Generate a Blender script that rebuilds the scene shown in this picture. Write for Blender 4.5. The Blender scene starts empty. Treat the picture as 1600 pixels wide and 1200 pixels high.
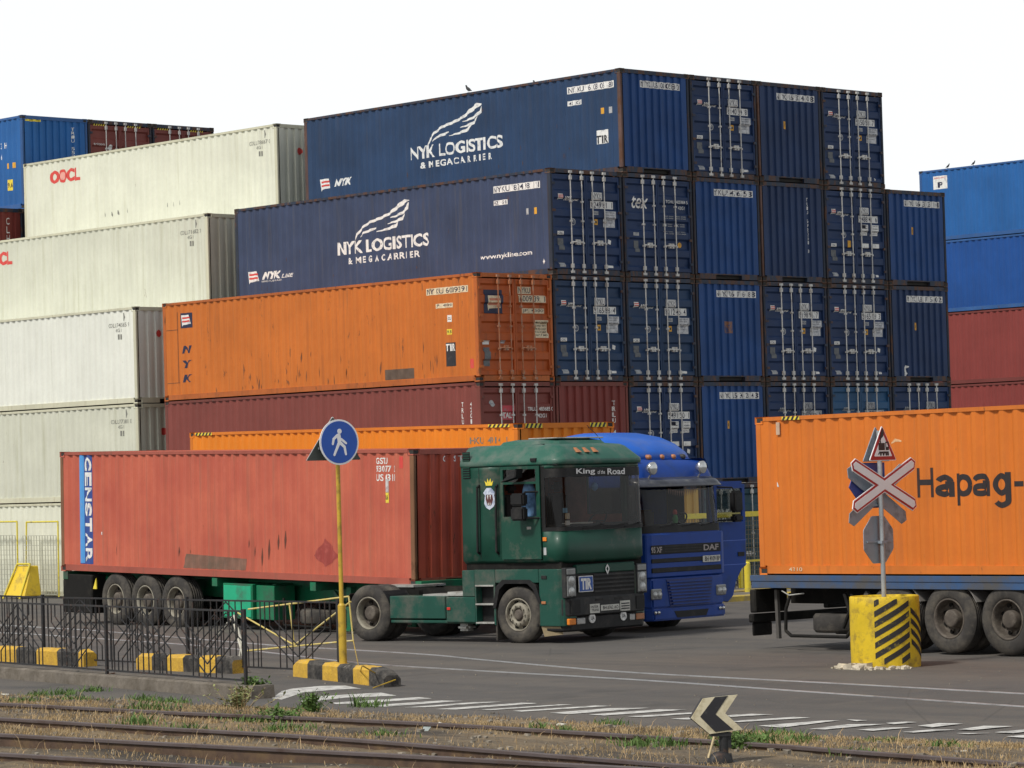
import bpy, bmesh, math, random
from mathutils import Vector, Matrix
R = math.radians
random.seed(7)
S = bpy.context.scene
C = S.collection

# ------------------------------------------------------------------ camera
CAM = Vector((-50.7236, -55.2137, 2.7247))
YAW, PITCH, ROLL, FOC = R(43.14997), R(1.77615), R(-1.66511), 5015.1
_right = Vector((math.cos(YAW), -math.sin(YAW), 0))
FWD = Vector((math.cos(PITCH) * math.sin(YAW), math.cos(PITCH) * math.cos(YAW), math.sin(PITCH)))
_up = _right.cross(FWD)
RGT = _right * math.cos(ROLL) + _up * math.sin(ROLL)
UPV = -_right * math.sin(ROLL) + _up * math.cos(ROLL)
cd = bpy.data.cameras.new("camera")
cd.sensor_width = 36
cd.lens = FOC / 1600 * 36
cd.clip_start = 0.5
cd.clip_end = 4000
co = bpy.data.objects.new("camera", cd)
C.objects.link(co)
co.matrix_world = Matrix(((RGT.x, UPV.x, -FWD.x, CAM.x), (RGT.y, UPV.y, -FWD.y, CAM.y), (RGT.z, UPV.z, -FWD.z, CAM.z), (0, 0, 0, 1)))
S.camera = co

# ------------------------------------------------------------------ world, sun, exposure
SUN_EL = R(50)
SUN_DIR = Vector((-1.0, 0.02, 0)).normalized()      # horizontal direction towards the sun
w = bpy.data.worlds.new("World")
S.world = w
w.use_nodes = True
nt = w.node_tree
bg = nt.nodes["Background"]
sky = nt.nodes.new("ShaderNodeTexSky")
sky.sky_type = 'NISHITA'
sky.sun_disc = False
sky.sun_elevation = SUN_EL
sky.sun_rotation = math.atan2(SUN_DIR.x, SUN_DIR.y)
sky.air_density = 1.0
sky.dust_density = 2.0
sky.ozone_density = 1.0
hs = nt.nodes.new("ShaderNodeHueSaturation")        # thin high haze: a nearly colourless sky
hs.inputs["Saturation"].default_value = 0.22
nt.links.new(sky.outputs[0], hs.inputs["Color"])
cloud = nt.nodes.new("ShaderNodeMix")               # an even white cloud sheet over most of it
cloud.data_type = 'RGBA'
cloud.inputs[0].default_value = 0.86
tcw = nt.nodes.new("ShaderNodeTexCoord")
sxw = nt.nodes.new("ShaderNodeSeparateXYZ")
nt.links.new(tcw.outputs["Generated"], sxw.inputs[0])
mrw = nt.nodes.new("ShaderNodeMapRange")            # sheet brightest low in the haze, dimmed overhead, out of view, for less fill
mrw.inputs["From Min"].default_value = 0.17
mrw.inputs["From Max"].default_value = 0.42
mrw.inputs["To Min"].default_value = 1.0
mrw.inputs["To Max"].default_value = 0.0
nt.links.new(sxw.outputs[2], mrw.inputs["Value"])
mxw = nt.nodes.new("ShaderNodeMix")
mxw.data_type = 'RGBA'
mxw.inputs[6].default_value = (3.6, 3.8, 4.0, 1)
mxw.inputs[7].default_value = (8.9, 9.15, 9.25, 1)
nt.links.new(mrw.outputs[0], mxw.inputs[0])
nt.links.new(mxw.outputs[2], cloud.inputs[7])
nt.links.new(hs.outputs[0], cloud.inputs[6])
nt.links.new(cloud.outputs[2], bg.inputs["Color"])
bg.inputs["Strength"].default_value = 0.12
sd = bpy.data.lights.new("sun", 'SUN')
sd.energy = 3.3
sd.angle = R(8)
sd.color = (1.0, 0.95, 0.86)
so = bpy.data.objects.new("sun", sd)
C.objects.link(so)
so.rotation_euler = (-(SUN_DIR * math.cos(SUN_EL) + Vector((0, 0, math.sin(SUN_EL))))).to_track_quat('-Z', 'Y').to_euler()
S.view_settings.view_transform = 'Standard'
S.view_settings.look = 'None'
S.view_settings.exposure = 0.0
S.view_settings.gamma = 1.0
S.cycles.max_bounces = 8
S.cycles.transparent_max_bounces = 12


# ------------------------------------------------------------------ placing
def gz(y):
    return max(min(0.02 + 0.0115 * y, 0.0), -0.09)


def ray(u, v):
    return (FWD + RGT * ((u - 800) / FOC) - UPV * ((v - 600) / FOC))


def gp(u, v, dz=0.0):
    """the spot on the ground (dz above it) seen at photo pixel u, v"""
    d = ray(u, v)
    z = dz
    for _ in range(12):
        P = CAM + d * ((z - CAM.z) / d.z)
        z = gz(P.y) + dz
    return P


def on_x(u, v, x):
    d = ray(u, v)
    return CAM + d * ((x - CAM.x) / d.x)


def on_y(u, v, y):
    d = ray(u, v)
    return CAM + d * ((y - CAM.y) / d.y)


# ------------------------------------------------------------------ materials
MATS = {}


def newmat(name):
    m = bpy.data.materials.new(name)
    m.use_nodes = True
    n = m.node_tree.nodes
    return m, n, m.node_tree.links, n["Principled BSDF"]


def coords(n, l, scale=(1, 1, 1), per_object=True):
    tc = n.new("ShaderNodeTexCoord")
    mp = n.new("ShaderNodeMapping")
    mp.inputs["Scale"].default_value = scale
    if per_object:
        oi = n.new("ShaderNodeObjectInfo")
        mu = n.new("ShaderNodeMath")
        mu.operation = 'MULTIPLY'
        mu.inputs[1].default_value = 97.0
        l.new(oi.outputs["Random"], mu.inputs[0])
        va = n.new("ShaderNodeVectorMath")
        va.operation = 'ADD'
        l.new(tc.outputs["Object"], va.inputs[0])
        l.new(mu.outputs[0], va.inputs[1])
        l.new(va.outputs[0], mp.inputs["Vector"])
    else:
        l.new(tc.outputs["Object"], mp.inputs["Vector"])
    return mp.outputs[0]


def noise(n, l, vec, scale, detail=4, rough=0.6):
    t = n.new("ShaderNodeTexNoise")
    t.inputs["Scale"].default_value = scale
    t.inputs["Detail"].default_value = detail
    t.inputs["Roughness"].default_value = rough
    l.new(vec, t.inputs["Vector"])
    return t.outputs["Fac"]


def ramp(n, l, fac, a, b, va=0.0, vb=1.0):
    t = n.new("ShaderNodeMapRange")
    t.inputs["From Min"].default_value = a
    t.inputs["From Max"].default_value = b
    t.inputs["To Min"].default_value = va
    t.inputs["To Max"].default_value = vb
    t.clamp = True
    l.new(fac, t.inputs["Value"])
    return t.outputs["Result"]


def mix(n, l, fac, a, b, mode='MIX'):
    t = n.new("ShaderNodeMix")
    t.data_type = 'RGBA'
    t.blend_type = mode
    for sock, val in ((t.inputs[0], fac), (t.inputs[6], a), (t.inputs[7], b)):
        if hasattr(val, "is_linked"):
            l.new(val, sock)
        elif isinstance(val, (int, float)):
            sock.default_value = val
        else:
            sock.default_value = (*val, 1)
    return t.outputs[2]


def plain(name, rgb, rough=0.6, metal=0.0, var=0.15, scale=6.0, dirt=None, damt=0.0, dscale=3.0, bump=0.0, spec=0.5):
    """paint, rubber, metal ... with a mottled tone and a layer of dirt patches"""
    if name in MATS:
        return MATS[name]
    m, n, l, b = newmat(name)
    v = coords(n, l)
    f = noise(n, l, v, scale)
    col = mix(n, l, ramp(n, l, f, 0.3, 0.7), tuple(c * (1 - var) for c in rgb), tuple(min(1, c * (1 + var)) for c in rgb))
    if dirt:
        d = noise(n, l, v, dscale, 6, 0.7)
        col = mix(n, l, ramp(n, l, d, 0.62 - 0.35 * damt, 0.80 - 0.25 * damt), col, dirt)
    l.new(col, b.inputs["Base Color"])
    b.inputs["Roughness"].default_value = rough
    b.inputs["Metallic"].default_value = metal
    b.inputs["Specular IOR Level"].default_value = spec
    if bump:
        bp = n.new("ShaderNodeBump")
        bp.inputs["Strength"].default_value = bump
        bp.inputs["Distance"].default_value = 0.02
        l.new(noise(n, l, v, scale * 4), bp.inputs["Height"])
        l.new(bp.outputs[0], b.inputs["Normal"])
    MATS[name] = m
    return m


RUST = (0.10, 0.043, 0.02)


def paint(name, rgb, rust=0.25, streak=0.3, fade=0.12, grime=(0.09, 0.08, 0.065), rough=0.55, fadecol=None):
    """container paint: faded patches, vertical dirt streaks, rust spots"""
    if name in MATS:
        return MATS[name]
    m, n, l, b = newmat(name)
    v = coords(n, l)
    base = mix(n, l, ramp(n, l, noise(n, l, v, 0.9, 3), 0.3, 0.7), tuple(c * (1 - fade) for c in rgb),
               fadecol or tuple(min(1, c * (1 + fade)) for c in rgb))
    fine = noise(n, l, v, 14, 3)
    base = mix(n, l, ramp(n, l, fine, 0.35, 0.75, 0, 0.25), base, tuple(c * 0.8 for c in rgb))
    # streaks run down the panel
    vs = coords(n, l, (5, 5, 0.22))
    s = noise(n, l, vs, 1.6, 5, 0.65)
    base = mix(n, l, ramp(n, l, s, 0.60 - 0.12 * streak, 0.86 - 0.1 * streak, 0, 0.75 * min(1, streak * 2)), base, grime)
    # scratches and rust
    vr = coords(n, l, (2.2, 2.2, 0.7))
    r = noise(n, l, vr, 2.6, 8, 0.72)
    base = mix(n, l, ramp(n, l, r, 0.70 - 0.16 * rust, 0.76 - 0.14 * rust, 0, 0.85), base, RUST)
    l.new(base, b.inputs["Base Color"])
    b.inputs["Roughness"].default_value = rough
    b.inputs["Specular IOR Level"].default_value = 0.35
    bp = n.new("ShaderNodeBump")
    bp.inputs["Strength"].default_value = 0.25
    bp.inputs["Distance"].default_value = 0.02
    l.new(noise(n, l, v, 1.7, 3), bp.inputs["Height"])
    l.new(bp.outputs[0], b.inputs["Normal"])
    MATS[name] = m
    return m


def decal(name, rgb, wear=0.25, wearcol=(0.2, 0.2, 0.2)):
    return plain(name, rgb, 0.55, 0, 0.06, 8, wearcol, wear, 9)


def glassmat(name, tint, refl=0.10):
    if name in MATS:
        return MATS[name]
    m, n, l, b = newmat(name)
    out = n["Material Output"]
    tr = n.new("ShaderNodeBsdfTransparent")
    tr.inputs["Color"].default_value = (*tint, 1)
    gl = n.new("ShaderNodeBsdfGlossy")
    gl.inputs["Roughness"].default_value = 0.03
    fr = n.new("ShaderNodeFresnel")
    fr.inputs["IOR"].default_value = 1.45
    ad = n.new("ShaderNodeMath")
    ad.operation = 'ADD'
    ad.inputs[1].default_value = refl
    hf = n.new("ShaderNodeMath")
    hf.operation = 'MULTIPLY'
    hf.inputs[1].default_value = 0.55
    l.new(fr.outputs[0], hf.inputs[0])
    l.new(hf.outputs[0], ad.inputs[0])
    mx = n.new("ShaderNodeMixShader")
    l.new(ad.outputs[0], mx.inputs[0])
    l.new(tr.outputs[0], mx.inputs[1])
    l.new(gl.outputs[0], mx.inputs[2])
    l.new(mx.outputs[0], out.inputs["Surface"])
    MATS[name] = m
    return m


# ------------------------------------------------------------------ mesh building
class MB:
    def __init__(s):
        s.v, s.f, s.sm = [], [], []

    def add(s, verts, faces, smooth=False):
        o = len(s.v)
        s.v += [tuple(p) for p in verts]
        for f in faces:
            s.f.append([i + o for i in f])
            s.sm.append(smooth)
        return s

    def box(s, x0, x1, y0, y1, z0, z1):
        v = [(x, y, z) for z in (z0, z1) for y in (y0, y1) for x in (x0, x1)]
        return s.add(v, [(0, 2, 3, 1), (4, 5, 7, 6), (0, 1, 5, 4), (2, 6, 7, 3), (0, 4, 6, 2), (1, 3, 7, 5)])

    def prism(s, poly, axis, a0, a1):
        """outline poly (pairs) in the two other axes, extruded along axis 'x' 'y' or 'z'"""
        def P(p, a):
            return {'x': (a, p[0], p[1]), 'y': (p[0], a, p[1]), 'z': (p[0], p[1], a)}[axis]
        k = len(poly)
        ar = sum(poly[i][0] * poly[(i + 1) % k][1] - poly[(i + 1) % k][0] * poly[i][1] for i in range(k))
        if (ar < 0) != (axis == 'y'):
            poly = poly[::-1]
        if a0 > a1:
            a0, a1 = a1, a0
        v = [P(p, a0) for p in poly] + [P(p, a1) for p in poly]
        f = [list(range(k))[::-1], list(range(k, 2 * k))] + [(i, (i + 1) % k, k + (i + 1) % k, k + i) for i in range(k)]
        return s.add(v, f)

    def cyl(s, p0, p1, r, n=12, r2=None, caps=True):
        p0, p1 = Vector(p0), Vector(p1)
        d = (p1 - p0)
        if d.length < 1e-6:
            return s
        d.normalize()
        a = d.orthogonal().normalized()
        b = d.cross(a)
        r2 = r if r2 is None else r2
        v = []
        for p, q in ((p0, r), (p1, r2)):
            for i in range(n):
                t = 2 * math.pi * i / n
                v.append(p + a * math.cos(t) * q + b * math.sin(t) * q)
        s.add(v, [(i, (i + 1) % n, n + (i + 1) % n, n + i) for i in range(n)], True)
        if caps:
            s.add(v, [list(range(n))[::-1], list(range(n, 2 * n))])
        return s

    def bar(s, p0, p1, w, h=None):
        """square bar"""
        h = h or w
        p0, p1 = Vector(p0), Vector(p1)
        d = (p1 - p0).normalized()
        a = d.cross(Vector((0, 0, 1)))
        if a.length < 1e-4:
            a = Vector((1, 0, 0))
        a.normalize()
        b = a.cross(d)
        v = []
        for p in (p0, p1):
            for x, y in ((-1, -1), (1, -1), (1, 1), (-1, 1)):
                v.append(p + a * x * w / 2 + b * y * h / 2)
        return s.add(v, [(0, 3, 2, 1), (4, 5, 6, 7), (0, 1, 5, 4), (1, 2, 6, 5), (2, 3, 7, 6), (3, 0, 4, 7)])

    def tube(s, pts, r, n=8):
        for a, b in zip(pts, pts[1:]):
            s.cyl(a, b, r, n)
        return s

    def lathe(s, prof, c, axis='y', n=32, smooth=True, sgn=1):
        """prof: list of (radius, offset along axis); centre c"""
        c = Vector(c)
        v = []
        for r, o in prof:
            for i in range(n):
                t = 2 * math.pi * i / n
                x, y = r * math.cos(t), r * math.sin(t)
                o2 = o * sgn
                v.append(c + Vector({'y': (x, o2, y), 'x': (o2, x, y), 'z': (x, y, o2)}[axis]))
        f = []
        for k in range(len(prof) - 1):
            for i in range(n):
                f.append((k * n + i, k * n + (i + 1) % n, (k + 1) * n + (i + 1) % n, (k + 1) * n + i))
        return s.add(v, f, smooth)

    def loft(s, loops, smooth=False, cap0=False, cap1=False, closed=True, skip=None):
        k = len(loops[0])
        v = [p for L in loops for p in L]
        f = []
        for j in range(len(loops) - 1):
            for i in range(k if closed else k - 1):
                if skip and skip(j, i):
                    continue
                f.append((j * k + i, j * k + (i + 1) % k, (j + 1) * k + (i + 1) % k, (j + 1) * k + i))
        s.add(v, f, smooth)
        if cap0:
            s.add(loops[0], [list(range(k))[::-1]])
        if cap1:
            s.add(loops[-1], [list(range(k))])
        return s

    def mesh(s, name, bevel=0.0, merge=False, segs=1):
        me = bpy.data.meshes.new(name)
        me.from_pydata(s.v, [], s.f)
        me.polygons.foreach_set("use_smooth", s.sm)
        if bevel or merge:
            bm = bmesh.new()
            bm.from_mesh(me)
            if merge:
                bmesh.ops.remove_doubles(bm, verts=bm.verts, dist=1e-4)
            bmesh.ops.recalc_face_normals(bm, faces=bm.faces)
            if bevel:
                ed = [e for e in bm.edges if len(e.link_faces) == 2 and e.calc_face_angle(0) > R(28)]
                bmesh.ops.bevel(bm, geom=ed, offset=bevel, segments=segs, affect='EDGES', clamp_overlap=True)
            bm.to_mesh(me)
            bm.free()
        me.update()
        return me

    def build(s, name, mat, parent=None, bevel=0.0, merge=False, segs=1, label=None):
        return link(name, s.mesh(name, bevel, merge, segs), mat, parent, label)


def link(name, me, mat, parent=None, label=None):
    o = bpy.data.objects.new(name, me)
    C.objects.link(o)
    if mat is not None:
        if len(me.materials) == 0:
            me.materials.append(mat)
        o.material_slots[0].link = 'OBJECT'
        o.material_slots[0].material = mat
    if parent is not None:
        o.parent = parent
    if label:
        o["label"] = label
    return o


def tag(o, label, cat, group=None):
    o["label"] = label
    o["category"] = cat
    if group:
        o["group"] = group
    return o


def thing(name, label, cat, loc=(0, 0, 0), rz=0.0, group=None):
    o = bpy.data.objects.new(name, None)
    o.empty_display_size = 0.2
    C.objects.link(o)
    o.location = loc
    o.rotation_euler = (0, 0, rz)
    return tag(o, label, cat, group)


def struct(name, mb, mat, bevel=0.0):
    o = mb.build(name, mat, None, bevel)
    o["kind"] = "structure"
    return o


# ------------------------------------------------------------------ lettering (flat outlines, fitted to a box)
_TX = {}


def text2d(body, bold=0.0, shear=0.0):
    key = (body, bold, shear)
    if key not in _TX:
        cu = bpy.data.curves.new("lettering", 'FONT')
        cu.body = body
        cu.size = 1.0
        cu.offset = bold
        cu.shear = shear
        cu.resolution_u = 4
        cu.dimensions = '2D'
        cu.fill_mode = 'BOTH'
        ob = bpy.data.objects.new("lettering", cu)
        me = bpy.data.meshes.new_from_object(ob)
        vs = [(p.co.x, p.co.y) for p in me.vertices]
        fs = [tuple(p.vertices) for p in me.polygons]
        bpy.data.objects.remove(ob)
        bpy.data.meshes.remove(me)
        _TX[key] = (vs, fs)
    return _TX[key]


def fit(body, u0, u1, v0, v1, bold=0.0, shear=0.0, turn=0):
    vs, fs = text2d(body, bold, shear)
    if turn == 90:      # reads downwards
        vs = [(y, -x) for x, y in vs]
    elif turn == -90:
        vs = [(-y, x) for x, y in vs]
    xs = [p[0] for p in vs]
    ys = [p[1] for p in vs]
    ax, bx, ay, by = min(xs), max(xs), min(ys), max(ys)
    return [(u0 + (x - ax) / (bx - ax) * (u1 - u0), v0 + (y - ay) / (by - ay) * (v1 - v0)) for x, y in vs], fs


def rect(u0, u1, v0, v1):
    return [(u0, v0), (u1, v0), (u1, v1), (u0, v1)], [(0, 1, 2, 3)]


def merge2d(*parts):
    V, F = [], []
    for vs, fs in parts:
        o = len(V)
        V += list(vs)
        F += [tuple(i + o for i in f) for f in fs]
    return V, F


def stroke(pts):
    """tapered stroke: list of (u, v, half width)"""
    L, Rr = [], []
    for i, (x, y, h) in enumerate(pts):
        a = pts[max(0, i - 1)]
        b = pts[min(len(pts) - 1, i + 1)]
        dx, dy = b[0] - a[0], b[1] - a[1]
        q = math.hypot(dx, dy) or 1
        L.append((x - dy / q * h, y + dx / q * h))
        Rr.append((x + dy / q * h, y - dx / q * h))
    k = len(pts)
    return L + Rr, [(i, k + i, k + i + 1, i + 1) for i in range(k - 1)]


def disc2d(cx, cy, r, n=20, ry=None):
    ry = ry or r
    return [(cx + r * math.cos(2 * math.pi * i / n), cy + ry * math.sin(2 * math.pi * i / n)) for i in range(n)], [tuple(range(n))]

# ------------------------------------------------------------------ shipping containers
CL, CW, CH = 12.192, 2.438, 2.560
TIER, PITCH_X = 2.567, 2.4793


def period_profile(half, per, a, b, c, edge):
    """symmetric trapezoid corrugation: sorted (position, depth factor 0..1)"""
    n = int((2 * half - 2 * edge) / per)
    x0 = -n * per / 2
    out = [(-half, 0.0)]
    for i in range(n):
        s = x0 + i * per
        out += [(s + a / 2, 0.0), (s + a / 2 + b, 1.0), (s + a / 2 + b + c, 1.0), (s + a / 2 + 2 * b + c, 0.0)]
    out.append((half, 0.0))
    return out


def prof_at(prof, x):
    if x <= prof[0][0]:
        return prof[0][1]
    for (a, da), (b, db) in zip(prof, prof[1:]):
        if x <= b:
            return da + (db - da) * (x - a) / (b - a) if b > a else da
    return prof[-1][1]


SIDE = period_profile(CL / 2 - 0.12, 0.278, 0.072, 0.068, 0.070, 0.10)
FRONT = period_profile(CW / 2 - 0.10, 0.250, 0.105, 0.020, 0.105, 0.04)
_H = CH


def door_profile():
    out = [(0.16, 0.0)]
    z = 0.24
    while z + 0.36 < CH - 0.14:
        out += [(z, 0.0), (z + 0.045, 1.0), (z + 0.245, 1.0), (z + 0.29, 0.0)]
        z += 0.445
    out.append((CH - 0.14, 0.0))
    return out


DOOR = door_profile()
SD, FD, DD = 0.036, 0.045, 0.048
_CM = {}


def cmesh(key, fn):
    if key not in _CM:
        _CM[key] = fn()
    return _CM[key]


def m_side(sg):
    b = MB()
    y = CW / 2 - 0.012
    lo = [(x, sg * (y - d * SD), 0.15) for x, d in SIDE]
    hi = [(x, sg * (y - d * SD), CH - 0.07) for x, d in SIDE]
    if sg > 0:
        lo, hi = hi, lo
    b.loft([lo, hi], closed=False)
    return b.mesh("side_panel")


def m_front():
    b = MB()
    x = CL / 2 - 0.014
    lo = [(x - d * FD, y, 0.15) for y, d in FRONT]
    hi = [(x - d * FD, y, CH - 0.09) for y, d in FRONT]
    b.loft([lo, hi], closed=False)
    return b.mesh("front_panel")


def m_roof():
    b = MB()
    n = 40
    z = CH - 0.012
    pts = []
    for i in range(n):
        s = -CL / 2 + 0.15 + i * (CL - 0.3) / n
        e = (CL - 0.3) / n
        pts += [(s, z - 0.02), (s + e * 0.35, z - 0.02), (s + e * 0.5, z), (s + e * 0.85, z)]
    b.loft([[(x, CW / 2 - 0.05, h) for x, h in pts], [(x, -CW / 2 + 0.05, h) for x, h in pts]], closed=False)
    return b.mesh("roof")


def m_post(sx, sy):
    b = MB()
    hx, hy = CL / 2, CW / 2
    x0, x1 = sorted((sx * hx, sx * (hx - 0.13)))
    y0, y1 = sorted((sy * (hy - 0.002), sy * (hy - 0.075)))
    b.box(x0 + .004, x1 - .004, y0, y1, 0.118, CH - 0.118)
    return b.mesh("corner_post", 0.012)


def m_frame(rails=True):
    b = MB()
    hx, hy = CL / 2, CW / 2
    for sx in (-1, 1):
        # end rails
        x0, x1 = sorted((sx * (hx - 0.004), sx * (hx - 0.10)))
        b.box(x0, x1, -hy + 0.16, hy - 0.16, CH - 0.105, CH - 0.006)
        if sx < 0:
            b.box(x0, x1, -hy + 0.16, hy - 0.16, 0.012, 0.14)
        else:       # lower front rail with the open pocket in its middle
            b.box(x0, x1, -hy + 0.16, -0.48, 0.012, 0.150)
            b.box(x0, x1, 0.48, hy - 0.16, 0.012, 0.150)
            b.box(x0, x1, -0.48, 0.48, 0.118, 0.150)
    for sy in (-1, 1):
        y0, y1 = sorted((sy * (hy - 0.003), sy * (hy - 0.065)))
        b.box(-hx + 0.18, hx - 0.18, y0, y1, CH - 0.070, CH - 0.008)
        b.box(-hx + 0.18, hx - 0.18, y0, y1, 0.020, 0.150)
        for z in (0.35, 0.95, 1.55, 2.2):       # door hinges
            b.box(-hx - 0.012, -hx + 0.02, sy * (hy - 0.10) - 0.05, sy * (hy - 0.10) + 0.05, z - 0.03, z + 0.03)
    return b.mesh("frame")


def m_casting():
    b = MB()
    b.box(-0.089, 0.089, -0.081, 0.081, 0, 0.118)
    me = b.mesh("corner_casting")
    bm = bmesh.new()
    bm.from_mesh(me)
    bmesh.ops.recalc_face_normals(bm, faces=bm.faces)
    fs = [f for f in bm.faces if abs(f.normal.z) < .5]
    bmesh.ops.inset_individual(bm, faces=fs, thickness=0.034, depth=0.0)
    for f in fs:
        f.material_index = 1
        for v in f.verts:
            v.co -= f.normal * 0.022
    bm.to_mesh(me)
    bm.free()
    me.materials.append(M_cast)
    me.materials.append(M_under)
    return me


def m_hole():
    b = MB()
    return b


def m_under():
    b = MB()
    b.box(-CL / 2 + 0.12, CL / 2 - 0.12, -CW / 2 + 0.068, CW / 2 - 0.068, 0.03, 0.118)
    return b.mesh("underframe")


def m_door(sg):
    b = MB()
    x = -CL / 2 + 0.035
    y0, y1 = (0.006, CW / 2 - 0.085) if sg > 0 else (-CW / 2 + 0.085, -0.006)
    A = [(x + d * DD, y0, z) for z, d in DOOR]
    B = [(x + d * DD, y1, z) for z, d in DOOR]
    b.loft([A, B], closed=False)
    # plain border strips on both edges and top and bottom
    for a0, a1 in ((y0, y0 + 0.05), (y1 - 0.05, y1)):
        b.box(x - 0.006, x + 0.05, a0, a1, 0.155, CH - 0.135)
    b.box(x - 0.005, x + 0.05, y0 + .05, y1 - .05, 0.155, 0.20)
    b.box(x - 0.005, x + 0.05, y0 + .05, y1 - .05, CH - 0.18, CH - 0.135)
    return b.mesh("door")


BARS = (0.655, 1.035, 1.395, 1.795)        # measured from the left edge of the door end


def m_bar(y):
    b = MB()
    x = -CL / 2 - 0.018
    b.cyl((x, y, 0.05), (x, y, CH - 0.04), 0.0155, 10)
    for z in (0.045, CH - 0.10):
        b.box(x - 0.03, x + 0.035, y - 0.045, y + 0.045, z, z + 0.06)
    for z in (0.17, CH - 0.26):
        b.box(x - 0.03, x + 0.035, y - 0.032, y + 0.032, z, z + 0.10)
    for z in (0.75, 1.28, 1.75):
        b.box(x - 0.026, x + 0.035, y - 0.03, y + 0.03, z, z + 0.045)
    return b.mesh("locking_bar")


def m_handle(y, dy, z):
    b = MB()
    x = -CL / 2 - 0.05
    b.tube([(x + 0.03, y, z), (x, y + dy * 0.06, z - 0.01), (x, y + dy * 0.19, z - 0.02), (x, y + dy * 0.30, z - 0.005)], 0.017, 6)
    b.box(x - 0.01, x + 0.05, y + dy * 0.15 - 0.03, y + dy * 0.15 + 0.03, z - 0.07, z + 0.05)
    return b.mesh("door_handle")


FACES = {
    # u runs left to right as seen from outside, from the left edge; v up from the bottom
    'sideP': (lambda u, v, d: (CL / 2 - u, CW / 2 - 0.012 - d, v), 'u', SIDE, SD, lambda u: CL / 2 - u),
    'sideN': (lambda u, v, d: (-CL / 2 + u, -CW / 2 + 0.012 + d, v), 'u', SIDE, SD, lambda u: -CL / 2 + u),
    'front': (lambda u, v, d: (CL / 2 - 0.014 - d, -CW / 2 + u, v), 'u', FRONT, FD, lambda u: -CW / 2 + u),
    'door': (lambda u, v, d: (-CL / 2 + 0.035 - 0.006 + d, CW / 2 - u, v), 'v', DOOR, DD, lambda v: v),
}
_DC = {}


def conform(face, m2d, lift):
    mp, ax, prof, dep, toloc = FACES[face]
    vs, fs = m2d
    bm = bmesh.new()
    bv = [bm.verts.new((x, y, 0)) for x, y in vs]
    for f in fs:
        try:
            bm.faces.new([bv[i] for i in f])
        except ValueError:
            pass
    k = 0 if ax == 'u' else 1
    if len(vs):
        lo, hi = min(p[k] for p in vs), max(p[k] for p in vs)
        a, b_ = sorted((toloc(lo), toloc(hi)))
        for pos, _ in prof:
            if a < pos < b_:
                # invert toloc (all are of the form +-u + const)
                s = toloc(1) - toloc(0)
                uu = (pos - toloc(0)) / s
                co_ = (uu, 0, 0) if k == 0 else (0, uu, 0)
                no_ = (1, 0, 0) if k == 0 else (0, 1, 0)
                bmesh.ops.bisect_plane(bm, geom=bm.verts[:] + bm.edges[:] + bm.faces[:], dist=1e-5, plane_co=co_, plane_no=no_)
    for p in bm.verts:
        u, v = p.co.x, p.co.y
        d = prof_at(prof, toloc(u if k == 0 else v)) * dep - lift
        p.co = mp(u, v, d)
    me = bpy.data.meshes.new("decal")
    bm.normal_update()
    bm.to_mesh(me)
    bm.free()
    return me


class Container:
    def __init__(s, label, loc, rz, pm, fm, dm=None, barm=None, group=None, simple=False):
        s.root = thing("shipping_container", label, "container", loc, rz, group)
        s.P, s.posts = {}, {}
        rt = s.root
        s.frame = link("frame", cmesh('frame', m_frame), fm, rt)
        s.P['sideP'] = link("side_panel", cmesh('sp', lambda: m_side(1)), pm, rt)
        s.P['sideN'] = link("side_panel", cmesh('sn', lambda: m_side(-1)), pm, rt)
        s.P['front'] = link("front_panel", cmesh('fr', m_front), pm, rt)
        s.roof = link("roof", cmesh('roof', m_roof), pm, rt)
        link("underframe", cmesh('under', m_under), M_under, rt)
        for sx in (-1, 1):
            for sy in (-1, 1):
                for z in (0, CH - 0.118):
                    c = link("corner_casting", cmesh('cast', m_casting), M_cast if (fm is NAVY_FR or pm in (NAVYF,)) else fm, rt)
                    c.location = (sx * (CL / 2 - 0.089), sy * (CW / 2 - 0.081), z)
                s.posts[(sx, sy)] = link("corner_post", cmesh(('post', sx, sy), lambda: m_post(sx, sy)), M_rustpost if fm is NAVY_FR else fm, rt)
        dm = dm or pm
        for sg in (1, -1):
            d = link("door", cmesh(('door', sg), lambda: m_door(sg)), dm, rt)
            s.P['door'] = d if sg > 0 else s.P['door']
            if sg < 0:
                s.P['door2'] = d
            if simple:
                continue
            for i, bu in enumerate(BARS):
                y = CW / 2 - bu
                if (y > 0) != (sg > 0):
                    continue
                link("locking_bar", cmesh(('bar', i), lambda: m_bar(y)), barm or M_galv, d)
                link("door_handle", cmesh(('handle', i), lambda: m_handle(y, (-1, 1, -1, 1)[i], 0.80 + 0.0 * i)), barm or M_galv, d)

    def put(s, name, face, m2d, mat, lift=0.003, label=None):
        p = s.P[face]
        if face == 'door' and sum(x for x, _ in m2d[0]) / len(m2d[0]) > CW / 2:
            p = s.P['door2']
        return link(name, conform(face, m2d, lift), mat, p, label)


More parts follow.
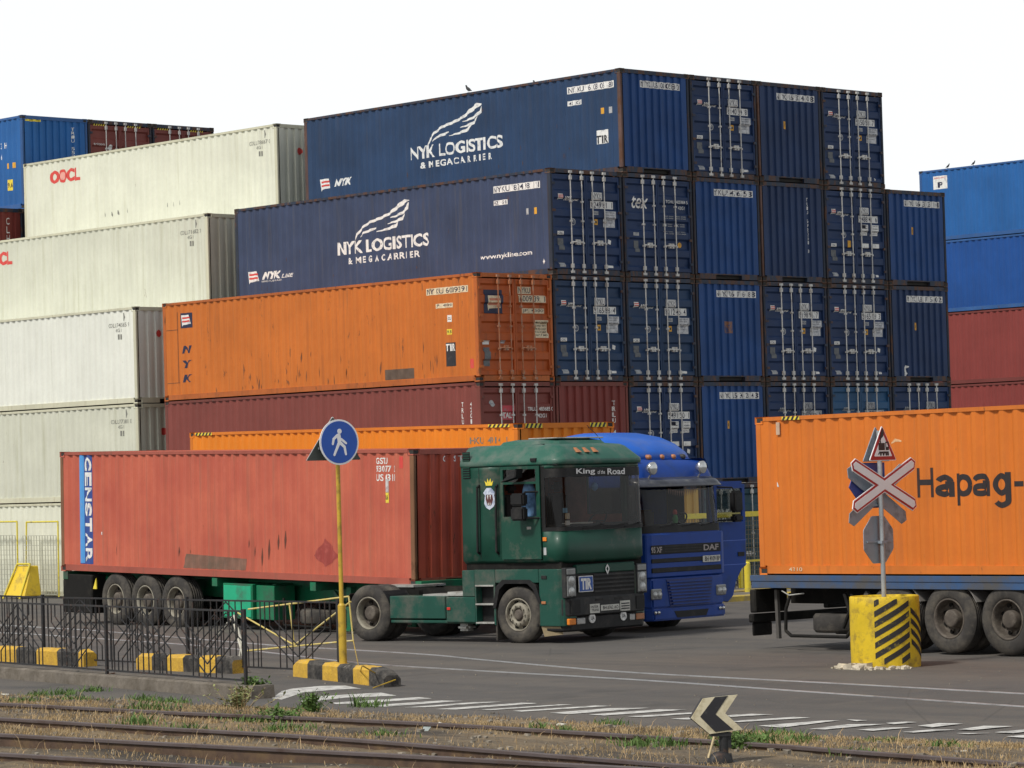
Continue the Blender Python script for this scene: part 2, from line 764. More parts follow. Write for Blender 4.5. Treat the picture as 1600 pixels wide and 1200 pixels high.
M_under = plain("under_black", (0.03, 0.028, 0.026), 0.8)
M_cast = plain("casting_rust", (0.105, 0.055, 0.034), 0.75, 0, 0.35, 9, (0.03, 0.03, 0.035), 0.5, 6)
M_galv = plain("galvanised_bar", (0.50, 0.50, 0.49), 0.5, 0.15, 0.15, 5, (0.22, 0.15, 0.10), 0.25, 7)
W_ = decal("white_decal", (0.78, 0.78, 0.76), 0.3, (0.3, 0.31, 0.34))
WD_ = decal("dirty_white_decal", (0.42, 0.43, 0.44), 0.5, (0.2, 0.22, 0.25))
SIL_ = decal("silver_decal", (0.62, 0.63, 0.65), 0.55, (0.28, 0.30, 0.34))
K_ = decal("black_lettering", (0.02, 0.02, 0.025), 0.1, (0.08, 0.08, 0.08))
NV_ = decal("navy_lettering", (0.014, 0.018, 0.055), 0.0, (0.05, 0.05, 0.07))
RD_ = decal("red_decal", (0.62, 0.06, 0.05), 0.15, (0.4, 0.2, 0.15))
OR_ = decal("orange_label", (0.70, 0.36, 0.03), 0.3, (0.25, 0.15, 0.05))
YE_ = decal("yellow_label", (0.78, 0.62, 0.05), 0.25, (0.3, 0.25, 0.1))
GR_ = decal("grey_lettering", (0.17, 0.17, 0.15), 0.2, (0.4, 0.4, 0.35))
CR_ = decal("cream_decal", (0.70, 0.60, 0.42), 0.35, (0.4, 0.25, 0.12))

NAVY = paint("paint_navy", (0.016, 0.044, 0.108), 0.25, 0.4, 0.2, (0.05, 0.06, 0.09))
NAVYF = paint("paint_navy_faded", (0.036, 0.054, 0.112), 0.28, 0.5, 0.2, (0.09, 0.09, 0.10))
NAVYB = paint("paint_navy_bright", (0.010, 0.056, 0.200), 0.16, 0.25, 0.2, (0.03, 0.05, 0.11))
NAVYD = paint("paint_navy_dark", (0.012, 0.034, 0.104), 0.2, 0.35, 0.2, (0.03, 0.042, 0.085))
NAVYM = paint("paint_navy_mid", (0.020, 0.080, 0.18), 0.15, 0.3, 0.2)
NAVY_FR = paint("paint_navy_frame", (0.020, 0.034, 0.062), 1.35, 0.8, 0.25, (0.10, 0.055, 0.04))
M_rustpost = paint("paint_post_dark", (0.022, 0.030, 0.048), 1.0, 0.7, 0.3, (0.075, 0.045, 0.036), 0.7)
M_rustpost2 = paint("paint_post_rusty", (0.085, 0.050, 0.046), 1.2, 0.9, 0.3, (0.17, 0.085, 0.065), 0.7, (0.16, 0.095, 0.080))
ORANGE = paint("paint_orange", (0.53, 0.148, 0.022), 0.5, 0.42, 0.10, (0.16, 0.07, 0.03))
ORANGED = paint("paint_orange_door", (0.42, 0.090, 0.018), 0.55, 0.5, 0.15, (0.12, 0.05, 0.025))
ORANGEF = paint("paint_orange_frame", (0.42, 0.112, 0.024), 0.75, 0.5, 0.2, (0.14, 0.06, 0.03))
MAROON = paint("paint_maroon", (0.200, 0.050, 0.040), 0.25, 0.25, 0.12, (0.11, 0.05, 0.04))
MAROOND = paint("paint_maroon_dark", (0.190, 0.036, 0.030), 0.3, 0.4, 0.15, (0.06, 0.035, 0.03))
CREAM = paint("paint_cream", (0.68, 0.69, 0.585), 0.16, 0.42, 0.07, (0.46, 0.45, 0.33))
CREAMG = paint("paint_cream_grey", (0.59, 0.60, 0.505), 0.25, 0.6, 0.07, (0.40, 0.40, 0.28))
WHITEC = paint("paint_white", (0.74, 0.755, 0.69), 0.18, 0.45, 0.05, (0.52, 0.52, 0.44))
CREAMF = paint("paint_cream_frame", (0.56, 0.55, 0.42), 0.4, 0.5, 0.1, (0.35, 0.30, 0.2))
BLUE = paint("paint_blue", (0.016, 0.112, 0.345), 0.12, 0.2, 0.12, (0.05, 0.12, 0.25))
BLUE2 = paint("paint_blue_deep", (0.010, 0.072, 0.285), 0.15, 0.22, 0.12, (0.05, 0.10, 0.22))
REDC = paint("paint_red_brown", (0.230, 0.045, 0.040), 0.15, 0.2, 0.1, (0.16, 0.05, 0.045))
BLUEF = paint("paint_blue_frame", (0.03, 0.10, 0.28), 0.6, 0.4, 0.2)
OCHRE = paint("paint_ochre", (0.55, 0.33, 0.07), 0.3, 0.3, 0.1)
TEAL = paint("paint_teal_dark", (0.020, 0.060, 0.085), 0.1, 0.2, 0.15)


def dots(txt):
    return txt


WING = [[(0, 0, .02), (12, 40, .05), (35, 78, .05), (75, 112, .055), (140, 135, .06), (185, 158, .055), (225, 195, .085), (262, 228, .10), (285, 232, .01)],
        [(282, 218, .02), (276, 180, .075), (250, 152, .06), (212, 133, .04), (185, 128, .01)],
        [(262, 148, .01), (246, 112, .07), (214, 98, .05), (170, 88, .01)],
        [(228, 95, .02), (212, 68, .075), (168, 52, .05), (112, 42, .01)],
        [(112, 70, .02), (88, 60, .06), (46, 46, .045), (24, 18, .01)]]


def wing(u0, u1, v0, v1):
    out = []
    for st in WING:
        out.append(stroke([(u0 + x / 285 * (u1 - u0), v0 + y / 234 * (v1 - v0), h * 0.60) for x, y, h in st]))
    return merge2d(*out)


def flag(u0, v0, s):
    """small striped house flag: white slanted field with two red bars"""
    white = [(u0, v0 + .95 * s), (u0 + .12 * s, v0 - .05 * s), (u0 + .22 * s, v0 + 0.1 * s), (u0 + 1.25 * s, v0 + .16 * s), (u0 + 1.05 * s, v0 + .95 * s)]
    red = []
    for k in (.32, .62):
        red.append(([(u0 + .15 * s, v0 + k * s), (u0 + 1.17 * s, v0 + (k + .02) * s), (u0 + 1.13 * s, v0 + (k + .17) * s), (u0 + .12 * s, v0 + (k + .15) * s)], [(0, 1, 2, 3)]))
    return (white, [tuple(range(5))]), merge2d(*red)


def number_plate(c, face, txt, u0, u1, v0, v1, plate=None, ink=None):
    c.put("number_plate", face, rect(u0, u1, v0, v1), plate or W_, 0.003)
    c.put("container_number", face, fit(txt, u0 + .03, u1 - .03, v0 + .018, v1 - .018, 0.004), ink or NV_, 0.006)


def nyk_side(c, face, num, du=0.0, tir=False, line=False, web=False):
    ub = 4.33 + du
    c.put("logo_lettering", face, merge2d(fit("NYK", ub, ub + .98, 1.02, 1.35, .028), fit("LOGISTICS", ub + 1.12, ub + 3.55, 1.02, 1.35, .028)), W_)
    c.put("logo_lettering", face, fit("&  M E G A C A R R I E R", ub + .40, ub + 3.16, .76, .93, .03), W_)
    c.put("wing_emblem", face, wing(ub + .71, ub + 2.82, 1.36, 2.22), W_)
    uf = 0.60 + du * .7
    fl, rd = flag(uf, .53, .33)
    c.put("flag_emblem", face, fl, W_)
    c.put("flag_stripes", face, rd, RD_, 0.006)
    c.put("logo_lettering", face, fit("NYK", uf + .58, uf + 1.36, .60, .80, .05, .35), W_)
    if line:
        c.put("logo_lettering", face, fit("LINE", uf + 1.40, uf + 1.85, .60, .70, .02, .35), W_)
        c.put("small_print", face, fit("NIPPON YUSEN KAISHA", uf + .56, uf + 1.4, .53, .575), W_)
    un = 10.31 if not web else 10.14
    number_plate(c, face, num, un, un + 1.65, 2.11, 2.28)
    number_plate(c, face, "42  G1", un, un + .5, 1.81, 1.93)
    a, b = (OR_, WD_) if not web else (WD_, OR_)
    c.put("warning_label", face, rect(un + 1.15, un + 1.26, 1.5, 1.65), a)
    c.put("warning_label", face, rect(un + 1.43, un + 1.55, 1.49, 1.65), b)
    rs = random.Random(int(du * 100) + 3)
    sc = plain("scar_dark_rust", (.075, .045, .045), .9, 0, .3, 9)
    for k in range(16):
        u, v, h = rs.uniform(1.0, 11.6), rs.uniform(.18, .6) if k % 3 else rs.uniform(.6, 2.2), rs.uniform(.03, .16)
        c.put("rust_scar", face, stroke([(u, v - h / 2, .004), (u + .01, v, rs.uniform(.006, .016)), (u, v + h / 2, .003)]), sc)
    if tir:
        c.put("sign_plate", face, rect(11.28, 11.71, .76, 1.10), W_)
        c.put("sign_lettering", face, fit("TIR", 11.28, 11.71, .77, .97, .03), K_, .006)
    if web:
        c.put("web_lettering", face, fit("www.nykline.com", 9.61, 11.46, .49, .64, .018), W_)
        c.put("mark", face, ([(11.81, .33), (11.87, .26), (11.93, .33), (11.87, .40)], [(0, 1, 2, 3)]), W_)


def nyk_front(c, num, u0=0.70, u1=2.15, v0=2.13, v1=2.30, label_u=None, cloud=False):
    number_plate(c, 'front', num, u0, u1, v0, v1)
    if label_u is not None:
        c.put("warning_label", 'front', rect(label_u, label_u + .12, 1.38, 1.58), OR_)
        c.put("warning_symbol", 'front', rect(label_u + .03, label_u + .09, 1.44, 1.52), K_, .006)


def nyk_door(c, n1, n2, tables=True, faint=False, seed=0):
    r = random.Random(seed)
    fl, rd = flag(.27, 1.81, .15)
    if not faint:
        c.put("flag_emblem", 'door', fl, W_)
        c.put("flag_stripes", 'door', rd, RD_, .006)
    lt = WD_ if faint else W_
    c.put("logo_lettering", 'door', merge2d(fit("NYK", .50, .74, 1.80, 1.90, .05, .35), fit("LINE", .77, 1.00, 1.80, 1.84, .02, .35)), lt)
    pl = WD_ if faint else W_
    number_plate(c, 'door', n1, 1.40, 1.76, 1.84, 2.03, pl)
    number_plate(c, 'door', n2, 1.40, 2.17, 1.64, 1.82, pl)
    c.put("number_plate", 'door', rect(1.42, 1.62, 1.48, 1.57), WD_)
    c.put("small_print", 'door', fit("45G1", 1.44, 1.60, 1.50, 1.555, .01), NV_, .006)
    if tables:
        c.put("data_table", 'door', rect(1.82, 2.22, 1.19, 1.585), SIL_)
        rows = merge2d(*[fit(t, 1.85, 2.17 - .04 * (i % 2), 1.53 - i * .062, 1.565 - i * .062) for i, t in enumerate(("MAX GROSS", "TARE 3870", "NET 26610", "CU CAP 67", "PAYLOAD 2"))])
        c.put("small_print", 'door', rows, NV_, .006)
        c.put("warning_label", 'door', rect(1.52, 1.63, 1.24, 1.38), OR_)
        c.put("warning_symbol", 'door', rect(1.55, 1.60, 1.28, 1.34), K_, .006)
    else:
        for u in (1.46, 1.88):
            c.put("data_table", 'door', rect(u, u + .26, 1.30, 1.58), W_)
            c.put("small_print", 'door', merge2d(*[fit(t, u + .02, u + .23, 1.53 - i * .07, 1.565 - i * .07) for i, t in enumerate(("GROSS", "30480", "TARE", "3870"))]), NV_, .006)
            c.put("data_table", 'door', rect(u, u + .26, .96, 1.08), W_)
        c.put("warning_label", 'door', rect(.88, 1.0, .96, 1.14), OR_)
    d = disc2d(.80, 1.29, .085, 16)
    d2 = disc2d(.80, 1.29, .06, 16)
    c.put("round_emblem", 'door', d, WD_)
    c.put("round_emblem", 'door', d2, NAVYD, .006)
    c.put("small_print", 'door', fit("CI", .765, .835, 1.26, 1.32, .02), WD_, .009)
    c.put("approval_plate", 'door', rect(.22, .43, .96, 1.05), W_)
    c.put("small_print", 'door', fit("CSC", .25, .40, .98, 1.03, .01), NV_, .006)
    c.put("approval_plate", 'door', rect(.26, .45, .60, .88), decal("grey_plate", (.13, .14, .15), .4, (.06, .06, .07)))
    c.put("approval_plate", 'door', rect(.27, .47, .19, .29), WD_)
    c.put("sticker", 'door', rect(1.95 + r.uniform(-.1, .1), 2.08, .20, .26), W_)
    if r.random() < .6:
        x = r.uniform(1.9, 2.05)
        c.put("sticker", 'door', ([(x, .80), (x + .10, .77), (x + .12, .87), (x + .02, .90)], [(0, 1, 2, 3)]), W_)


def front_vertical(c, txt, u=1.75, v0=.9, v1=2.2, m=None):
    c.put("container_number", 'front', merge2d(*[fit(ch, u, u + .085, v1 - (i + .78) * (v1 - v0) / len(txt), v1 - i * (v1 - v0) / len(txt), .01) for i, ch in enumerate(txt) if ch != ' ']), m or W_)


D_, F_ = R(90), R(-90)


def spot(col, tier, y0=0.0, x0=0.0, z0=0.0):
    return (x0 + col * PITCH_X + CW / 2, y0 + CL / 2, z0 + (tier - 1) * TIER)


G_NYK = "dark blue containers of the main stack"
TEXT_TIER = {5: "topmost tier", 4: "second tier from the top", 3: "third tier from the top", 2: "fourth tier from the top", 1: "ground tier"}


def place_stack():
    def mk(col, tier, kind, label, pm, fm=NAVY_FR, barm=None, dm=None, group=G_NYK):
        return Container(label, spot(col, tier), D_ if kind == 'D' else F_, pm, fm, dm, barm, group)
    # topmost tier
    c = mk(2, 5, 'F', "navy container with wing emblem side, topmost tier, nearest corner, below the perched birds", NAVY)
    c.P['front'].material_slots[0].material = NAVYB
    nyk_side(c, 'sideN', "NY KU   6 08 05  80", tir=True)
    for q in ((1, -1), (-1, -1)):
        c.posts[q].material_slots[0].material = M_rustpost2
    nyk_front(c, "N YK U6 08 05 8  0")
    c = mk(3, 5, 'D', "navy container door end reading 8140 34 8, topmost tier, second from left", NAVYD)
    nyk_door(c, "NYKU", "8140 34  8", seed=1, faint=False)
    c = mk(4, 5, 'F', "navy ribbed container end reading 6 37 44 0 8, topmost tier, between two door ends", NAVYD)
    nyk_front(c, "N YK U6 37 44 0  8", .74, 2.2, label_u=.98)
    c.posts[(1, -1)].material_slots[0].material = M_rustpost2
    c = mk(5, 5, 'D', "navy container door end reading 5150 53 7, topmost tier, at its right end", NAVYD)
    nyk_door(c, "NYKU", "5150 53  7", seed=2)
    # second
    c = mk(1, 4, 'D', "faded navy container with wing emblem and web address, standing on the orange one", NAVYF, dm=NAVYD)
    nyk_side(c, 'sideP', "NY KU   8 24 98  1 1", du=-.12, line=True, web=True)
    nyk_door(c, "NYKU", "8249 81  1", seed=3)
    c = mk(2, 4, 'D', "navy door end with a big white three-letter word, second tier from the top", NAVYD)
    c.put("logo_lettering", 'door', fit("tex", .31, .88, 1.70, 2.00, .012), W_)
    c.put("container_number", 'door', merge2d(fit("TGHU  405984 5", 1.5, 2.28, 1.86, 1.94), fit("42G1", 1.98, 2.22, 1.72, 1.80)), W_)
    for i in range(3):
        for u in (1.42, 1.86):
            c.put("data_table", 'door', merge2d(*[fit("MAX 30480", u, u + .34, 1.52 - i * .19 - j * .05, 1.55 - i * .19 - j * .05, .01) for j in range(2)]), WD_)
    c.put("approval_plate", 'door', rect(.33, .52, 1.02, 1.10), WD_)
    c.put("approval_plate", 'door', rect(.38, .54, .62, .90), MATS["grey_plate"])
    c.put("warning_label", 'door', disc2d(2.0, .83, .07, 12), OR_)
    c = mk(3, 4, 'F', "bright navy ribbed container end reading 9 42 63 5 3, second tier from the top", NAVYB)
    nyk_front(c, "YK U9 42 63 5  3", .76, 2.2, 2.12, 2.29)
    c = mk(4, 4, 'F', "dark navy ribbed container end with a vertical column of small white letters, no plate", NAVYD)
    front_vertical(c, "TRIU 692051 8", 1.78, .75, 2.2)
    c.posts[(1, -1)].material_slots[0].material = M_rustpost2
    c = mk(5, 4, 'D', "navy container door end reading 5488 41 6, second tier from the top", NAVYD)
    nyk_door(c, "NYKU", "5488 41  6", tables=False, seed=5)
    c = mk(6, 4, 'F', "ribbed navy end reading 6 33 25 1 1, rightmost below the skyline step", NAVYB)
    nyk_front(c, "N YK U6 33 25 1  1", .72, 2.2, label_u=1.0)
    # third
    c = mk(0, 3, 'D', "rusty orange container with blue flag emblem and blue column lettering, under the faded navy one", ORANGE, ORANGEF, plain("orange_bars", (.42, .15, .06), .6, 0, .3, 6, (.25, .2, .16), .5, 6), ORANGED, "orange containers")
    c.put("emblem_plate", 'sideP', rect(.73, 1.22, 1.87, 2.26), NV_)
    fl, rd = flag(.80, 1.92, .30)
    c.put("flag_emblem", 'sideP', fl, W_, .006)
    c.put("flag_stripes", 'sideP', rd, RD_, .009)
    for ch, v in (("N", 1.21), ("Y", .83), ("K", .46)):
        c.put("logo_lettering", 'sideP', fit(ch, .80, 1.18, v, v + .20, .035, .2), NV_)
    number_plate(c, 'sideP', "NY KU  60093 91", 10.36, 11.83, 2.12, 2.28, CR_)
    number_plate(c, 'sideP', "JP  4300", 10.68, 11.29, 1.79, 1.90, CR_)
    c.put("sticker", 'sideP', rect(11.12, 11.23, 1.45, 1.61), W_)
    c.put("small_print", 'sideP', fit("CU", 11.14, 11.21, 1.50, 1.56, .02), K_, .006)
    c.put("warning_label", 'sideP', rect(11.09, 11.23, 1.15, 1.28), YE_)
    c.put("small_print", 'sideP', fit("9.5", 11.11, 11.21, 1.18, 1.25, .02), K_, .006)
    c.put("sign_plate", 'sideP', rect(11.0, 11.38, .40, .96), K_)
    c.put("sign_lettering", 'sideP', fit("TIR", 11.02, 11.37, .76, .93, .03), W_, .006)
    c.put("sticker", 'sideP', rect(11.84, 12.0, .32, .54), RD_)
    c.put("repair_patch", 'sideP', rect(8.78, 9.84, .17, .42), plain("brown_patch", (.11, .075, .055), .8, 0, .3, 4))
    rs = random.Random(4)
    scar = plain("scar_brown", (.17, .065, .030), .9, 0, .3, 9)
    for k in range(34):
        u, v, h = rs.uniform(3.2, 11.0), rs.uniform(.2, .5) if k % 4 else rs.uniform(.5, 1.1), rs.uniform(.06, .32)
        c.put("rust_scar", 'sideP', stroke([(u, v - h / 2, .003), (u + .01, v, rs.uniform(.008, .022)), (u + rs.uniform(-.02, .03), v + h / 2, .003)]), scar)
    for a, b2, v in ((.14, .62, 1.83), (.14, .64, .45)):
        c.put("weld_line", 'sideP', rect(a, b2, v, v + .018), scar)
    c.put("weld_line", 'sideP', rect(.60, .615, .45, 2.3), scar)
    c.put("emblem_plate", 'door', rect(.27, .86, 1.60, 2.16), NV_)
    fl, rd = flag(.36, 1.68, .36)
    c.put("flag_emblem", 'door', fl, CR_, .006)
    c.put("flag_stripes", 'door', rd, decal("pale_red_decal", (.55, .2, .12)), .009)
    number_plate(c, 'door', "NYKU", 1.37, 1.80, 2.08, 2.25, CR_)
    number_plate(c, 'door', "6009 39  1", 1.36, 2.24, 1.88, 2.05, CR_)
    number_plate(c, 'door', "JP  4300", 1.49, 2.22, 1.62, 1.74, CR_)
    c.put("data_table", 'door', rect(1.87, 2.30, 1.04, 1.46), CR_)
    c.put("small_print", 'door', merge2d(*[fit(t, 1.90, 2.26, 1.38 - i * .075, 1.43 - i * .075, .01) for i, t in enumerate(("MAX GROSS", "TARE WT", "PAYLOAD", "CU CAP", "67.7 M3"))]), K_, .006)
    c.put("approval_plate", 'door', rect(.19, .40, .87, .96), W_)
    c.put("approval_plate", 'door', rect(.21, .41, .36, .80), MATS["grey_plate"])
    c.put("approval_plate", 'door', rect(.75, .90, .9, .97), WD_)
    for col, n2, sd, pm in ((1, "5165 58  4", 7, NAVY), (2, "8112 45  4", 8, NAVY), (4, "8198 95  7", 9, NAVYD), (5, "5165 18  3", 10, NAVYD)):
        c = mk(col, 3, 'D', "navy container door end reading %s, third tier from the top" % " ".join(n2.split()), pm)
        nyk_door(c, "NYKU", n2, seed=sd)
    c = mk(3, 3, 'F', "bright navy ribbed container end with scorched orange mark, reading 6 17 61 8 8", NAVYB)
    nyk_front(c, "N YK U6 17 61 8  8", .74, 2.2)
    c.posts[(1, 1)].material_slots[0].material = M_rustpost2
    c.put("scorched_label", 'front', rect(1.0, 1.34, 1.22, 1.52), decal("scorched", (.32, .13, .02), .75, (.02, .05, .16)))
    c = mk(6, 3, 'F', "dark ribbed navy end reading 8 17 55 0 2, beside the red boxes", NAVYD)
    nyk_front(c, "N YK U8 17 55 0  2", .70, 2.2, label_u=1.0)
    c.put("scrape", 'front', ([(.52, .12), (.62, .10), (.66, .22), (.62, .35), (.72, .40), (.62, .44), (.55, .36), (.58, .25)], [tuple(range(8))]), W_)
    # fourth
    c = mk(0, 2, 'D', "maroon container with a bright red plate on its door bars, under the rusty orange one", MAROON, paint("paint_maroon_frame", (.17, .045, .035), .6, .4, .2), group="maroon containers of the main stack")
    front_vertical
    for u, t in ((11.49, "TRLU 483685"), (11.79, "42G1")):
        c.put("container_number", 'sideP', merge2d(*[fit(ch, u, u + .07, 1.99 - i * .135, 2.10 - i * .135, .01) for i, ch in enumerate(t) if ch != ' ']), W_)
    c.put("emblem_plate", 'door', rect(.70, 1.12, 1.66, 2.0), decal("tal_red", (.5, .05, .07)))
    c.put("logo_lettering", 'door', fit("TAL", .76, 1.07, 1.70, 1.84, .035), W_, .006)
    c.put("round_emblem", 'door', disc2d(.42, 2.05, .08, 14), WD_)
    c.put("container_number", 'door', merge2d(fit("TRLU  483685 0", 1.55, 2.38, 1.87, 1.96, .01), fit("42G1", 1.92, 2.2, 1.71, 1.80, .01)), W_)
    c = mk(1, 2, 'F', "dark maroon ribbed container end with a column of tiny white letters", MAROOND, paint("paint_maroon_frame", (.17, .045, .035), .6, .4, .2), group="maroon containers of the main stack")
    front_vertical(c, "TRLU 470196 8", 1.90, .25, 2.1)
    for col, n2, sd, pm, fnt, tb in ((2, "5491 30  1", 11, NAVYD, False, False), (4, "3305 16  6", 12, NAVYD, True, True), (5, "3127 70  4", 13, NAVYM, True, True), (6, "8093 22  5", 14, NAVYD, True, True)):
        nm = {2: "navy container door end reading 5491 30 1, behind the blue truck cab",
              4: "dark navy door end reading 3305 16 6, just above the orange container on the trailer",
              5: "lighter blue door end just above the orange container on the trailer",
              6: "dark door end with four pale bars above the orange container, beside the red boxes"}[col]
        c = mk(col, 2, 'D', nm, pm)
        nyk_door(c, "NYKU", n2, tables=tb, faint=fnt, seed=sd)
    c = mk(3, 2, 'F', "bright navy ribbed container end reading 5 34 23 4 3, right behind the blue cab", NAVYB)
    nyk_front(c, "N YK U5 34 23 4  3", .74, 2.2, label_u=1.0)
    # ground tier
    for col, pm, kind, lb in ((0, MAROON, 'F', "maroon ground tier container hidden behind the orange one on a truck"), (1, MAROOND, 'F', "maroon ground tier container behind the green and blue cabs"),
                        (2, OCHRE, 'F', "ochre yellow container seen through the blue cab's windscreen"), (3, TEAL, 'D', "dark ground tier container with big white letters, seen past the open blue door"),
                        (4, NAVYD, 'F', "dark blue ground tier container behind the mesh fence by the trailer"), (5, NAVYB, 'F', "blue ground tier container behind the orange one on the right trailer"),
                        (6, NAVYD, 'F', "dark blue ground tier container at the stack's right foot")):
        c = mk(col, 1, kind, lb, pm, barm=M_galv, group="ground tier containers of the main stack")
        if col == 3:
            c.put("logo_lettering", 'door', fit("tex", .28, .98, 1.58, 2.02, .04), W_)


place_stack()

# ---- the pale containers behind the gap: their long sides line up with the main stack's
WY = 13.37
G_W = "cream and white containers of the block at the left"


def place_white():
    for col, tier, pm, lb, num in ((2, 5, CREAM, "cream container with complete red lettering, topmost at the left, beside the navy stack", "786567 0"),
                                   (1, 4, CREAMG, "cream grey container with red lettering cut off by the picture's left edge", "716082 7"),
                                   (0, 3, WHITEC, "whitest container at the left, beside the orange one in the stack", "745565 9"),
                                   (0, 2, CREAMG, "greenish cream container above the red trailer container's far end", "773681 0"),
                                   (0, 1, CREAM, "cream container at the ground behind the yellow mesh panels", "760154 2")):
        c = Container(lb, spot(col, tier, WY), F_, pm, CREAMF, group=G_W)
        c.put("container_number", 'sideN', merge2d(fit("OOLU " + num, 10.93, 11.85, 2.05, 2.16, .008), fit("42G1", 11.24, 11.5, 1.92, 2.01, .008)), GR_)
        c.put("warning_label", 'sideN', merge2d(rect(11.38, 11.44, 1.72, 1.86), rect(11.46, 11.51, 1.72, 1.86)), GR_)
        c.put("lashing_stain", 'sideN', stroke([(11.66, 2.42, .015), (11.68, 2.3, .03), (11.66, 2.2, .01)]), GR_)
        if tier >= 4:
            oo = merge2d(fit("O", 1.37, 1.82, 1.82, 2.22, .05), fit("CL", 2.22, 2.87, 1.82, 2.22, .05))
            c.put("logo_lettering", 'sideN', oo, RD_)
            c.put("flower_emblem", 'sideN', merge2d(fit("O", 1.80, 2.24, 1.82, 2.22, .05)), RD_)
            fl = merge2d(*[disc2d(2.02 + .07 * math.cos(k * 1.257), 2.02 + .07 * math.sin(k * 1.257), .06, 8) for k in range(5)])
            c.put("flower_emblem", 'sideN', disc2d(2.02, 2.02, .12, 12), decal("pink_decal", (.75, .35, .3)), .007)
        if tier == 5:
            c.put("dents", 'sideN', merge2d(*[stroke([(u, v + .09, .01), (u + .01, v, .03), (u + .03, v - .05, .008)]) for u, v in ((4.1, .68), (4.45, .66), (4.75, .68), (5.2, .70), (7.1, .70), (7.4, .7), (7.7, .72))]), GR_)
        pu = {5: (469, 236), 3: (249, 521), 2: (257, 674)}.get(tier)
        if pu:
            q = on_y(pu[0], pu[1], WY)
            c.put("red_roundel", 'front', disc2d(q.x - col * PITCH_X, q.z - (tier - 1) * TIER, .10, 14), RD_, .012)
    # boxes that carry the upper tiers, hidden from the photo's viewpoint
    for col in (1, 2):
        for tier in range(1, (4 if col == 1 else 5)):
            Container("pale container inside the left block, hidden below the tiers in view", spot(col, tier, WY), F_, CREAMG, CREAMF, group="hidden pale containers", simple=True)


place_white()

# ---- the high blue and maroon boxes further back at the left
BY, BX, BH = 26.15, 5.36 - 2 * PITCH_X, 2.885


def place_back():
    def at(col, tier):
        return (BX + col * PITCH_X + CW / 2, BY + CL / 2, (tier - 1) * BH)
    for col, tier, kind, pm, lb in ((2, 5, 'F', BLUE, "bright blue container at the far left with rows of white letters, on a maroon one"),
                                    (3, 5, 'D', MAROON, "maroon container door end at the skyline, next to the bright blue one"),
                                    (4, 5, 'D', MAROON, "maroon container door end at the skyline, further right, half hidden by the cream one"),
                                    (1, 4, 'F', MAROOND, "dark maroon container cut by the left edge, below the bright blue one")):
        c = Container(lb, at(col, tier), D_ if kind == 'D' else F_, pm, BLUEF if col == 2 else NAVY_FR, group="tall containers at the far left")
        c.root.scale = (1, 1, BH / TIER)
        if kind == 'F':
            front_vertical(c, "TRIU 553210 4" if col == 2 else "CLHU 8", 1.86, .9, 2.3)
            c.put("hazard_stripe", 'front', rect(.12, .7, 2.40, 2.46), YE_)
        else:
            for u in (.2, 1.5):
                c.put("hazard_stripe", 'door', merge2d(*[([(u + k * .09, 2.40), (u + k * .09 + .04, 2.40), (u + k * .09 + .08, 2.46), (u + k * .09 + .04, 2.46)], [(0, 1, 2, 3)]) for k in range(6)]), YE_)
            c.put("container_number", 'door', merge2d(fit("TRIU 842", 1.52, 2.0, 1.75, 1.85), fit("triton", .2, .62, 1.86, 1.93)), W_)
            c.put("round_emblem", 'door', disc2d(.85, 1.82, .08, 14), W_)
        if col == 2:
            c.put("logo_lettering", 'sideN', merge2d(*[fit(ch, u, u + .11, v, v + .16, .01) for v, row in ((2.0, "N Y 4"), (1.72, "6 1 2 3 H"), (1.42, "G U 1 6")) for u, ch in [(10.3 + .22 * i, ch) for i, ch in enumerate(row.replace(" ", ""))]]), W_)
            c.put("warning_label", 'sideN', rect(11.3, 11.6, .55, .85), YE_)
            c.put("small_print", 'sideN', fit("9.6", 11.35, 11.55, .63, .77, .02), K_, .006)
            c.put("warning_label", 'sideN', merge2d(rect(11.3, 11.42, 1.15, 1.3), rect(11.62, 11.75, 1.15, 1.3)), OR_)
    for col in range(1, 5):
        for tier in range(1, 4 if col == 1 else 5):
            o = Container("container inside the far left block, hidden below the tiers in view", at(col, tier), F_, MAROON, NAVY_FR, group="hidden tall containers", simple=True)
            o.root.scale = (1, 1, BH / TIER)


place_back()

# ---- the far stack on the right
def place_far_right():
    x = 38.5 + CW / 2
    y1 = 18.35
    z = 0
    for tier, pm, lb in ((1, REDC, "red brown container at the foot of the far right stack"), (2, REDC, "red brown container second from the ground in the far right stack"),
                         (3, REDC, "red brown container below the two blue ones in the far right stack"), (4, BLUE2, "deep blue container second from the top in the far right stack"),
                         (5, BLUE, "bright blue container with a small white plate, on top of the far right stack")):
        s = 1.125 if tier < 3 else 1.0
        c = Container(lb, (x, y1 - CL / 2, z), F_, pm, BLUEF if tier > 3 else paint("paint_red_frame", (.16, .04, .035), .4, .3, .15), group="containers of the far right stack")
        c.root.scale = (1, 1, s)
        z += TIER * s
        if tier == 5:
            c.put("sign_plate", 'sideN', rect(.62, 1.25, 1.85, 2.32), W_)
            c.put("sign_lettering", 'sideN', fit("P", .84, 1.06, 1.90, 2.10, .04), NV_, .006)
            c.put("small_print", 'sideN', fit("PACIFIC", .66, 1.2, 2.22, 2.28), RD_, .006)
    return z


ZR = place_far_right()

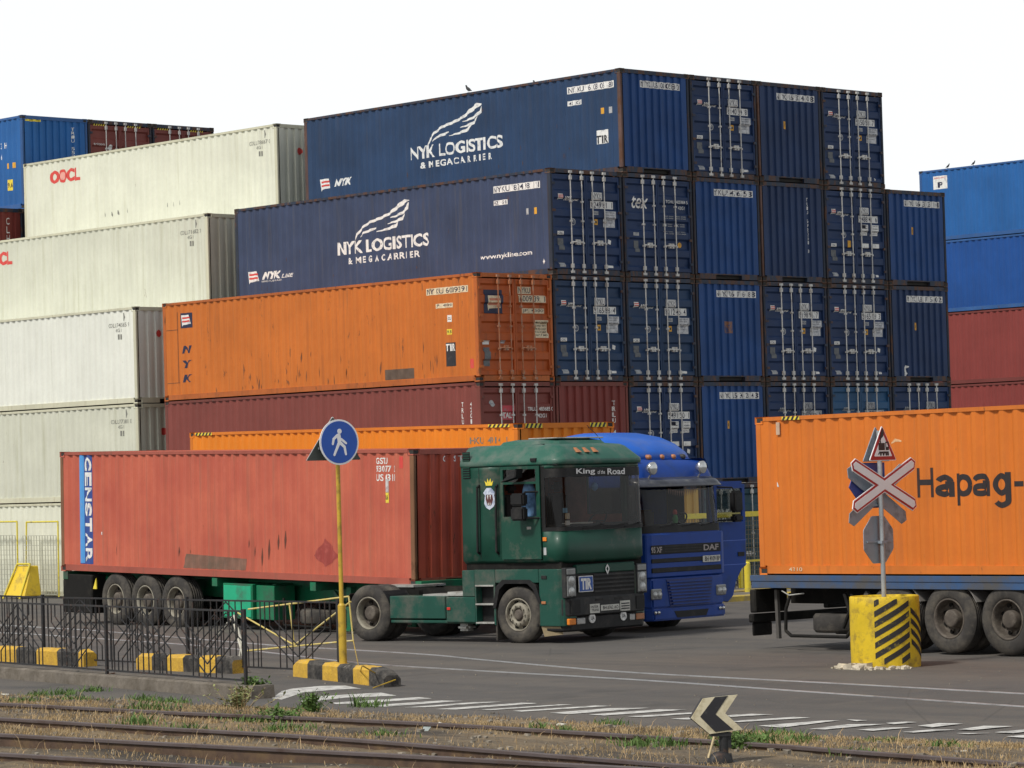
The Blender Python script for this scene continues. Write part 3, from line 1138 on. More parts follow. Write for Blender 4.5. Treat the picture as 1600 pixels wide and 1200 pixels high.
# ------------------------------------------------------------------ ground
def ground_material():
    m, n, l, b = newmat("yard_asphalt")
    v = coords(n, l, per_object=False)
    big = noise(n, l, v, 0.16, 5, 0.6)
    col = mix(n, l, ramp(n, l, big, 0.35, 0.68), (0.070, 0.066, 0.065), (0.112, 0.095, 0.078))
    # long tyre-worn bands along the roadway
    vt = coords(n, l, (1.1, 0.05, 1), False)
    col = mix(n, l, ramp(n, l, noise(n, l, vt, 1.0, 4), 0.42, 0.66, 0, 0.75), col, (0.046, 0.044, 0.044))
    mid = noise(n, l, v, 1.7, 6, 0.7)
    col = mix(n, l, ramp(n, l, mid, 0.5, 0.72, 0, 0.55), col, (0.128, 0.108, 0.086))
    oil = noise(n, l, v, 0.75, 3, 0.5)
    col = mix(n, l, ramp(n, l, oil, 0.60, 0.70, 0, 0.65), col, (0.034, 0.032, 0.031))
    sp = noise(n, l, v, 55, 2)
    col = mix(n, l, ramp(n, l, sp, 0.35, 0.7, 0, 0.45), col, (0.15, 0.14, 0.13))
    vo = n.new("ShaderNodeTexVoronoi")
    vo.feature = 'DISTANCE_TO_EDGE'
    vo.inputs["Scale"].default_value = 0.35
    l.new(v, vo.inputs["Vector"])
    crk = ramp(n, l, vo.outputs["Distance"], 0.0, 0.006, 0.4, 0)
    col = mix(n, l, crk, col, (0.03, 0.028, 0.026))
    l.new(col, b.inputs["Base Color"])
    b.inputs["Roughness"].default_value = 0.85
    bp = n.new("ShaderNodeBump")
    bp.inputs["Strength"].default_value = 0.5
    bp.inputs["Distance"].default_value = 0.015
    l.new(noise(n, l, v, 22, 5), bp.inputs["Height"])
    l.new(bp.outputs[0], b.inputs["Normal"])
    return m


def soil_material():
    m, n, l, b = newmat("verge_soil")
    v = coords(n, l, per_object=False)
    vy = coords(n, l, (1.6, 0.35, 1), False)
    col = mix(n, l, ramp(n, l, noise(n, l, vy, 1.0, 6, 0.65), 0.38, 0.62), (0.055, 0.045, 0.036), (0.215, 0.150, 0.082))
    col = mix(n, l, ramp(n, l, noise(n, l, v, 2.3, 5, 0.7), 0.52, 0.7, 0, 0.7), col, (0.040, 0.035, 0.031))
    col = mix(n, l, ramp(n, l, noise(n, l, v, 26, 4), 0.4, 0.7, 0, 0.6), col, (0.23, 0.19, 0.13))
    col = mix(n, l, ramp(n, l, noise(n, l, vy, 0.55, 3), 0.50, 0.62, 0, 0.85), col, (0.030, 0.027, 0.026))
    l.new(col, b.inputs["Base Color"])
    b.inputs["Roughness"].default_value = 0.95
    bp = n.new("ShaderNodeBump")
    bp.inputs["Strength"].default_value = 0.9
    bp.inputs["Distance"].default_value = 0.03
    l.new(noise(n, l, v, 14, 6, 0.7), bp.inputs["Height"])
    l.new(bp.outputs[0], b.inputs["Normal"])
    return m


gm = MB()
ys = [-900, -9.565, -1.739, 1500]
for a, c in zip(ys, ys[1:]):
    za, zc = gz(a), gz(c)
    gm.add([(-900, a, za), (1500, a, za), (1500, c, zc), (-900, c, zc)], [(0, 1, 2, 3)])
struct("ground", gm, ground_material())

# grassy railway verge: an uneven strip of soil in front of the road
from mathutils import noise as mnoise
VX0, VX1, VY0, VY1 = -60.0, -24.35, -75.0, 40.0


def verge_edge(y):
    return VX1 - 0.35 + 0.28 * mnoise.noise(Vector((y * 0.35, 3.1, 0))) + 0.12 * mnoise.noise(Vector((y * 1.6, 8.1, 0)))


def verge_z(x, y):
    e = verge_edge(y) - x
    h = 0.055 * min(1, max(0, e / 0.9))
    return gz(y) + 0.004 + h + (0.05 * mnoise.noise(Vector((x * 0.7, y * 0.5, 0))) + 0.03 * mnoise.noise(Vector((x * 2.5, y * 2.0, 4)))) * min(1, max(0, e))


vm = MB()
nx, ny = 70, 330
vv, vf = [], []
for j in range(ny + 1):
    y = VY0 + (VY1 - VY0) * j / ny
    e = verge_edge(y)
    for i in range(nx + 1):
        t = i / nx
        x = e - (e - VX0) * (t * t * 0.8 + t * 0.2)
        vv.append((x, y, verge_z(x, y)))
for j in range(ny):
    for i in range(nx):
        a = j * (nx + 1) + i
        vf.append((a, a + 1, a + nx + 2, a + nx + 1))
vm.add(vv, vf, True)
struct("verge_soil", vm, soil_material())

# painted markings
MARKP = plain("road_paint", (0.56, 0.555, 0.535), 0.8, 0, 0.1, 9, (0.14, 0.135, 0.13), 0.44, 6)


def zp(x0, y0, s, pts):
    return [(x0 + a / s, y0 + b / s) for a, b in pts]


ZA = [zp(440, 980, 4, p) for p in (
    [(-60, 444), (0, 400), (60, 384), (250, 366), (400, 365), (500, 385), (350, 388), (130, 408), (40, 440), (0, 452)],
    [(120, 460), (250, 430), (620, 408), (720, 428), (400, 440), (220, 460), (130, 465)],
    [(310, 472), (560, 455), (860, 437), (940, 445), (500, 475), (340, 480)],
    [(520, 490), (1000, 458), (1135, 460), (640, 497)],
    [(760, 502), (1200, 468), (1375, 465), (900, 500)],
    [(960, 512), (1500, 472), (1590, 474), (1090, 514)])]
ZA += [zp(700, 1000, 3.478, p) for p in (
    [(0, 369), (440, 342), (485, 344), (60, 376)], [(180, 378), (600, 350), (680, 350), (230, 381)], [(350, 385), (800, 356), (890, 358), (400, 389)],
    [(550, 396), (880, 370), (1095, 368), (660, 402)], [(765, 405), (1150, 376), (1300, 378), (850, 410)], [(975, 415), (1330, 392), (1420, 394), (1060, 419)],
    [(1210, 428), (1480, 408), (1560, 411), (1300, 432)])]
ZA += [zp(1140, 855, 3.478, p) for p in (
    [(0, 912), (120, 905), (240, 908), (0, 922)], [(0, 945), (350, 922), (440, 926), (50, 950)], [(155, 970), (500, 942), (600, 940), (280, 980)],
    [(430, 988), (640, 962), (850, 960), (520, 990)], [(630, 935), (750, 940), (690, 945)], [(690, 992), (830, 980), (1000, 978), (780, 997)],
    [(850, 955), (960, 947), (1020, 950), (890, 962)], [(940, 1003), (1100, 990), (1230, 990), (1000, 1007)], [(1020, 970), (1140, 955), (1270, 958), (1100, 978)],
    [(1230, 1010), (1420, 1008), (1300, 1015)], [(1240, 990), (1380, 970), (1540, 972), (1320, 993)], [(1440, 1005), (1600, 990), (1700, 992), (1540, 1010)],
    [(1500, 1028), (1700, 1012), (1790, 1015), (1600, 1035)])]
mk = MB()
for k, p in enumerate(ZA):
    P = [gp(u, v, 0.004 + 0.0004 * k) for u, v in p]
    mk.add([tuple(q) for q in P], [list(range(len(P)))])
struct("road_marking", mk, MARKP)

# rails sunk in the road: polished steel tops with dark flangeway beside them
STEEL = plain("polished_rail", (0.52, 0.53, 0.55), 0.38, 0.55, 0.12, 5, (0.16, 0.14, 0.13), 0.35, 0.6)
GROOVE = plain("flangeway", (0.03, 0.028, 0.027), 0.9)
RAILRUST = plain("rusty_rail", (0.080, 0.048, 0.032), 0.8, 0.0, 0.3, 5, (0.15, 0.095, 0.045), 0.4, 3)
RAILTOP = plain("worn_rail_head", (0.115, 0.092, 0.092), 0.55, 0.2, 0.2, 3, (0.07, 0.045, 0.038), 0.5, 1.5)


def extend(P, ext0, ext1):
    a = P[0] + (P[0] - P[1]).normalized() * ext0
    b = P[-1] + (P[-1] - P[-2]).normalized() * ext1
    return [a] + P + [b]


def ribbon(mb, P, w0, w1, z0, z1):
    """rectangular section swept along the path; w0..w1 sideways offsets, z0..z1 above path"""
    loops = []
    for i, p in enumerate(P):
        d = (P[min(i + 1, len(P) - 1)] - P[max(i - 1, 0)])
        d.z = 0
        d.normalize()
        s = Vector((-d.y, d.x, 0))
        loops.append([p + s * w0 + Vector((0, 0, z0)), p + s * w1 + Vector((0, 0, z0)), p + s * w1 + Vector((0, 0, z1)), p + s * w0 + Vector((0, 0, z1))])
    mb.loft(loops, cap0=True, cap1=True)


def smooth_path(P, n=6):
    out = []
    for i in range(len(P) - 1):
        p0, p1, p2, p3 = P[max(i - 1, 0)], P[i], P[i + 1], P[min(i + 2, len(P) - 1)]
        for k in range(n):
            t = k / n
            out.append(0.5 * ((2 * p1) + (p2 - p0) * t + (2 * p0 - 5 * p1 + 4 * p2 - p3) * t * t + (3 * p1 - p0 - 3 * p2 + p3) * t ** 3))
    out.append(P[-1])
    return out


for uv, lb in (([(395, 1006), (652, 1022), (740, 1030), (860, 1041), (1000, 1052), (1300, 1068), (1590, 1084)], "shiny rail set in the asphalt, the one nearer the trucks"),
               ([(122, 996), (270, 1006), (375, 1015), (560, 1036), (740, 1048), (1000, 1063), (1300, 1084), (1590, 1104)], "shiny rail set in the asphalt, the one nearer the crossing stripes")):
    P = smooth_path(extend([gp(u, v) for u, v in uv], 14, 14))
    P = [Vector((p.x, p.y, gz(p.y))) for p in P]
    t = thing("embedded_rail", lb, "rail", P[0], 0, "rails sunk in the road")
    P = [p - P[0] for p in P] if False else P
    org = P[0].copy()
    Q = [p - org for p in P]
    mb = MB()
    ribbon(mb, Q, -0.026, 0.026, -0.05, 0.012)
    mb.build("rail_head", STEEL, t)
    mb = MB()
    ribbon(mb, Q, 0.026, 0.09, -0.05, 0.006)
    mb.build("flangeway", GROOVE, t)

# old rails in the grass: foot, web, head
RAILX = []
for uv, lb, top, dz in (([(0, 1098), (300, 1113), (640, 1127), (1100, 1155), (1590, 1191)], "rusty rail at the edge of the verge, the farthest of the four in the grass", 0.04, 0.125),
                        ([(0, 1121), (250, 1136), (500, 1150), (1000, 1189)], "rusty rail in the grass, second from the road", 0.1, 0.15),
                        ([(0, 1146), (300, 1162), (600, 1177), (840, 1190)], "thick worn rail in the grass, third from the road", 0.1, 0.19),
                        ([(0, 1176), (200, 1188), (400, 1200)], "rusty rail at the bottom left corner, nearest of the four in the grass", 0.1, 0.15)):
    P = smooth_path(extend([gp(u, v, dz) for u, v in uv], 22, 18), 3)
    RAILX.append(P)
    org = P[0].copy()
    Q = [p - org for p in P]
    t = thing("track_rail", lb, "rail", org, 0, "rails in the grass verge")
    mb = MB()
    ribbon(mb, Q, -0.036, 0.036, -0.04, 0.0)
    mb.build("rail_head", RAILTOP, t, 0.006)
    mb = MB()
    ribbon(mb, Q, -0.011, 0.011, -0.15, -0.04)
    ribbon(mb, Q, -0.07, 0.07, -0.19, -0.15)
    mb.build("rail_web", RAILRUST, t)

# ------------------------------------------------------------------ vehicles
def gloss(name, rgb, rough=0.35, coat=0.25, dirt=(0.12, 0.11, 0.09), damt=0.25):
    if name in MATS:
        return MATS[name]
    m = plain(name, rgb, rough, 0, 0.10, 2.5, dirt, damt, 1.6)
    b = m.node_tree.nodes["Principled BSDF"]
    b.inputs["Coat Weight"].default_value = coat
    b.inputs["Coat Roughness"].default_value = 0.15
    b.inputs["Specular IOR Level"].default_value = 0.35
    return m


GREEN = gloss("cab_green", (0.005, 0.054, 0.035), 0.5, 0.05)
GREENR = gloss("cab_green_roof", (0.020, 0.105, 0.075), 0.45, 0.1, (0.12, 0.15, 0.13), 0.5)  # faded green made lighter still: sky light on the roof put into the colour
GREENL = gloss("cab_green_low", (0.008, 0.064, 0.046), 0.5, 0.1, (0.10, 0.10, 0.085), 0.45)
TGREEN = gloss("trailer_green", (0.006, 0.15, 0.068), 0.5, 0.05, (0.05, 0.06, 0.05), 0.4)
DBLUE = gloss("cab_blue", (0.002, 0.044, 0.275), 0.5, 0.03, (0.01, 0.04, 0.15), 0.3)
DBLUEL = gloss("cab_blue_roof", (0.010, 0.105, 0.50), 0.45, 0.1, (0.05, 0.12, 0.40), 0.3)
TBLUE = gloss("trailer_blue", (0.034, 0.085, 0.20), 0.6, 0.0, (0.075, 0.075, 0.078), 0.65)
BLACK = plain("black_plastic", (0.011, 0.011, 0.012), 0.6, 0, 0.2, 5, (0.035, 0.032, 0.03), 0.3, 3, 0, 0.3)
DGREY = plain("dark_grey_plastic", (0.024, 0.025, 0.027), 0.6, 0, 0.2, 5, (0.06, 0.055, 0.05), 0.35, 3, 0, 0.35)
RUBBER = plain("tyre_rubber", (0.034, 0.031, 0.029), 0.9, 0, 0.2, 7, (0.10, 0.088, 0.072), 0.5, 3, 0.3)
RIM = plain("rim_dusty", (0.27, 0.25, 0.20), 0.7, 0.1, 0.2, 6, (0.12, 0.10, 0.08), 0.5, 5)
RIMB = plain("rim_brown", (0.085, 0.070, 0.058), 0.75, 0.1, 0.3, 6, (0.17, 0.15, 0.12), 0.35, 6)
CHASS = plain("chassis_black", (0.009, 0.0085, 0.008), 0.85, 0, 0.3, 4, (0.03, 0.027, 0.022), 0.35, 3, 0, 0.25)
METAL = plain("bare_metal", (0.42, 0.42, 0.40), 0.5, 0.4, 0.15, 5, (0.2, 0.18, 0.15), 0.4, 4)
LENS = plain("lamp_lens", (0.55, 0.56, 0.56), 0.12, 0.5, 0.15, 12)
CHROME = plain("lamp_chrome", (0.62, 0.62, 0.62), 0.22, 0.85, 0.05, 5)
REFL = plain("dull_reflector", (0.42, 0.43, 0.43), 0.30, 0.4, 0.25, 14)
AMBER = plain("amber_lens", (0.75, 0.22, 0.02), 0.25, 0, 0.1, 5)
AMBERD = plain("amber_lens_dull", (0.38, 0.15, 0.06), 0.4, 0, 0.1, 5)
REDL = plain("red_lens", (0.55, 0.03, 0.02), 0.3, 0, 0.1, 5)
CURT = plain("curtain_brown", (0.34, 0.10, 0.06), 0.9, 0, 0.3, 3)
SEAT = plain("seat_fabric", (0.05, 0.045, 0.045), 0.9, 0, 0.2, 4)
INTER = plain("cab_interior", (0.07, 0.062, 0.055), 0.85, 0, 0.15, 4)
GLASS = glassmat("windscreen_glass", (0.60, 0.58, 0.56), 0.005)
GLASSC = glassmat("clear_glass", (0.82, 0.85, 0.84), 0.0)
PLATEW = decal("plate_white", (0.60, 0.60, 0.55), 0.3, (0.3, 0.29, 0.26))
BLUEP = decal("plate_blue", (0.02, 0.09, 0.38), 0.15, (0.1, 0.15, 0.3))
WTEXT = decal("white_lettering", (0.72, 0.72, 0.72), 0.05, (0.5, 0.5, 0.5))


def wheel(parent, x, y, zc, r=0.515, wd=0.30, kind='front', sgn=1, rim=None, label=None):
    """outer face at y, body reaches inward (sgn +1 means towards +y)"""
    wr = bpy.data.objects.new("wheel", None)
    C.objects.link(wr)
    wr.parent = parent
    wr.location = (x, y, zc)
    k = r / 0.515
    key = ('tyre', round(r, 3), round(wd, 3), sgn)

    def tyre():
        b = MB()
        pr = [(.292 * k, .05), (.300 * k, .022), (.345 * k, .004), (.40 * k, .0), (.45 * k, .008), (.492 * k, .028), (.512 * k, .052)]
        n = 5
        for i in range(n):
            a = .055 + (wd - .11) * i / n
            e = (wd - .11) / n
            pr += [(.515 * k, a), (.515 * k, a + e * .75), (.503 * k, a + e * .78), (.503 * k, a + e * .97)]
        pr += [(.512 * k, wd - .052), (.492 * k, wd - .028), (.43 * k, wd), (.30 * k, wd - .02), (.29 * k, wd - .06)]
        b.lathe(pr, (0, 0, 0), 'y', 40, True, sgn)
        return b.mesh("tyre")
    link("tyre", cmesh(key, tyre), RUBBER, wr)
    key2 = ('rim', round(r, 3), kind, sgn)

    def rimm():
        b = MB()
        if kind == 'front':
            pr = [(.30 * k, .06), (.302 * k, .02), (.285 * k, .018), (.272 * k, .05), (.265 * k, .11), (.235 * k, .10), (.215 * k, .045), (.195 * k, .02), (.125 * k, .018), (.118 * k, .07)]
        else:
            pr = [(.30 * k, .06), (.302 * k, .02), (.285 * k, .018), (.275 * k, .06), (.258 * k, .15), (.235 * k, .19), (.15 * k, .20), (.14 * k, .17), (.135 * k, .07), (.12 * k, .05), (.10 * k, .045), (0.001, .045)]
        b.lathe(pr, (0, 0, 0), 'y', 32, True, sgn)
        for i in range(10):
            a = 2 * math.pi * i / 10
            rr, o = (.162 * k, .02) if kind == 'front' else (.185 * k, .195)
            px, pz = rr * math.cos(a), rr * math.sin(a)
            b.cyl((px, sgn * o, pz), (px, sgn * (o - .035), pz), .016 * k, 6)
        return b.mesh("rim")
    link("hub", cmesh(key2, rimm), RIMB if (kind == 'rear') else (rim or RIM), wr)

    def ring():
        b = MB()
        b.lathe([(.300 * k, .055), (.304 * k, .018), (.282 * k, .014), (.268 * k, .06), (.252 * k, .15)] if kind == 'rear' else [(.300 * k, .055), (.304 * k, .018), (.282 * k, .014), (.272 * k, .048)], (0, 0, 0), 'y', 36, True, sgn)
        return b.mesh("rim")
    link("rim", cmesh(key2 + ('r',), ring), rim or RIM, wr)

    if kind == 'front':
        def cap():
            b = MB()
            b.lathe([(.120 * k, .06), (.105 * k, .055), (.095 * k, .02), (.07 * k, .005), (0.001, .005)], (0, 0, 0), 'y', 20, True, sgn)
            return b.mesh("hub_cap")
        link("hub_cap", cmesh(key2 + ('c',), cap), RIMB, wr)

    def holes():
        b = MB()
        for i in range(8):
            a = 2 * math.pi * (i + .5) / 8
            rr, o = (.238 * k, .092) if kind == 'front' else (.215 * k, .187)
            px, pz = rr * math.cos(a), rr * math.sin(a)
            b.cyl((px, sgn * (o - .03), pz), (px, sgn * (o + .01), pz), .030 * k, 10)
        return b.mesh("hand_hole")
    link("hand_holes", cmesh(key2 + ('h',), holes), CHASS, wr)
    return wr


def grid(mb, xs, zs, y, skip=lambda i, j: False, th=0.03, axis='y'):
    """thin wall with openings: cells of the grid left out where skip says so"""
    for i in range(len(xs) - 1):
        for j in range(len(zs) - 1):
            if not skip(i, j):
                if axis == 'y':
                    mb.add([(xs[i], y, zs[j]), (xs[i + 1], y, zs[j]), (xs[i + 1], y, zs[j + 1]), (xs[i], y, zs[j + 1])], [(0, 1, 2, 3)])
                else:
                    mb.add([(y, xs[i], zs[j]), (y, xs[i + 1], zs[j]), (y, xs[i + 1], zs[j + 1]), (y, xs[i], zs[j + 1])], [(0, 1, 2, 3)])
    return mb


def solid(o, th, off=-1):
    m = o.modifiers.new("thickness", 'SOLIDIFY')
    m.thickness = th
    m.offset = off
    return o


def plan_loop(z, xr, xf, ins, W, rc, xs, crown=0.018, nseg=6, nf=6):
    """horizontal outline of a cab, right rear corner first, forward along the right side"""
    y0, y1 = ins, W - ins
    P = [(xr, y0)]
    P += [(x, y0) for x in xs]
    cx = xf - rc
    for i in range(nseg + 1):
        a = -math.pi / 2 + (math.pi / 2) * i / nseg
        P.append((cx + rc * math.cos(a), y0 + rc + rc * math.sin(a)))
    for i in range(1, nf):
        t = i / nf
        P.append((xf, y0 + rc + (y1 - y0 - 2 * rc) * t))
    for i in range(nseg + 1):
        a = (math.pi / 2) * i / nseg
        P.append((cx + rc * math.cos(a), y1 - rc + rc * math.sin(a)))
    P += [(x, y1) for x in reversed(xs)]
    P.append((xr, y1))
    mid = W / 2
    return [(x + (crown * (1 - ((y - mid) / mid) ** 2) if x > cx else 0), y, z) for x, y in P]


def rod(mb, pts, r=0.012):
    return mb.tube(pts, r, 6)


def cab_green():
    yw = R(-83)
    t = thing("tractor_unit", "dark green truck tractor with tall boxy cab and a crowned beast sticker, parked in front", "truck", (-12.018, -13.894, gz(-14)), yw, "truck tractors")
    W, RC = 2.4, 0.20
    XR = -1.22
    XS = [-.80, -.29, -.22, .53, .62, .66]
    LV = [(1.40, .07, 1.03), (1.46, .0, 1.07), (1.96, 0, 1.065), (2.23, 0, 1.06), (2.80, 0, 1.045), (3.06, 0, 1.03), (3.13, 0, 1.02)]
    loops = [plan_loop(z, XR, xf, ins, W, RC, XS) for z, ins, xf in LV]
    k = len(loops[0])
    ns = len(XS) + 1
    iR = {1: 'seg(-.80..-.29)'}
    nfront0, nfront1 = 6, k - 8          # from x=.66 on the right round to x=.66 on the left

    def skip(j, i):
        front = nfront0 <= i < nfront1 + 1
        if front and 2 <= j <= 4:
            return True
        if i in (2, 3, 4) and 1 <= j <= 5:     # right door
            return True
        if i == k - 2 - 3 and 3 <= j <= 4:     # left window
            return True
        return False
    b = MB()
    b.loft(loops, True, skip=skip)
    body = solid(b.build("cab_body", GREEN, t, merge=True), 0.03)
    b = MB()
    b.loft([[p for p in loops[1]]], cap0=True) if False else None
    # windscreen wraps round both corners
    gl = [[p for p in L[nfront0:nfront1 + 2]] for L in loops[2:6]]
    b = MB()
    b.loft(gl, True, closed=False)
    ws = b.build("windscreen", GLASS, t, merge=True)

    def off(L, d):
        out = []
        for x, y, z in L:
            cx, cy = .6, W / 2
            out.append((x + d * (1 if x > .75 else 0), y + (d if y > W - .2 else (-d if y < .2 else 0)), z))
        return out

    def lerp(A, B, z):
        za, zb = A[0][2], B[0][2]
        q = (z - za) / (zb - za)
        return [(a[0] + (c[0] - a[0]) * q, a[1] + (c[1] - a[1]) * q, z) for a, c in zip(A, B)]
    top = [off(lerp(gl[2], gl[3], z), .006) for z in (2.90, 3.055)]
    b = MB()
    b.loft(top, True, closed=False)
    low = [off(lerp(gl[0], gl[1], z), .006) for z in (1.965, 2.03)]
    b.loft(low, True, closed=False)
    b.build("windscreen_band", BLACK, ws, merge=True)
    b = MB()
    for x0, y in ((.62, -.004), (.62, W + .004)):
        b.box(x0, .70, min(y, y + (.02 if y < 1 else -.02)), max(y, y + (.02 if y < 1 else -.02)), 1.96, 3.10)
    b.build("pillar_trim", BLACK, t)
    vs, fs = fit("King", .44, .96, 2.925, 3.045, .02)
    v2, f2 = fit("of the", 1.03, 1.24, 2.94, 3.01, .01)
    v3, f3 = fit("Road", 1.31, 1.82, 2.925, 3.035, .02)
    V, F = merge2d((vs, fs), (v2, f2), (v3, f3))
    b = MB()
    b.add([(1.048 + .03 * (1 - ((y - 1.2) / 1.2) ** 2), y, z) for y, z in V], F)
    b.build("screen_lettering", WTEXT, ws)
    # wipers
    for y0, y1 in ((.55, 1.05), (1.25, 1.75), (1.75, 2.15)):
        b = MB()
        rod(b, [(1.095, y0, 1.99), (1.095, y1 + .1, 2.055)], .009)
        b.build("wiper", BLACK, t)
    # right door
    b = MB()
    xs, zs = [-.283, -.22, .53, .613], [1.48, 2.23, 2.80, 2.84, 3.06, 3.115]
    grid(b, xs, zs, -.003, lambda i, j: i == 1 and j in (1, 3))
    d = solid(b.build("door", GREEN, t), .035, 1)
    b = MB()
    b.box(-.22, .53, .008, .014, 2.84, 3.06)
    b.build("door_window", GLASS, d)
    b = MB()
    b.box(.20, .46, -.03, .0, 1.99, 2.03)
    b.box(.30, .40, -.045, -.02, 2.0, 2.05)
    b.build("door_handle", METAL, d, .006)
    b = MB()
    b.box(-.22, .53, 2.386, 2.392, 2.23, 3.06)
    b.build("side_window", GLASS, t)
    # dark gap strip below the cab, panel seams
    b = MB()
    b.box(-1.2, .98, .06, 2.34, 1.27, 1.43)
    b.build("cab_mounting", CHASS, t)
    b = MB()
    for x in (-.80,):
        b.box(x - .005, x + .005, -.003, .01, 1.47, 3.13)
    b.box(.50, 1.0, -.003, .01, 3.118, 3.134)
    b.build("body_seam", BLACK, body)
    # grab rails on the side
    for x, lean in ((-.80, .03), (-.37, .02)):
        b = MB()
        rod(b, [(x, 0, 2.80), (x, -.06, 2.76), (x - lean, -.06, 1.62), (x - lean, 0, 1.58)], .022)
        b.build("grab_rail", BLACK, t)
    # louvres at the rear edge
    b = MB()
    b.box(-1.17, -1.0, -.006, .0, 2.92, 3.40)
    lv = b.build("air_vent", BLACK, t)
    b = MB()
    for i in range(11):
        z = 2.94 + i * .042
        b.box(-1.165, -1.005, -.02, -.004, z, z + .018)
    b.build("louvre", GREEN, lv)
    # roof
    b = MB()
    RL = [(3.125, -.012, 1.065, -1.22), (3.15, -.022, 1.085, -1.22), (3.21, -.020, 1.085, -1.22), (3.225, -.012, 1.075, -1.22), (3.44, .155, .86, -1.19), (3.475, .20, .78, -1.18), (3.50, .34, .55, -1.14)]
    rl = [plan_loop(z, xr, xf, ins, W, .22, [-.8, -.3, .2, .45]) for z, ins, xf, xr in RL]
    b.loft(rl, True, cap0=True, cap1=True)
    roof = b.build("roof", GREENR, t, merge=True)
    b = MB()
    dl = []
    for z, g in ((3.49, 0), (3.55, .05), (3.585, .22)):
        dl.append([(x, y, z) for x, y in ((-.55 + g, .30 + g), (.35 - g, .30 + g), (.62 - g, .55 + g), (.62 - g, 1.85 - g), (.35 - g, 2.1 - g), (-.55 + g, 2.1 - g))])
    b.loft(dl, False, cap1=True)
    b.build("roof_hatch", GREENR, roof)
    b = MB()
    b.box(-.1, .55, .55, 1.9, 3.585, 3.61)
    b.build("hatch_lid", METAL, roof, .01)
    for y in (.62, .86, 1.10):
        b = MB()
        b.loft([[(.98 + a, y + c, 3.335) for a, c in ((-.09, -.06), (.05, -.06), (.05, .06), (-.09, .06))], [(.90 + a, y + c, 3.42) for a, c in ((-.03, -.035), (.02, -.035), (.02, .035), (-.03, .035))]], cap0=True, cap1=True)
        b.build("marker_lamp", AMBERD, roof, .012)
    b = MB()
    b.box(.42, .55, -.05, 0.0, 3.19, 3.25)
    b.build("side_lamp", BLACK, roof, .008)
    # crowned growling beast sticker behind the door
    y = -.006

    def side(poly, yy):
        return [(x, yy, z) for x, z in poly]
    def st(name, polys, m, yy):
        b = MB()
        for p in polys:
            b.add(side(p, yy), [list(range(len(p)))])
        b.build(name, m, body)
    cx = -.57
    st("sticker_crown", [[(cx - .07, 2.79), (cx + .07, 2.79), (cx + .10, 2.88), (cx + .05, 2.84), (cx + .04, 2.92), (cx, 2.85), (cx - .03, 2.92), (cx - .05, 2.84), (cx - .10, 2.88)]], YE_, y)
    st("sticker_face", [[(cx - .06, 2.75), (cx + .05, 2.75), (cx + .14, 2.66), (cx + .11, 2.62), (cx + .16, 2.52), (cx + .10, 2.42), (cx, 2.36), (cx - .08, 2.40), (cx - .12, 2.47), (cx - .10, 2.62), (cx - .14, 2.66)]], decal("sticker_pale", (.55, .6, .72), .5, (.12, .16, .3)), y)
    st("sticker_mouth", [[(cx - .07, 2.63), (cx + .07, 2.63), (cx + .09, 2.54), (cx + .04, 2.44), (cx - .04, 2.44), (cx - .08, 2.54)]], decal("sticker_dark", (.10, .03, .03), .3, (.02, .01, .02)), y - .003)
    st("sticker_teeth", [[(cx - .045, 2.62), (cx - .015, 2.62), (cx - .03, 2.54)], [(cx + .015, 2.62), (cx + .045, 2.62), (cx + .03, 2.54)], [(cx - .03, 2.45), (cx - .01, 2.45), (cx - .02, 2.50)], [(cx + .01, 2.45), (cx + .03, 2.45), (cx + .02, 2.50)]], W_, y - .006)
    # small side marks
    b = MB()
    b.box(.635, .72, -.02, 0.0, 1.79, 1.86)
    b.build("side_indicator", AMBER, t, .005)
    b = MB()
    b.add([(.64, -.004, 1.55), (.70, -.004, 1.55), (.70, -.004, 1.68), (.64, -.004, 1.68)], [(0, 1, 2, 3)])
    b.build("number_sticker", WD_, t)
    # mirrors
    b = MB()
    b.box(.14, .44, -.30, -.14, 2.16, 2.40)
    b.box(.14, .44, -.30, -.14, 2.42, 2.64)
    mr = b.build("mirror", BLACK, t, .03, segs=2)
    b = MB()
    rod(b, [(.60, .0, 2.66), (.42, -.2, 2.66), (.36, -.22, 2.60)], .016)
    rod(b, [(.62, .0, 2.20), (.44, -.2, 2.20)], .016)
    b.build("mirror_arm", BLACK, mr)
    b = MB()
    b.loft([[(-.08, -.28, 2.84), (.26, -.28, 2.92), (.26, -.05, 2.92), (-.08, -.10, 2.84)], [(.10, -.26, 2.98), (.27, -.26, 3.07), (.27, -.05, 3.07), (.10, -.08, 2.98)]], cap0=True, cap1=True)
    b.build("kerb_mirror", BLACK, t, .02)
    b = MB()
    b.box(.16, .44, W + .14, W + .30, 2.16, 2.62)
    b.build("mirror", BLACK, t, .03)
    # inside of the cab
    b = MB()
    b.box(-1.17, -1.12, .06, 2.34, 1.5, 3.08)
    b.build("rear_curtain", CURT, t)
    b = MB()
    b.box(-1.1, -.24, 2.325, 2.35, 1.54, 3.06)
    b.box(-.24, .56, 2.325, 2.35, 1.54, 2.22)
    b.box(-1.1, .7, .08, 2.32, 3.07, 3.09)
    b.build("cab_lining", CURT, t)
    b = MB()
    b.box(-1.1, 1.0, .05, 2.35, 1.50, 1.54)
    b.build("cab_floor", INTER, t)
    b = MB()
    b.loft([[(.45, .06, 1.54), (.98, .06, 1.54), (.98, .06, 2.0), (.75, .06, 2.08), (.5, .06, 2.02)], [(.45, 2.34, 1.54), (.98, 2.34, 1.54), (.98, 2.34, 2.0), (.75, 2.34, 2.08), (.5, 2.34, 2.02)]], cap0=True, cap1=True)
    b.build("dashboard", BLACK, t)
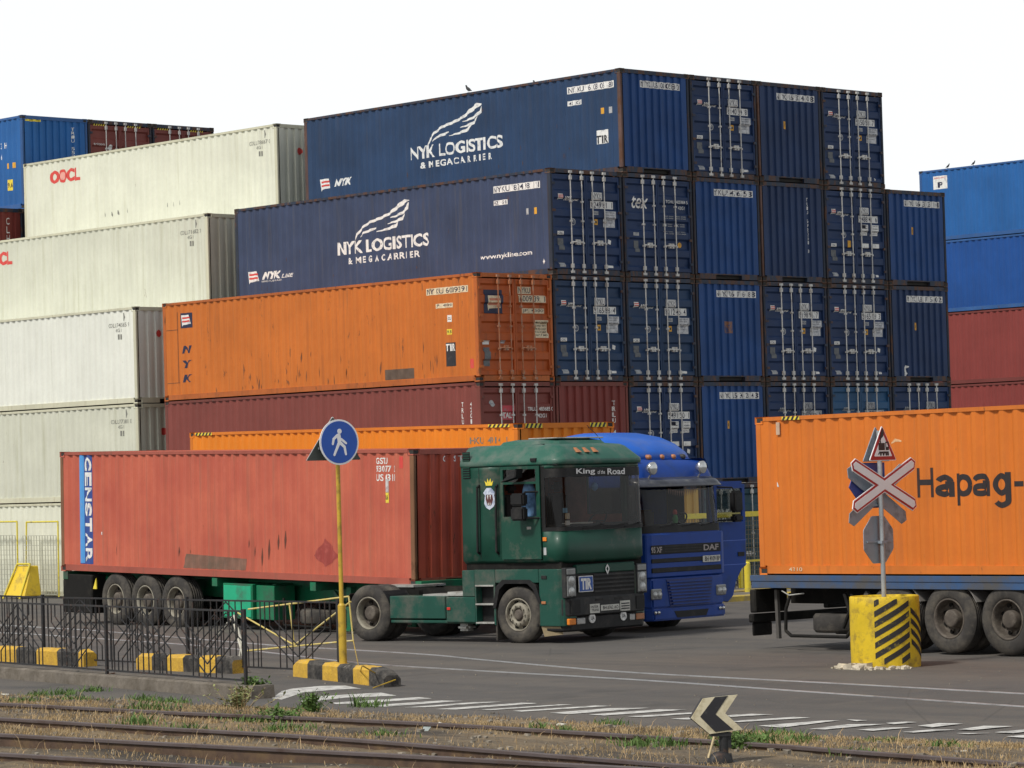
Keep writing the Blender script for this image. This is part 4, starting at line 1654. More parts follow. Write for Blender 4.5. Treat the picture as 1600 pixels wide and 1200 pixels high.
    for yy in (.55, 1.85):
        b = MB()
        b.box(-.55, .0, yy - .27, yy + .27, 1.54, 1.98)
        b.box(-.62, -.46, yy - .26, yy + .26, 1.95, 2.62)
        b.box(-.58, -.48, yy - .14, yy + .14, 2.64, 2.82)
        b.build("seat", SEAT, t, .05, segs=2)
    b = MB()
    pts = [(.38 + .13 * math.sin(a), 1.85 + .23 * math.cos(a), 2.10 + .19 * math.sin(a)) for a in [2 * math.pi * i / 20 for i in range(21)]]
    rod(b, pts, .016)
    rod(b, [(.38, 1.62, 2.1), (.38, 2.08, 2.1)], .014)
    rod(b, [(.38, 1.85, 2.1), (.6, 1.85, 1.95)], .03)
    b.build("steering_wheel", BLACK, t)
    b = MB()
    b.box(.78, .98, .72, .98, 2.075, 2.10)
    b.box(.70, .92, .45, .70, 2.08, 2.095)
    b.build("dashboard_paper", PLATEW, t)
    b = MB()
    b.add([(1.0, .62, 2.06), (1.02, .78, 2.06), (1.0, .78, 2.3), (.98, .62, 2.3)], [(0, 1, 2, 3)]) if False else None
    for yy, z0, z1, m in ((.16, 2.06, 2.14, W_), (.16, 2.17, 2.27, CR_), (.10, 2.28, 2.36, decal("pale_blue", (.2, .45, .65), .2))):
        b = MB()
        b.box(1.015, 1.02, yy, yy + .12, z0, z1)
        b.build("screen_sticker", m, ws)
    # lower body
    for ya, yb in ((0.0, .36), (2.04, 2.40)):
        b = MB()
        b.prism([(.50, ya), (.94, ya), (1.02, ya + .06 if ya < 1 else ya), (1.06, ya + .16 if ya < 1 else ya + .2), (1.06, yb), (.50, yb)] if ya < 1 else [(.50, ya), (1.06, ya), (1.06, yb - .16), (1.02, yb - .06), (.94, yb), (.50, yb)], 'z', .30, 1.30)
        b.build("front_wing", GREENL, t, .015)
    b = MB()
    b.box(.4, .45, 0.02, .3, .3, .4)
    for x, yy in ((.60, -.004),):
        b.box(.57, .69, -.015, .0, 1.13, 1.19)
    b.build("wing_handle", BLACK, t, .005)
    b = MB()
    b.box(.56, .66, -.02, 0, .69, .74)
    b.build("side_indicator", AMBERD, t, .008)
    for y0, y1 in ((.04, .33), (2.06, 2.36)):
        b = MB()
        b.box(.98, 1.085, y0, y1, .79, 1.32)
        h = b.build("headlight", DGREY, t, .012)
        b = MB()
        b.box(1.075, 1.095, y0 + .025, y1 - .025, 1.20, 1.30)
        b.box(1.075, 1.095, y0 + .025, y1 - .025, .82, 1.17)
        b.build("lens", plain("grey_lens", (.30, .31, .31), .15, .3, .1, 9), h, .008)
        b = MB()
        for zz in (.90, 1.09):
            b.lathe([(.085, .0), (.08, .012), (.05, .02), (.001, .022)], (1.094, (y0 + y1) / 2, zz), 'x', 18)
        b.build("reflector", REFL, h)
    b = MB()
    b.box(.95, 1.07, .37, 2.03, 1.20, 1.36)
    b.build("hood_panel", GREEN, t, .015)
    b = MB()
    b.box(.95, 1.045, .37, 2.03, .79, 1.20)
    g = b.build("grille", BLACK, t)
    b = MB()
    for i in range(5):
        z = .86 + i * .072
        b.box(1.04, 1.075, .84, 2.0, z, z + .03)
    b.build("grille_slat", DGREY, g)
    # lozenge emblem
    b = MB()
    lz = [(0, .09), (.055, .02), (.055, -.02), (0, -.10), (-.055, -.02), (-.055, .02)]
    ring = [(1.085, 1.22 + a, 1.26 + c) for a, c in lz]
    inn = [(1.085, 1.22 + a * .45, 1.26 + c * .5) for a, c in lz]
    b.add(ring + inn, [(i, (i + 1) % 6, 6 + (i + 1) % 6, 6 + i) for i in range(6)])
    b.build("lozenge_emblem", CHROME, t)
    # TIR plate
    b = MB()
    b.box(1.075, 1.085, .40, .80, .88, 1.16)
    p = b.build("sign_plate", W_, t)
    b = MB()
    b.box(1.084, 1.090, .415, .785, .895, 1.145)
    b.build("plate_field", BLUEP, p)
    V, F = fit("TIR", .45, .75, .92, 1.12, .05)
    b = MB()
    b.add([(1.093, y_, z_) for y_, z_ in V], F)
    b.build("plate_lettering", W_, p)
    # bumper
    b = MB()
    b.prism([(.55, .02), (.98, .02), (1.08, .14), (1.10, .5), (1.10, 1.9), (1.08, 2.26), (.98, 2.38), (.55, 2.38)], 'z', .47, .79)
    bp = b.build("bumper", DGREY, t, .02)
    b = MB()
    for y0, y1 in ((.16, .40), (2.0, 2.24)):
        b.box(1.088, 1.106, y0, y1, .52, .75)
    for y0 in (.82, 1.38):
        b.box(1.09, 1.106, y0, y0 + .22, .71, .75)
    b.build("bumper_recess", BLACK, bp)
    for y0, y1, z0, z1, tx in ((.66, .93, .50, .66, "TRANS"), (.97, 1.49, .53, .63, "BH 3762 AO"), (1.52, 1.80, .50, .68, "")):
        b = MB()
        b.box(1.105, 1.115, y0, y1, z0, z1)
        p = b.build("number_plate", PLATEW, t)
        b = MB()
        if tx == "TRANS":
            V, F = merge2d(fit("INTER", y0 + .03, y1 - .04, z0 + .09, z1 - .03, .01), fit("TRANS", y0 + .03, y1 - .03, z0 + .03, z0 + .075, .01))
        elif tx:
            V, F = fit(tx, y0 + .05, y1 - .03, z0 + .02, z1 - .02, .012)
        else:
            V, F = merge2d(*[rect(y0 + .02, y1 - .02, z, z + .022) for z in (z0 + .03, z0 + .075, z0 + .12)])
        b.add([(1.118, y_, z_) for y_, z_ in V], F)
        b.build("plate_lettering", K_, p)
    b = MB()
    b.prism([(.60, .04), (.96, .04), (1.06, .16), (1.07, 2.24), (.96, 2.36), (.60, 2.36)], 'z', .20, .47)
    sp = b.build("lower_spoiler", BLACK, t, .03)
    for yy, tx in ((.76, "UA"), (1.65, "UA")):
        V, F = disc2d(yy, .41, .085, 18)
        b = MB()
        b.prism(V, 'x', 1.06, 1.082)
        p = b.build("country_plate", W_, t)
        V, F = fit(tx, yy - .05, yy + .05, .38, .445, .01)
        b = MB()
        b.add([(1.086, y_, z_) for y_, z_ in V], F)
        b.build("plate_lettering", K_, p)
    for y0, y1, m in ((.10, .30, AMBER), (.34, .56, LENS), (1.84, 1.98, LENS), (2.02, 2.26, AMBERD)):
        b = MB()
        b.box(1.02, 1.085, y0, y1, .32, .43)
        b.build("fog_lamp" if m is LENS else "turn_signal", m, t, .012)
    # wheel arches
    for y0, y1 in ((-.02, .36), (2.04, 2.42)):
        b = MB()
        oa = [(-.55, .62), (-.47, 1.00), (-.32, 1.12), (.30, 1.12), (.45, 1.02), (.56, .72), (.49, .72), (.38, .95), (.25, 1.05), (-.26, 1.05), (-.39, .95), (-.48, .62)]
        for a in range(0, 5):
            q = [oa[a], oa[a + 1], oa[10 - a], oa[11 - a]]
            b.prism(q, 'y', y0, y1)
        b.build("wheel_arch", BLACK, t)
    for y0, y1 in ((0, .36), (2.04, 2.4)):
        b = MB()
        b.box(-.50, .498, y0, y1, 1.06, 1.30)
        b.build("fender", GREENL, t, .012)
    b = MB()
    b.box(-.52, -.49, .02, .34, .05, .62)
    b.build("mudflap", RUBBER, t)
    b = MB()
    b.add([(.52, .02, .30), (.95, .02, .30), (.95, .1, .16), (.56, .05, .12)], [(0, 1, 2, 3)])
    b.build("mudflap", plain("tan_flap", (.28, .22, .13), .8, 0, .2, 4), t)
    # steps
    b = MB()
    b.box(-.97, -.50, .30, .34, .32, 1.0)
    b.box(-.97, -.945, 0, .34, .32, 1.02)
    b.box(-.535, -.50, 0, .34, .32, 1.02)
    b.box(-.97, -.50, 0, .34, 1.02, 1.30)
    stp = b.build("step_housing", GREENL, t)
    b = MB()
    b.box(-.945, -.535, .02, .30, .32, 1.02)
    b.v = [(x, y + (.14 if y < .1 else 0), z) for x, y, z in b.v]
    b.build("step_recess", BLACK, stp)
    for z in (.34, .67, 1.0):
        b = MB()
        b.box(-.955, -.525, -.02, .28, z, z + .03)
        b.build("step_tread", METAL, stp, .004)
    b = MB()
    b.box(-1.27, -.975, 0, .40, .82, 1.29)
    b.build("air_filter_box", GREENL, t, .012)
    b = MB()
    b.box(-1.67, -.975, 0, .5, .36, .815)
    b.box(-3.03, -1.69, 0, .5, .42, .83)
    b.box(-3.03, -.975, .02, .5, .34, .40)
    sk = b.build("side_fairing", GREENL, t, .015)
    b = MB()
    b.box(-1.64, -1.56, -.015, 0.0, .58, .63)
    b.build("side_indicator", REDL, sk, .006)
    b = MB()
    b.box(-1.52, -1.24, .1, .35, .20, .335)
    b.build("air_tank", METAL, t, .05, segs=2)
    b = MB()
    b.box(-2.3, -1.3, .1, .6, .832, .86)
    b.box(-1.75, -1.3, .15, .55, .86, .90)
    b.build("catwalk", METAL, t)
    b = MB()
    for y0 in (.78, 1.52):
        b.box(-4.5, .9, y0, y0 + .1, .68, .95)
    for x in (-4.4, -3.0, -1.8, -.6, .5):
        b.box(x, x + .1, .78, 1.62, .70, .9)
    b.box(-.9, .6, .6, 1.8, .5, 1.25)
    b.cyl((0, .3, .5), (0, 2.1, .5), .07)
    b.cyl((-3.57, .4, .51), (-3.57, 2.0, .51), .12)
    b.build("chassis", CHASS, t)
    b = MB()
    b.prism([(-4.0, .85), (-3.1, .75), (-2.95, 1.2), (-3.1, 1.65), (-4.0, 1.55)], 'z', .96, 1.0)
    b.build("fifth_wheel", METAL, t)
    for y0, y1 in ((.0, .62), (1.78, 2.4)):
        for a0 in (20, 140):
            b = MB()
            P = []
            for i in range(4):
                a = R(a0 + i * 9)
                P.append((.56 * math.cos(a), .56 * math.sin(a)))
            for i in range(3):
                b.add([(-3.57 + P[i][0], y0, .51 + P[i][1]), (-3.57 + P[i + 1][0], y0, .51 + P[i + 1][1]), (-3.57 + P[i + 1][0], y1, .51 + P[i + 1][1]), (-3.57 + P[i][0], y1, .51 + P[i][1])], [(0, 1, 2, 3)])
            solid(b.build("mudguard", BLACK, t), .012)
    for y, s in ((0.0, 1), (2.4, -1)):
        wheel(t, 0, y, .50, .50, .30, 'front', s)
        wheel(t, -3.57, y, .515, .515, .29, 'rear', s)
        wheel(t, -3.57, y + s * .33, .515, .515, .29, 'rear', s)
    # things in the cab that could be taken out
    M = Matrix.Translation(t.location) @ Matrix.Rotation(yw, 4, 'Z')
    b = MB()
    r_ = random.Random(3)
    lo = []
    for i, (z, hw, hx) in enumerate(((1.0, .10, .06), (.85, .14, .08), (.5, .16, .10), (.15, .17, .10), (.0, .15, .09))):
        lo.append([(math.cos(2 * math.pi * q / 12) * hx * (1 + .2 * math.sin(3 * q + i)), math.sin(2 * math.pi * q / 12) * hw * (1 + .15 * math.cos(2 * q + i)), z * .62) for q in range(12)])
    b.loft(lo, True, cap0=True, cap1=True)
    o = b.build("hanging_jacket", plain("jacket_blue", (.10, .20, .36), .9, 0, .4, 9), None)
    o.location = M @ Vector((.12, .26, 2.18))
    tag(o, "blue jacket hanging behind the green truck's open side window", "jacket")
    b = MB()
    b.lathe([(.001, .07), (.03, .065), (.055, .03), (.06, 0), (.05, -.04), (.02, -.075), (.001, -.08)], (0, 0, 0), 'z', 16)
    b.cyl((0, 0, .07), (0, 0, .34), .003, 5)
    o = b.build("air_freshener", plain("freshener_blue", (.12, .30, .62), .4, 0, .1), None)
    o.location = M @ Vector((.93, 1.12, 2.72))
    tag(o, "small blue egg hanging inside the green truck's windscreen", "air freshener")
    return t


cab_green()


def cab_blue():
    yw = R(-84)
    loc = (-8.631, -13.740, -0.15)
    t = thing("tractor_unit", "bright blue truck tractor with domed roof fairing and its driver's door hanging open", "truck", loc, yw, "truck tractors")
    W, RC, XR = 2.4, 0.22, -2.15
    XS = [-1.5, -1.28, -.36, -.28]
    LV = [(1.02, .02, 0.0), (1.10, 0, .01), (1.88, 0, .01), (1.98, 0, -.005), (2.74, 0, -.10), (2.80, 0, -.11), (2.92, .01, -.13), (3.10, .05, -.20), (3.22, .12, -.32), (3.26, .25, -.5)]
    loops = [plan_loop(z, XR, xf, ins, W, RC, XS) for z, ins, xf in LV]
    k = len(loops[0])
    n0, n1 = 5, k - 6

    def skip(j, i):
        if n0 <= i < n1 and j in (2, 3) and j == 3:
            return True
        if i in (2, 3) and 3 <= j <= 3:
            return i == 2 or False
        if i in (k - 2 - 2, k - 2 - 3) and 1 <= j <= 4:      # left door opening
            return i in (k - 4,)
        return False
    b = MB()
    b.loft(loops, True, cap1=True, skip=skip)
    body = solid(b.build("cab_body", DBLUE, t, merge=True), .03)
    gl = [[p for p in L[n0:n1 + 1]] for L in loops[3:5]]
    b = MB()
    b.loft(gl, True, closed=False)
    ws = b.build("windscreen", GLASSC, t, merge=True)
    b = MB()
    b.box(-1.28, -.36, .01, .016, 1.98, 2.74)
    b.build("side_window", GLASSC, t)
    # black screen surround and lower sill
    b = MB()
    lo2 = []
    for z, dx in ((1.885, .016), (2.02, .012)):
        q = (z - 1.88) / .1
        L = plan_loop(z, XR, .01 - .015 * min(1, max(0, q)), 0, W, RC, XS)
        lo2.append([(x + .012 * (x > -.3), y + (.010 if y > W - .1 else (-.010 if y < .1 else 0)), zz) for x, y, zz in L[n0:n1 + 1]])
    b.loft(lo2, True, closed=False)
    b.build("screen_sill", BLACK, ws)
    b = MB()
    for yy in (-.008, W - .012):
        b.box(-.36, -.20, yy, yy + .02, 1.98, 2.78)
    b.build("pillar_trim", BLACK, t)
    for y0, y1 in ((.45, .95), (1.1, 1.6), (1.7, 2.1)):
        b = MB()
        rod(b, [(.03, y0, 1.99), (.03, y1 + .1, 2.05)], .009)
        b.build("wiper", BLACK, t)
    # sun visor
    b = MB()
    vl = []
    for z, d, e in ((2.90, .0, .0), (2.84, .12, .02), (2.73, .22, .04)):
        L = plan_loop(z, XR, -.12 + d, -e, W, RC + .05, XS)
        vl.append(L[n0:n1 + 1])
    b.loft(vl, True, closed=False)
    solid(b.build("sun_visor", plain("smoked_visor", (.05, .055, .075), .25, 0, .2, 4, (.12, .12, .12), .3), t), .012)
    # roof fairing: a big rounded dome rising to the rear
    b = MB()
    fl = []
    prof = [(-.38, 3.25, .06), (-.46, 3.42, .10), (-.72, 3.58, .14), (-1.05, 3.70, .17), (-1.5, 3.78, .20), (-1.9, 3.79, .22), (-2.15, 3.76, .24), (-2.22, 3.66, .26)]
    for x, z, ins in prof:
        L = []
        h = z - 3.20
        for q in range(17):
            a = math.pi * q / 16
            yy = W / 2 - (W / 2 - .12) * (1 if abs(math.cos(a)) > 1 else math.copysign(abs(math.cos(a)) ** .42, math.cos(a)))
            zz = 3.20 + h * (math.sin(a) ** .55 if math.sin(a) > 0 else 0)
            xx = x - (.10 + .35 * max(0, 1 + x)) * ((yy - W / 2) / (W / 2)) ** 2 * (1 if x > -1.2 else .4)
            L.append((xx, yy, zz))
        fl.append(L)
    b.loft(fl, True, closed=False, cap1=True)
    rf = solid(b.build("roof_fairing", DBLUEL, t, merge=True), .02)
    for i, yy in enumerate((.22, .62, 1.0, 1.36, 1.68)):
        b = MB()
        b.lathe([(.05, -.05), (.05, .02), (.04, .045), (.001, .055)], (-.42 - .06 * ((yy - 1.0) / 1.0) ** 2, yy + .12, 3.29), 'x', 12)
        b.build("marker_lamp", AMBERD if i in (1, 2, 3) else DGREY, rf)
    b = MB()
    rod(b, [(-.95, .25, 3.42), (-1.15, .10, 3.75), (-1.3, .02, 3.92)], .006)
    b.box(-1.0, -.9, .22, .28, 3.38, 3.45)
    b.build("aerial", BLACK, t)
    for yy in (.30, 1.80):
        h = None
        b = MB()
        b.lathe([(.001, -.10), (.08, -.09), (.115, -.02), (.12, .03), (.112, .035)], (.0, yy, 3.08), 'x', 24)
        b.cyl((-.03, yy, 2.98), (-.10, yy, 2.90), .015, 6)
        h = b.build("spot_lamp", CHROME, t)
        b = MB()
        b.lathe([(.112, .034), (.09, .045), (.04, .052), (.001, .054)], (.0, yy, 3.08), 'x', 24)
        b.build("lens", LENS, h)
    # front panel with slots
    b = MB()
    b.prism([(-.1, .0), (.02, .02), (.06, .14), (.065, 1.2), (.06, 2.26), (.02, 2.38), (-.1, 2.4)], 'z', 1.06, 1.87)
    fp = b.build("front_panel", DBLUE, t, .02)
    for z0, z1 in ((1.49, 1.66), (1.33, 1.41), (1.15, 1.24)):
        b = MB()
        b.box(.03, .075, .12, 2.22, z0, z1)
        b.build("grille_slot", BLACK, fp, .008)
    b = MB()
    for z in (1.525, 1.575, 1.625):
        b.box(.06, .082, .5, 1.62, z, z + .012)
    b.build("grille_slat", DGREY, fp)
    for tx, y0, y1 in (("DAF", 1.68, 2.14), ("95 XF", .10, .42)):
        V, F = fit(tx, y0, y1, 1.52, 1.63, .03)
        b = MB()
        b.add([(.079, y_, z_) for y_, z_ in V], F)
        b.build("badge_lettering", decal("badge_silver", (.34, .30, .29), .3, (.15, .13, .13)), fp)
    b = MB()
    b.box(.078, .088, 1.64, 2.17, 1.30, 1.42)
    p = b.build("number_plate", PLATEW, t)
    V, F = fit("BH 4109 BP", 1.70, 2.15, 1.315, 1.405, .012)
    b = MB()
    b.add([(.091, y_, z_) for y_, z_ in V], F)
    b.build("plate_lettering", K_, p)
    # lower bumper with its own grille
    b = MB()
    b.prism([(-.5, .0), (-.08, .01), (.06, .12), (.09, .5), (.09, 1.9), (.06, 2.28), (-.08, 2.39), (-.5, 2.4)], 'z', .50, 1.045)
    b.prism([(-.5, .0), (-.06, .01), (.09, .12), (.12, .5), (.12, 1.9), (.09, 2.28), (-.06, 2.39), (-.5, 2.4)], 'z', .27, .495)
    bm_ = b.build("bumper", DBLUE, t, .03, segs=2)
    b = MB()
    b.prism([(.50, 1.02), (1.90, 1.02), (1.80, .52), (.60, .52)], 'x', .085, .098)
    gr = b.build("lower_grille", plain("grille_navy", (.006, .02, .14), .5), bm_)
    b = MB()
    for i in range(8):
        z = .55 + i * .058
        ins = .12 * (1 - i / 8)
        b.box(.095, .135, .52 + ins, 1.88 - ins * .9, z, z + .026)
    b.build("grille_slat", DBLUE, gr)
    b = MB()
    b.prism([(.68, .43), (1.72, .43), (1.64, .31), (.76, .31)], 'x', .10, .126)
    b.build("bumper_slot", BLACK, bm_)
    for y0, y1 in ((.06, .36), (2.02, 2.32)):
        b = MB()
        b.box(.05, .105, y0, y1, .66, .86)
        h = b.build("headlight", plain("grey_lens", (.30, .31, .31), .15, .3, .1, 9), t, .02)
        b = MB()
        for yy in (y0 + .09, y1 - .08):
            b.lathe([(.065, .0), (.06, .01), (.001, .014)], (.106, yy, .75), 'x', 14)
        b.build("reflector", REFL, h)
        b = MB()
        for yy in (y0 + .06, y0 + .16):
            b.lathe([(.035, 0), (.03, .02), (.001, .024)], (.118, yy, .42), 'x', 12)
        b.build("fog_lamp", CHROME, t)
    # the open door: swung out on its front hinge, its edge towards us
    dr = thing_part = bpy.data.objects.new("door", None)
    C.objects.link(dr)
    dr.parent = t
    dr.location = (-.26, 2.43, 0)
    dr.rotation_euler = (0, 0, R(86))
    # local: x outward along the door from the hinge, y thickness, z up
    b = MB()
    out = [(0, .55), (.34, .50), (.50, .62), (.60, .90), (.78, 1.12), (.90, 1.18), (.92, 2.02), (0, 2.02)]
    b.prism(out, 'y', -.03, .03)
    b.build("door_panel", DBLUE, dr, .01)
    b = MB()
    for x0, x1, z0, z1 in ((0, .10, 2.02, 2.80), (.84, .92, 2.02, 2.74), (.10, .84, 2.66, 2.80)):
        b.box(x0, x1, -.025, .025, z0, z1)
    b.build("window_frame", DBLUE, dr)
    b2 = MB()
    b2.box(-1.30, -.88, 2.35, 2.37, 1.95, 2.78)
    b2.build("interior_dark_sheet", plain("interior_dark", (.03, .03, .032), .9), t)  # added dark sheet standing in for the shaded far inside of the cab
    b = MB()
    b.box(.10, .84, -.004, .004, 2.02, 2.66)
    b.build("door_window", GLASSC, dr)
    b = MB()
    b.box(.66, .84, -.045, -.03, 1.36, 1.44)
    b.build("door_handle", BLACK, dr)
    b = MB()
    b.box(.0, .92, -.034, -.029, 1.66, 1.675)
    b.box(.0, .91, -.034, -.029, 1.20, 1.215)
    b.build("door_trim", plain("pale_blue_line", (.05, .12, .5), .4), dr)
    b = MB()
    b.box(.36, .62, -.26, -.10, 2.20, 2.62)
    b.box(.36, .62, -.26, -.10, 2.02, 2.17)
    b.build("mirror", BLACK, dr, .04, segs=2)
    b = MB()
    rod(b, [(.12, -.03, 2.70), (.40, -.16, 2.68), (.44, -.18, 2.60)], .016)
    rod(b, [(.12, -.03, 2.06), (.40, -.16, 2.06)], .016)
    b.build("mirror_arm", BLACK, dr)
    b = MB()
    b.box(.12, .5, -.33, -.18, 2.15, 2.6) if False else b.box(.16, .42, -.26, -.14, 2.2, 2.6)
    b.v = [(x - .5, y, z) for x, y, z in b.v]
    b.build("mirror", BLACK, t, .03)
    # inside
    b = MB()
    b.box(-2.1, -.15, .05, 2.35, 1.28, 1.32)
    b.build("cab_floor", INTER, t)
    b = MB()
    b.loft([[(-.50, .06, 1.32), (-.12, .06, 1.32), (-.12, .06, 2.0), (-.30, .06, 2.04), (-.48, .06, 1.96)], [(-.50, 2.34, 1.32), (-.12, 2.34, 1.32), (-.12, 2.34, 2.0), (-.30, 2.34, 2.04), (-.48, 2.34, 1.96)]], cap0=True, cap1=True)
    b.build("dashboard", BLACK, t)
    b = MB()
    b.box(-2.08, -2.04, .06, 2.34, 1.32, 3.1)
    b.build("rear_wall", plain("cab_lining", (.05, .05, .048), .9), t)
    for yy in (.55, 1.85):
        b = MB()
        b.box(-1.45, -.92, yy - .26, yy + .26, 1.32, 1.72)
        b.box(-1.55, -1.38, yy - .25, yy + .25, 1.70, 2.30)
        b.build("seat", SEAT, t, .05, segs=2)
    b = MB()
    pts = [(-.62 + .14 * math.sin(a), 1.80 + .23 * math.cos(a), 2.06 + .17 * math.sin(a)) for a in [2 * math.pi * i / 20 for i in range(21)]]
    rod(b, pts, .017)
    rod(b, [(-.62, 1.57, 2.06), (-.62, 2.03, 2.06)], .014)
    rod(b, [(-.62, 1.8, 2.06), (-.4, 1.8, 1.9)], .03)
    b.build("steering_wheel", BLACK, t)
    b = MB()
    for i in range(16):
        yy = .95 + i * .055
        b.add([(-.16, yy, 2.70 - .05 * math.sin(math.pi * i / 15)), (-.16, yy + .035, 2.70 - .05 * math.sin(math.pi * i / 15)), (-.16, yy + .018, 2.60 - .06 * math.sin(math.pi * i / 15))], [(0, 1, 2)])
    solid(b.build("window_fringe", plain("fringe", (.30, .16, .12), .9, 0, .4, 20), t), .004)
    # lower body, chassis, wheels
    for yy in (0.0, 2.05):
        b = MB()
        b.box(-1.95, -.45, yy, yy + .35, 1.02, 1.06)
        b.box(-2.15, -1.95, yy, yy + .35, .40, 1.06)
        b.build("wing", DBLUE, t)
    b = MB()
    for y0 in (.78, 1.52):
        b.box(-5.4, -.2, y0, y0 + .1, .68, .95)
    b.box(-2.0, -.6, .6, 1.8, .5, 1.2)
    for x in (-5.3, -4.0, -2.8):
        b.box(x, x + .1, .78, 1.62, .7, .9)
    b.build("chassis", CHASS, t)
    b = MB()
    b.box(-2.1, -.3, .08, 2.32, .92, 1.26)
    b.build("cab_mounting", CHASS, t)
    for yy in (.02, 2.05):
        b = MB()
        b.box(-3.6, -2.3, yy, yy + .33, .45, .95)
        b.build("fuel_tank", METAL, t, .06, segs=2)
    for y, s in ((0.02, 1), (2.38, -1)):
        wheel(t, -1.40, y, .50, .50, .30, 'front', s, RIMB)
        wheel(t, -4.95, y, .51, .51, .29, 'rear', s, RIMB)
        wheel(t, -4.95, y + s * .32, .51, .51, .29, 'rear', s, RIMB)
    M = Matrix.Translation(loc) @ Matrix.Rotation(yw, 4, 'Z')
    b = MB()
    b.lathe([(.001, 0), (.05, .0), (.06, .08), (.04, .15), (.001, .17)], (0, 0, 0), 'z', 10)
    o = b.build("toy_parrot", plain("toy_green", (.05, .22, .06), .8, 0, .3, 10), None)
    o.location = M @ Vector((-.22, 1.22, 2.045))
    tag(o, "small green and red stuffed toy on the blue truck's dashboard", "toy")
    b = MB()
    b.lathe([(.001, .16), (.04, .165), (.045, .21), (.03, .25), (.001, .26)], (0, 0, 0), 'z', 10)
    b.build("head", plain("toy_red", (.40, .05, .04), .8), o)
    return t


cab_blue()


# ---- semi-trailers; their frame starts at the container's rear near lower corner
def rig(x, y, z, yaw, pitch):
    e = (0, -pitch, yaw)
    M = Matrix.LocRotScale(Vector((x, y, z)), None, None) @ (Matrix.Rotation(yaw, 4, 'Z') @ Matrix.Rotation(-pitch, 4, 'Y'))
    return M


def put_on(M, o, off=(0, 0, 0)):
    o.matrix_world = M @ Matrix.Translation(off)
    return o


RIG_G = rig(-10.628, 1.896, 1.130, R(-92.78), -.0219)
RIG_D = rig(-6.514, 2.667, 1.527, R(-95.85), -.015)
RIG_R = rig(-12.120, -19.785, 1.127, R(-93), 0)
MID = (CL / 2, CW / 2, 0)

# red container on the green truck's trailer
REDT = paint("paint_faded_red", (0.49, 0.105, 0.068), 0.3, 0.55, 0.12, (0.24, 0.105, 0.065), 0.6, (0.55, 0.140, 0.082))
REDTF = paint("paint_faded_red_frame", (0.34, 0.085, 0.058), 0.5, 0.45, 0.15, (0.15, 0.08, 0.05))
REDTE = paint("paint_red_end", (0.46, 0.085, 0.048), 0.45, 0.75, 0.2, (0.10, 0.035, 0.022))
c = Container("faded red container with a vertical blue and white lettered strip, on the green trailer", (0, 0, 0), 0, REDT, REDTF)
c.P['front'].material_slots[0].material = REDTE
put_on(RIG_G, c.root, MID)
for q in ((1, -1), (-1, -1)):
    c.posts[q].material_slots[0].material = paint('paint_post_brown', (0.20, 0.095, 0.048), 0.9, 0.8, 0.25, (0.09, 0.05, 0.03))
c.put("strip_field", 'sideN', rect(.70, 1.20, .17, 2.485), decal("strip_navy", (.03, .07, .28), .1, (.1, .1, .2)))
c.put("strip_stripe", 'sideN', rect(.705, .90, .19, 2.48), decal("strip_blue", (.07, .30, .68), .12, (.2, .3, .5)), .006)
for k, ch in enumerate("GENSTAR"):
    v1 = 2.44 - k * .322
    c.put("strip_lettering", 'sideN', fit(ch, .92, 1.185, v1 - .293, v1, .02, 0, 90), W_, .008)
c.put("strip_lettering", 'sideN', merge2d(rect(.925, 1.055, 2.147, 2.20), rect(1.015, 1.06, 2.20, 2.305)), W_, .0086)
c.put("container_number", 'sideN', merge2d(fit("GSTU", 11.05, 11.40, 2.28, 2.40, .02), fit("930177  2", 11.05, 11.62, 2.13, 2.25, .02), fit("US  4310", 11.05, 11.62, 1.96, 2.09, .02)), W_)
c.put("sticker", 'sideN', rect(11.31, 11.42, 1.74, 2.0), decal("grey_white_decal", (.6, .6, .6), .6, (.3, .2, .2)))
c.put("warning_label", 'sideN', rect(11.30, 11.42, 1.55, 1.76), YE_)
c.put("small_print", 'sideN', fit("8.6", 11.32, 11.40, 1.61, 1.70, .02), K_, .006)
c.put("red_tag", 'sideN', rect(11.73, 11.82, 2.2, 2.42), RD_)
c.put("repair_patch", 'sideN', ([(4.55, .17), (6.74, .17), (6.78, .40), (4.72, .46)], [(0, 1, 2, 3)]), plain("brown_dirt_patch", (.20, .105, .075), .85, 0, .25, 3, (.12, .085, .06), .5, 2))
c.put("lozenge_mark", 'sideN', ([(9.01, .51), (9.42, .85), (9.83, .51), (9.42, .30)], [(0, 1, 2, 3)]), decal("dark_red_decal", (.30, .045, .035), .3, (.45, .1, .08)))  # darker red lozenge on the side panel
c.put("sticker", 'sideN', rect(1.52, 1.60, .80, .86), W_)
c.put("container_number", 'front', merge2d(*[fit(ch, u, u + .09, 2.31, 2.42, .02) for ch, u in zip("GSTU", (.72, .98, 1.12, 1.34))]), W_)
for (u, v, h) in ((2.1, .5, .25), (4.45, .5, .2), (7.3, .45, .35), (7.55, .6, .4), (7.85, .75, .3), (8.1, .8, .35), (7.05, .55, .2), (6.9, .7, .15)):
    c.put("rust_scar", 'sideN', stroke([(u, v - h / 2, .004), (u + .01, v, .022), (u + .015, v + h / 2, .004)]), plain("scar", (.12, .045, .03), .9))

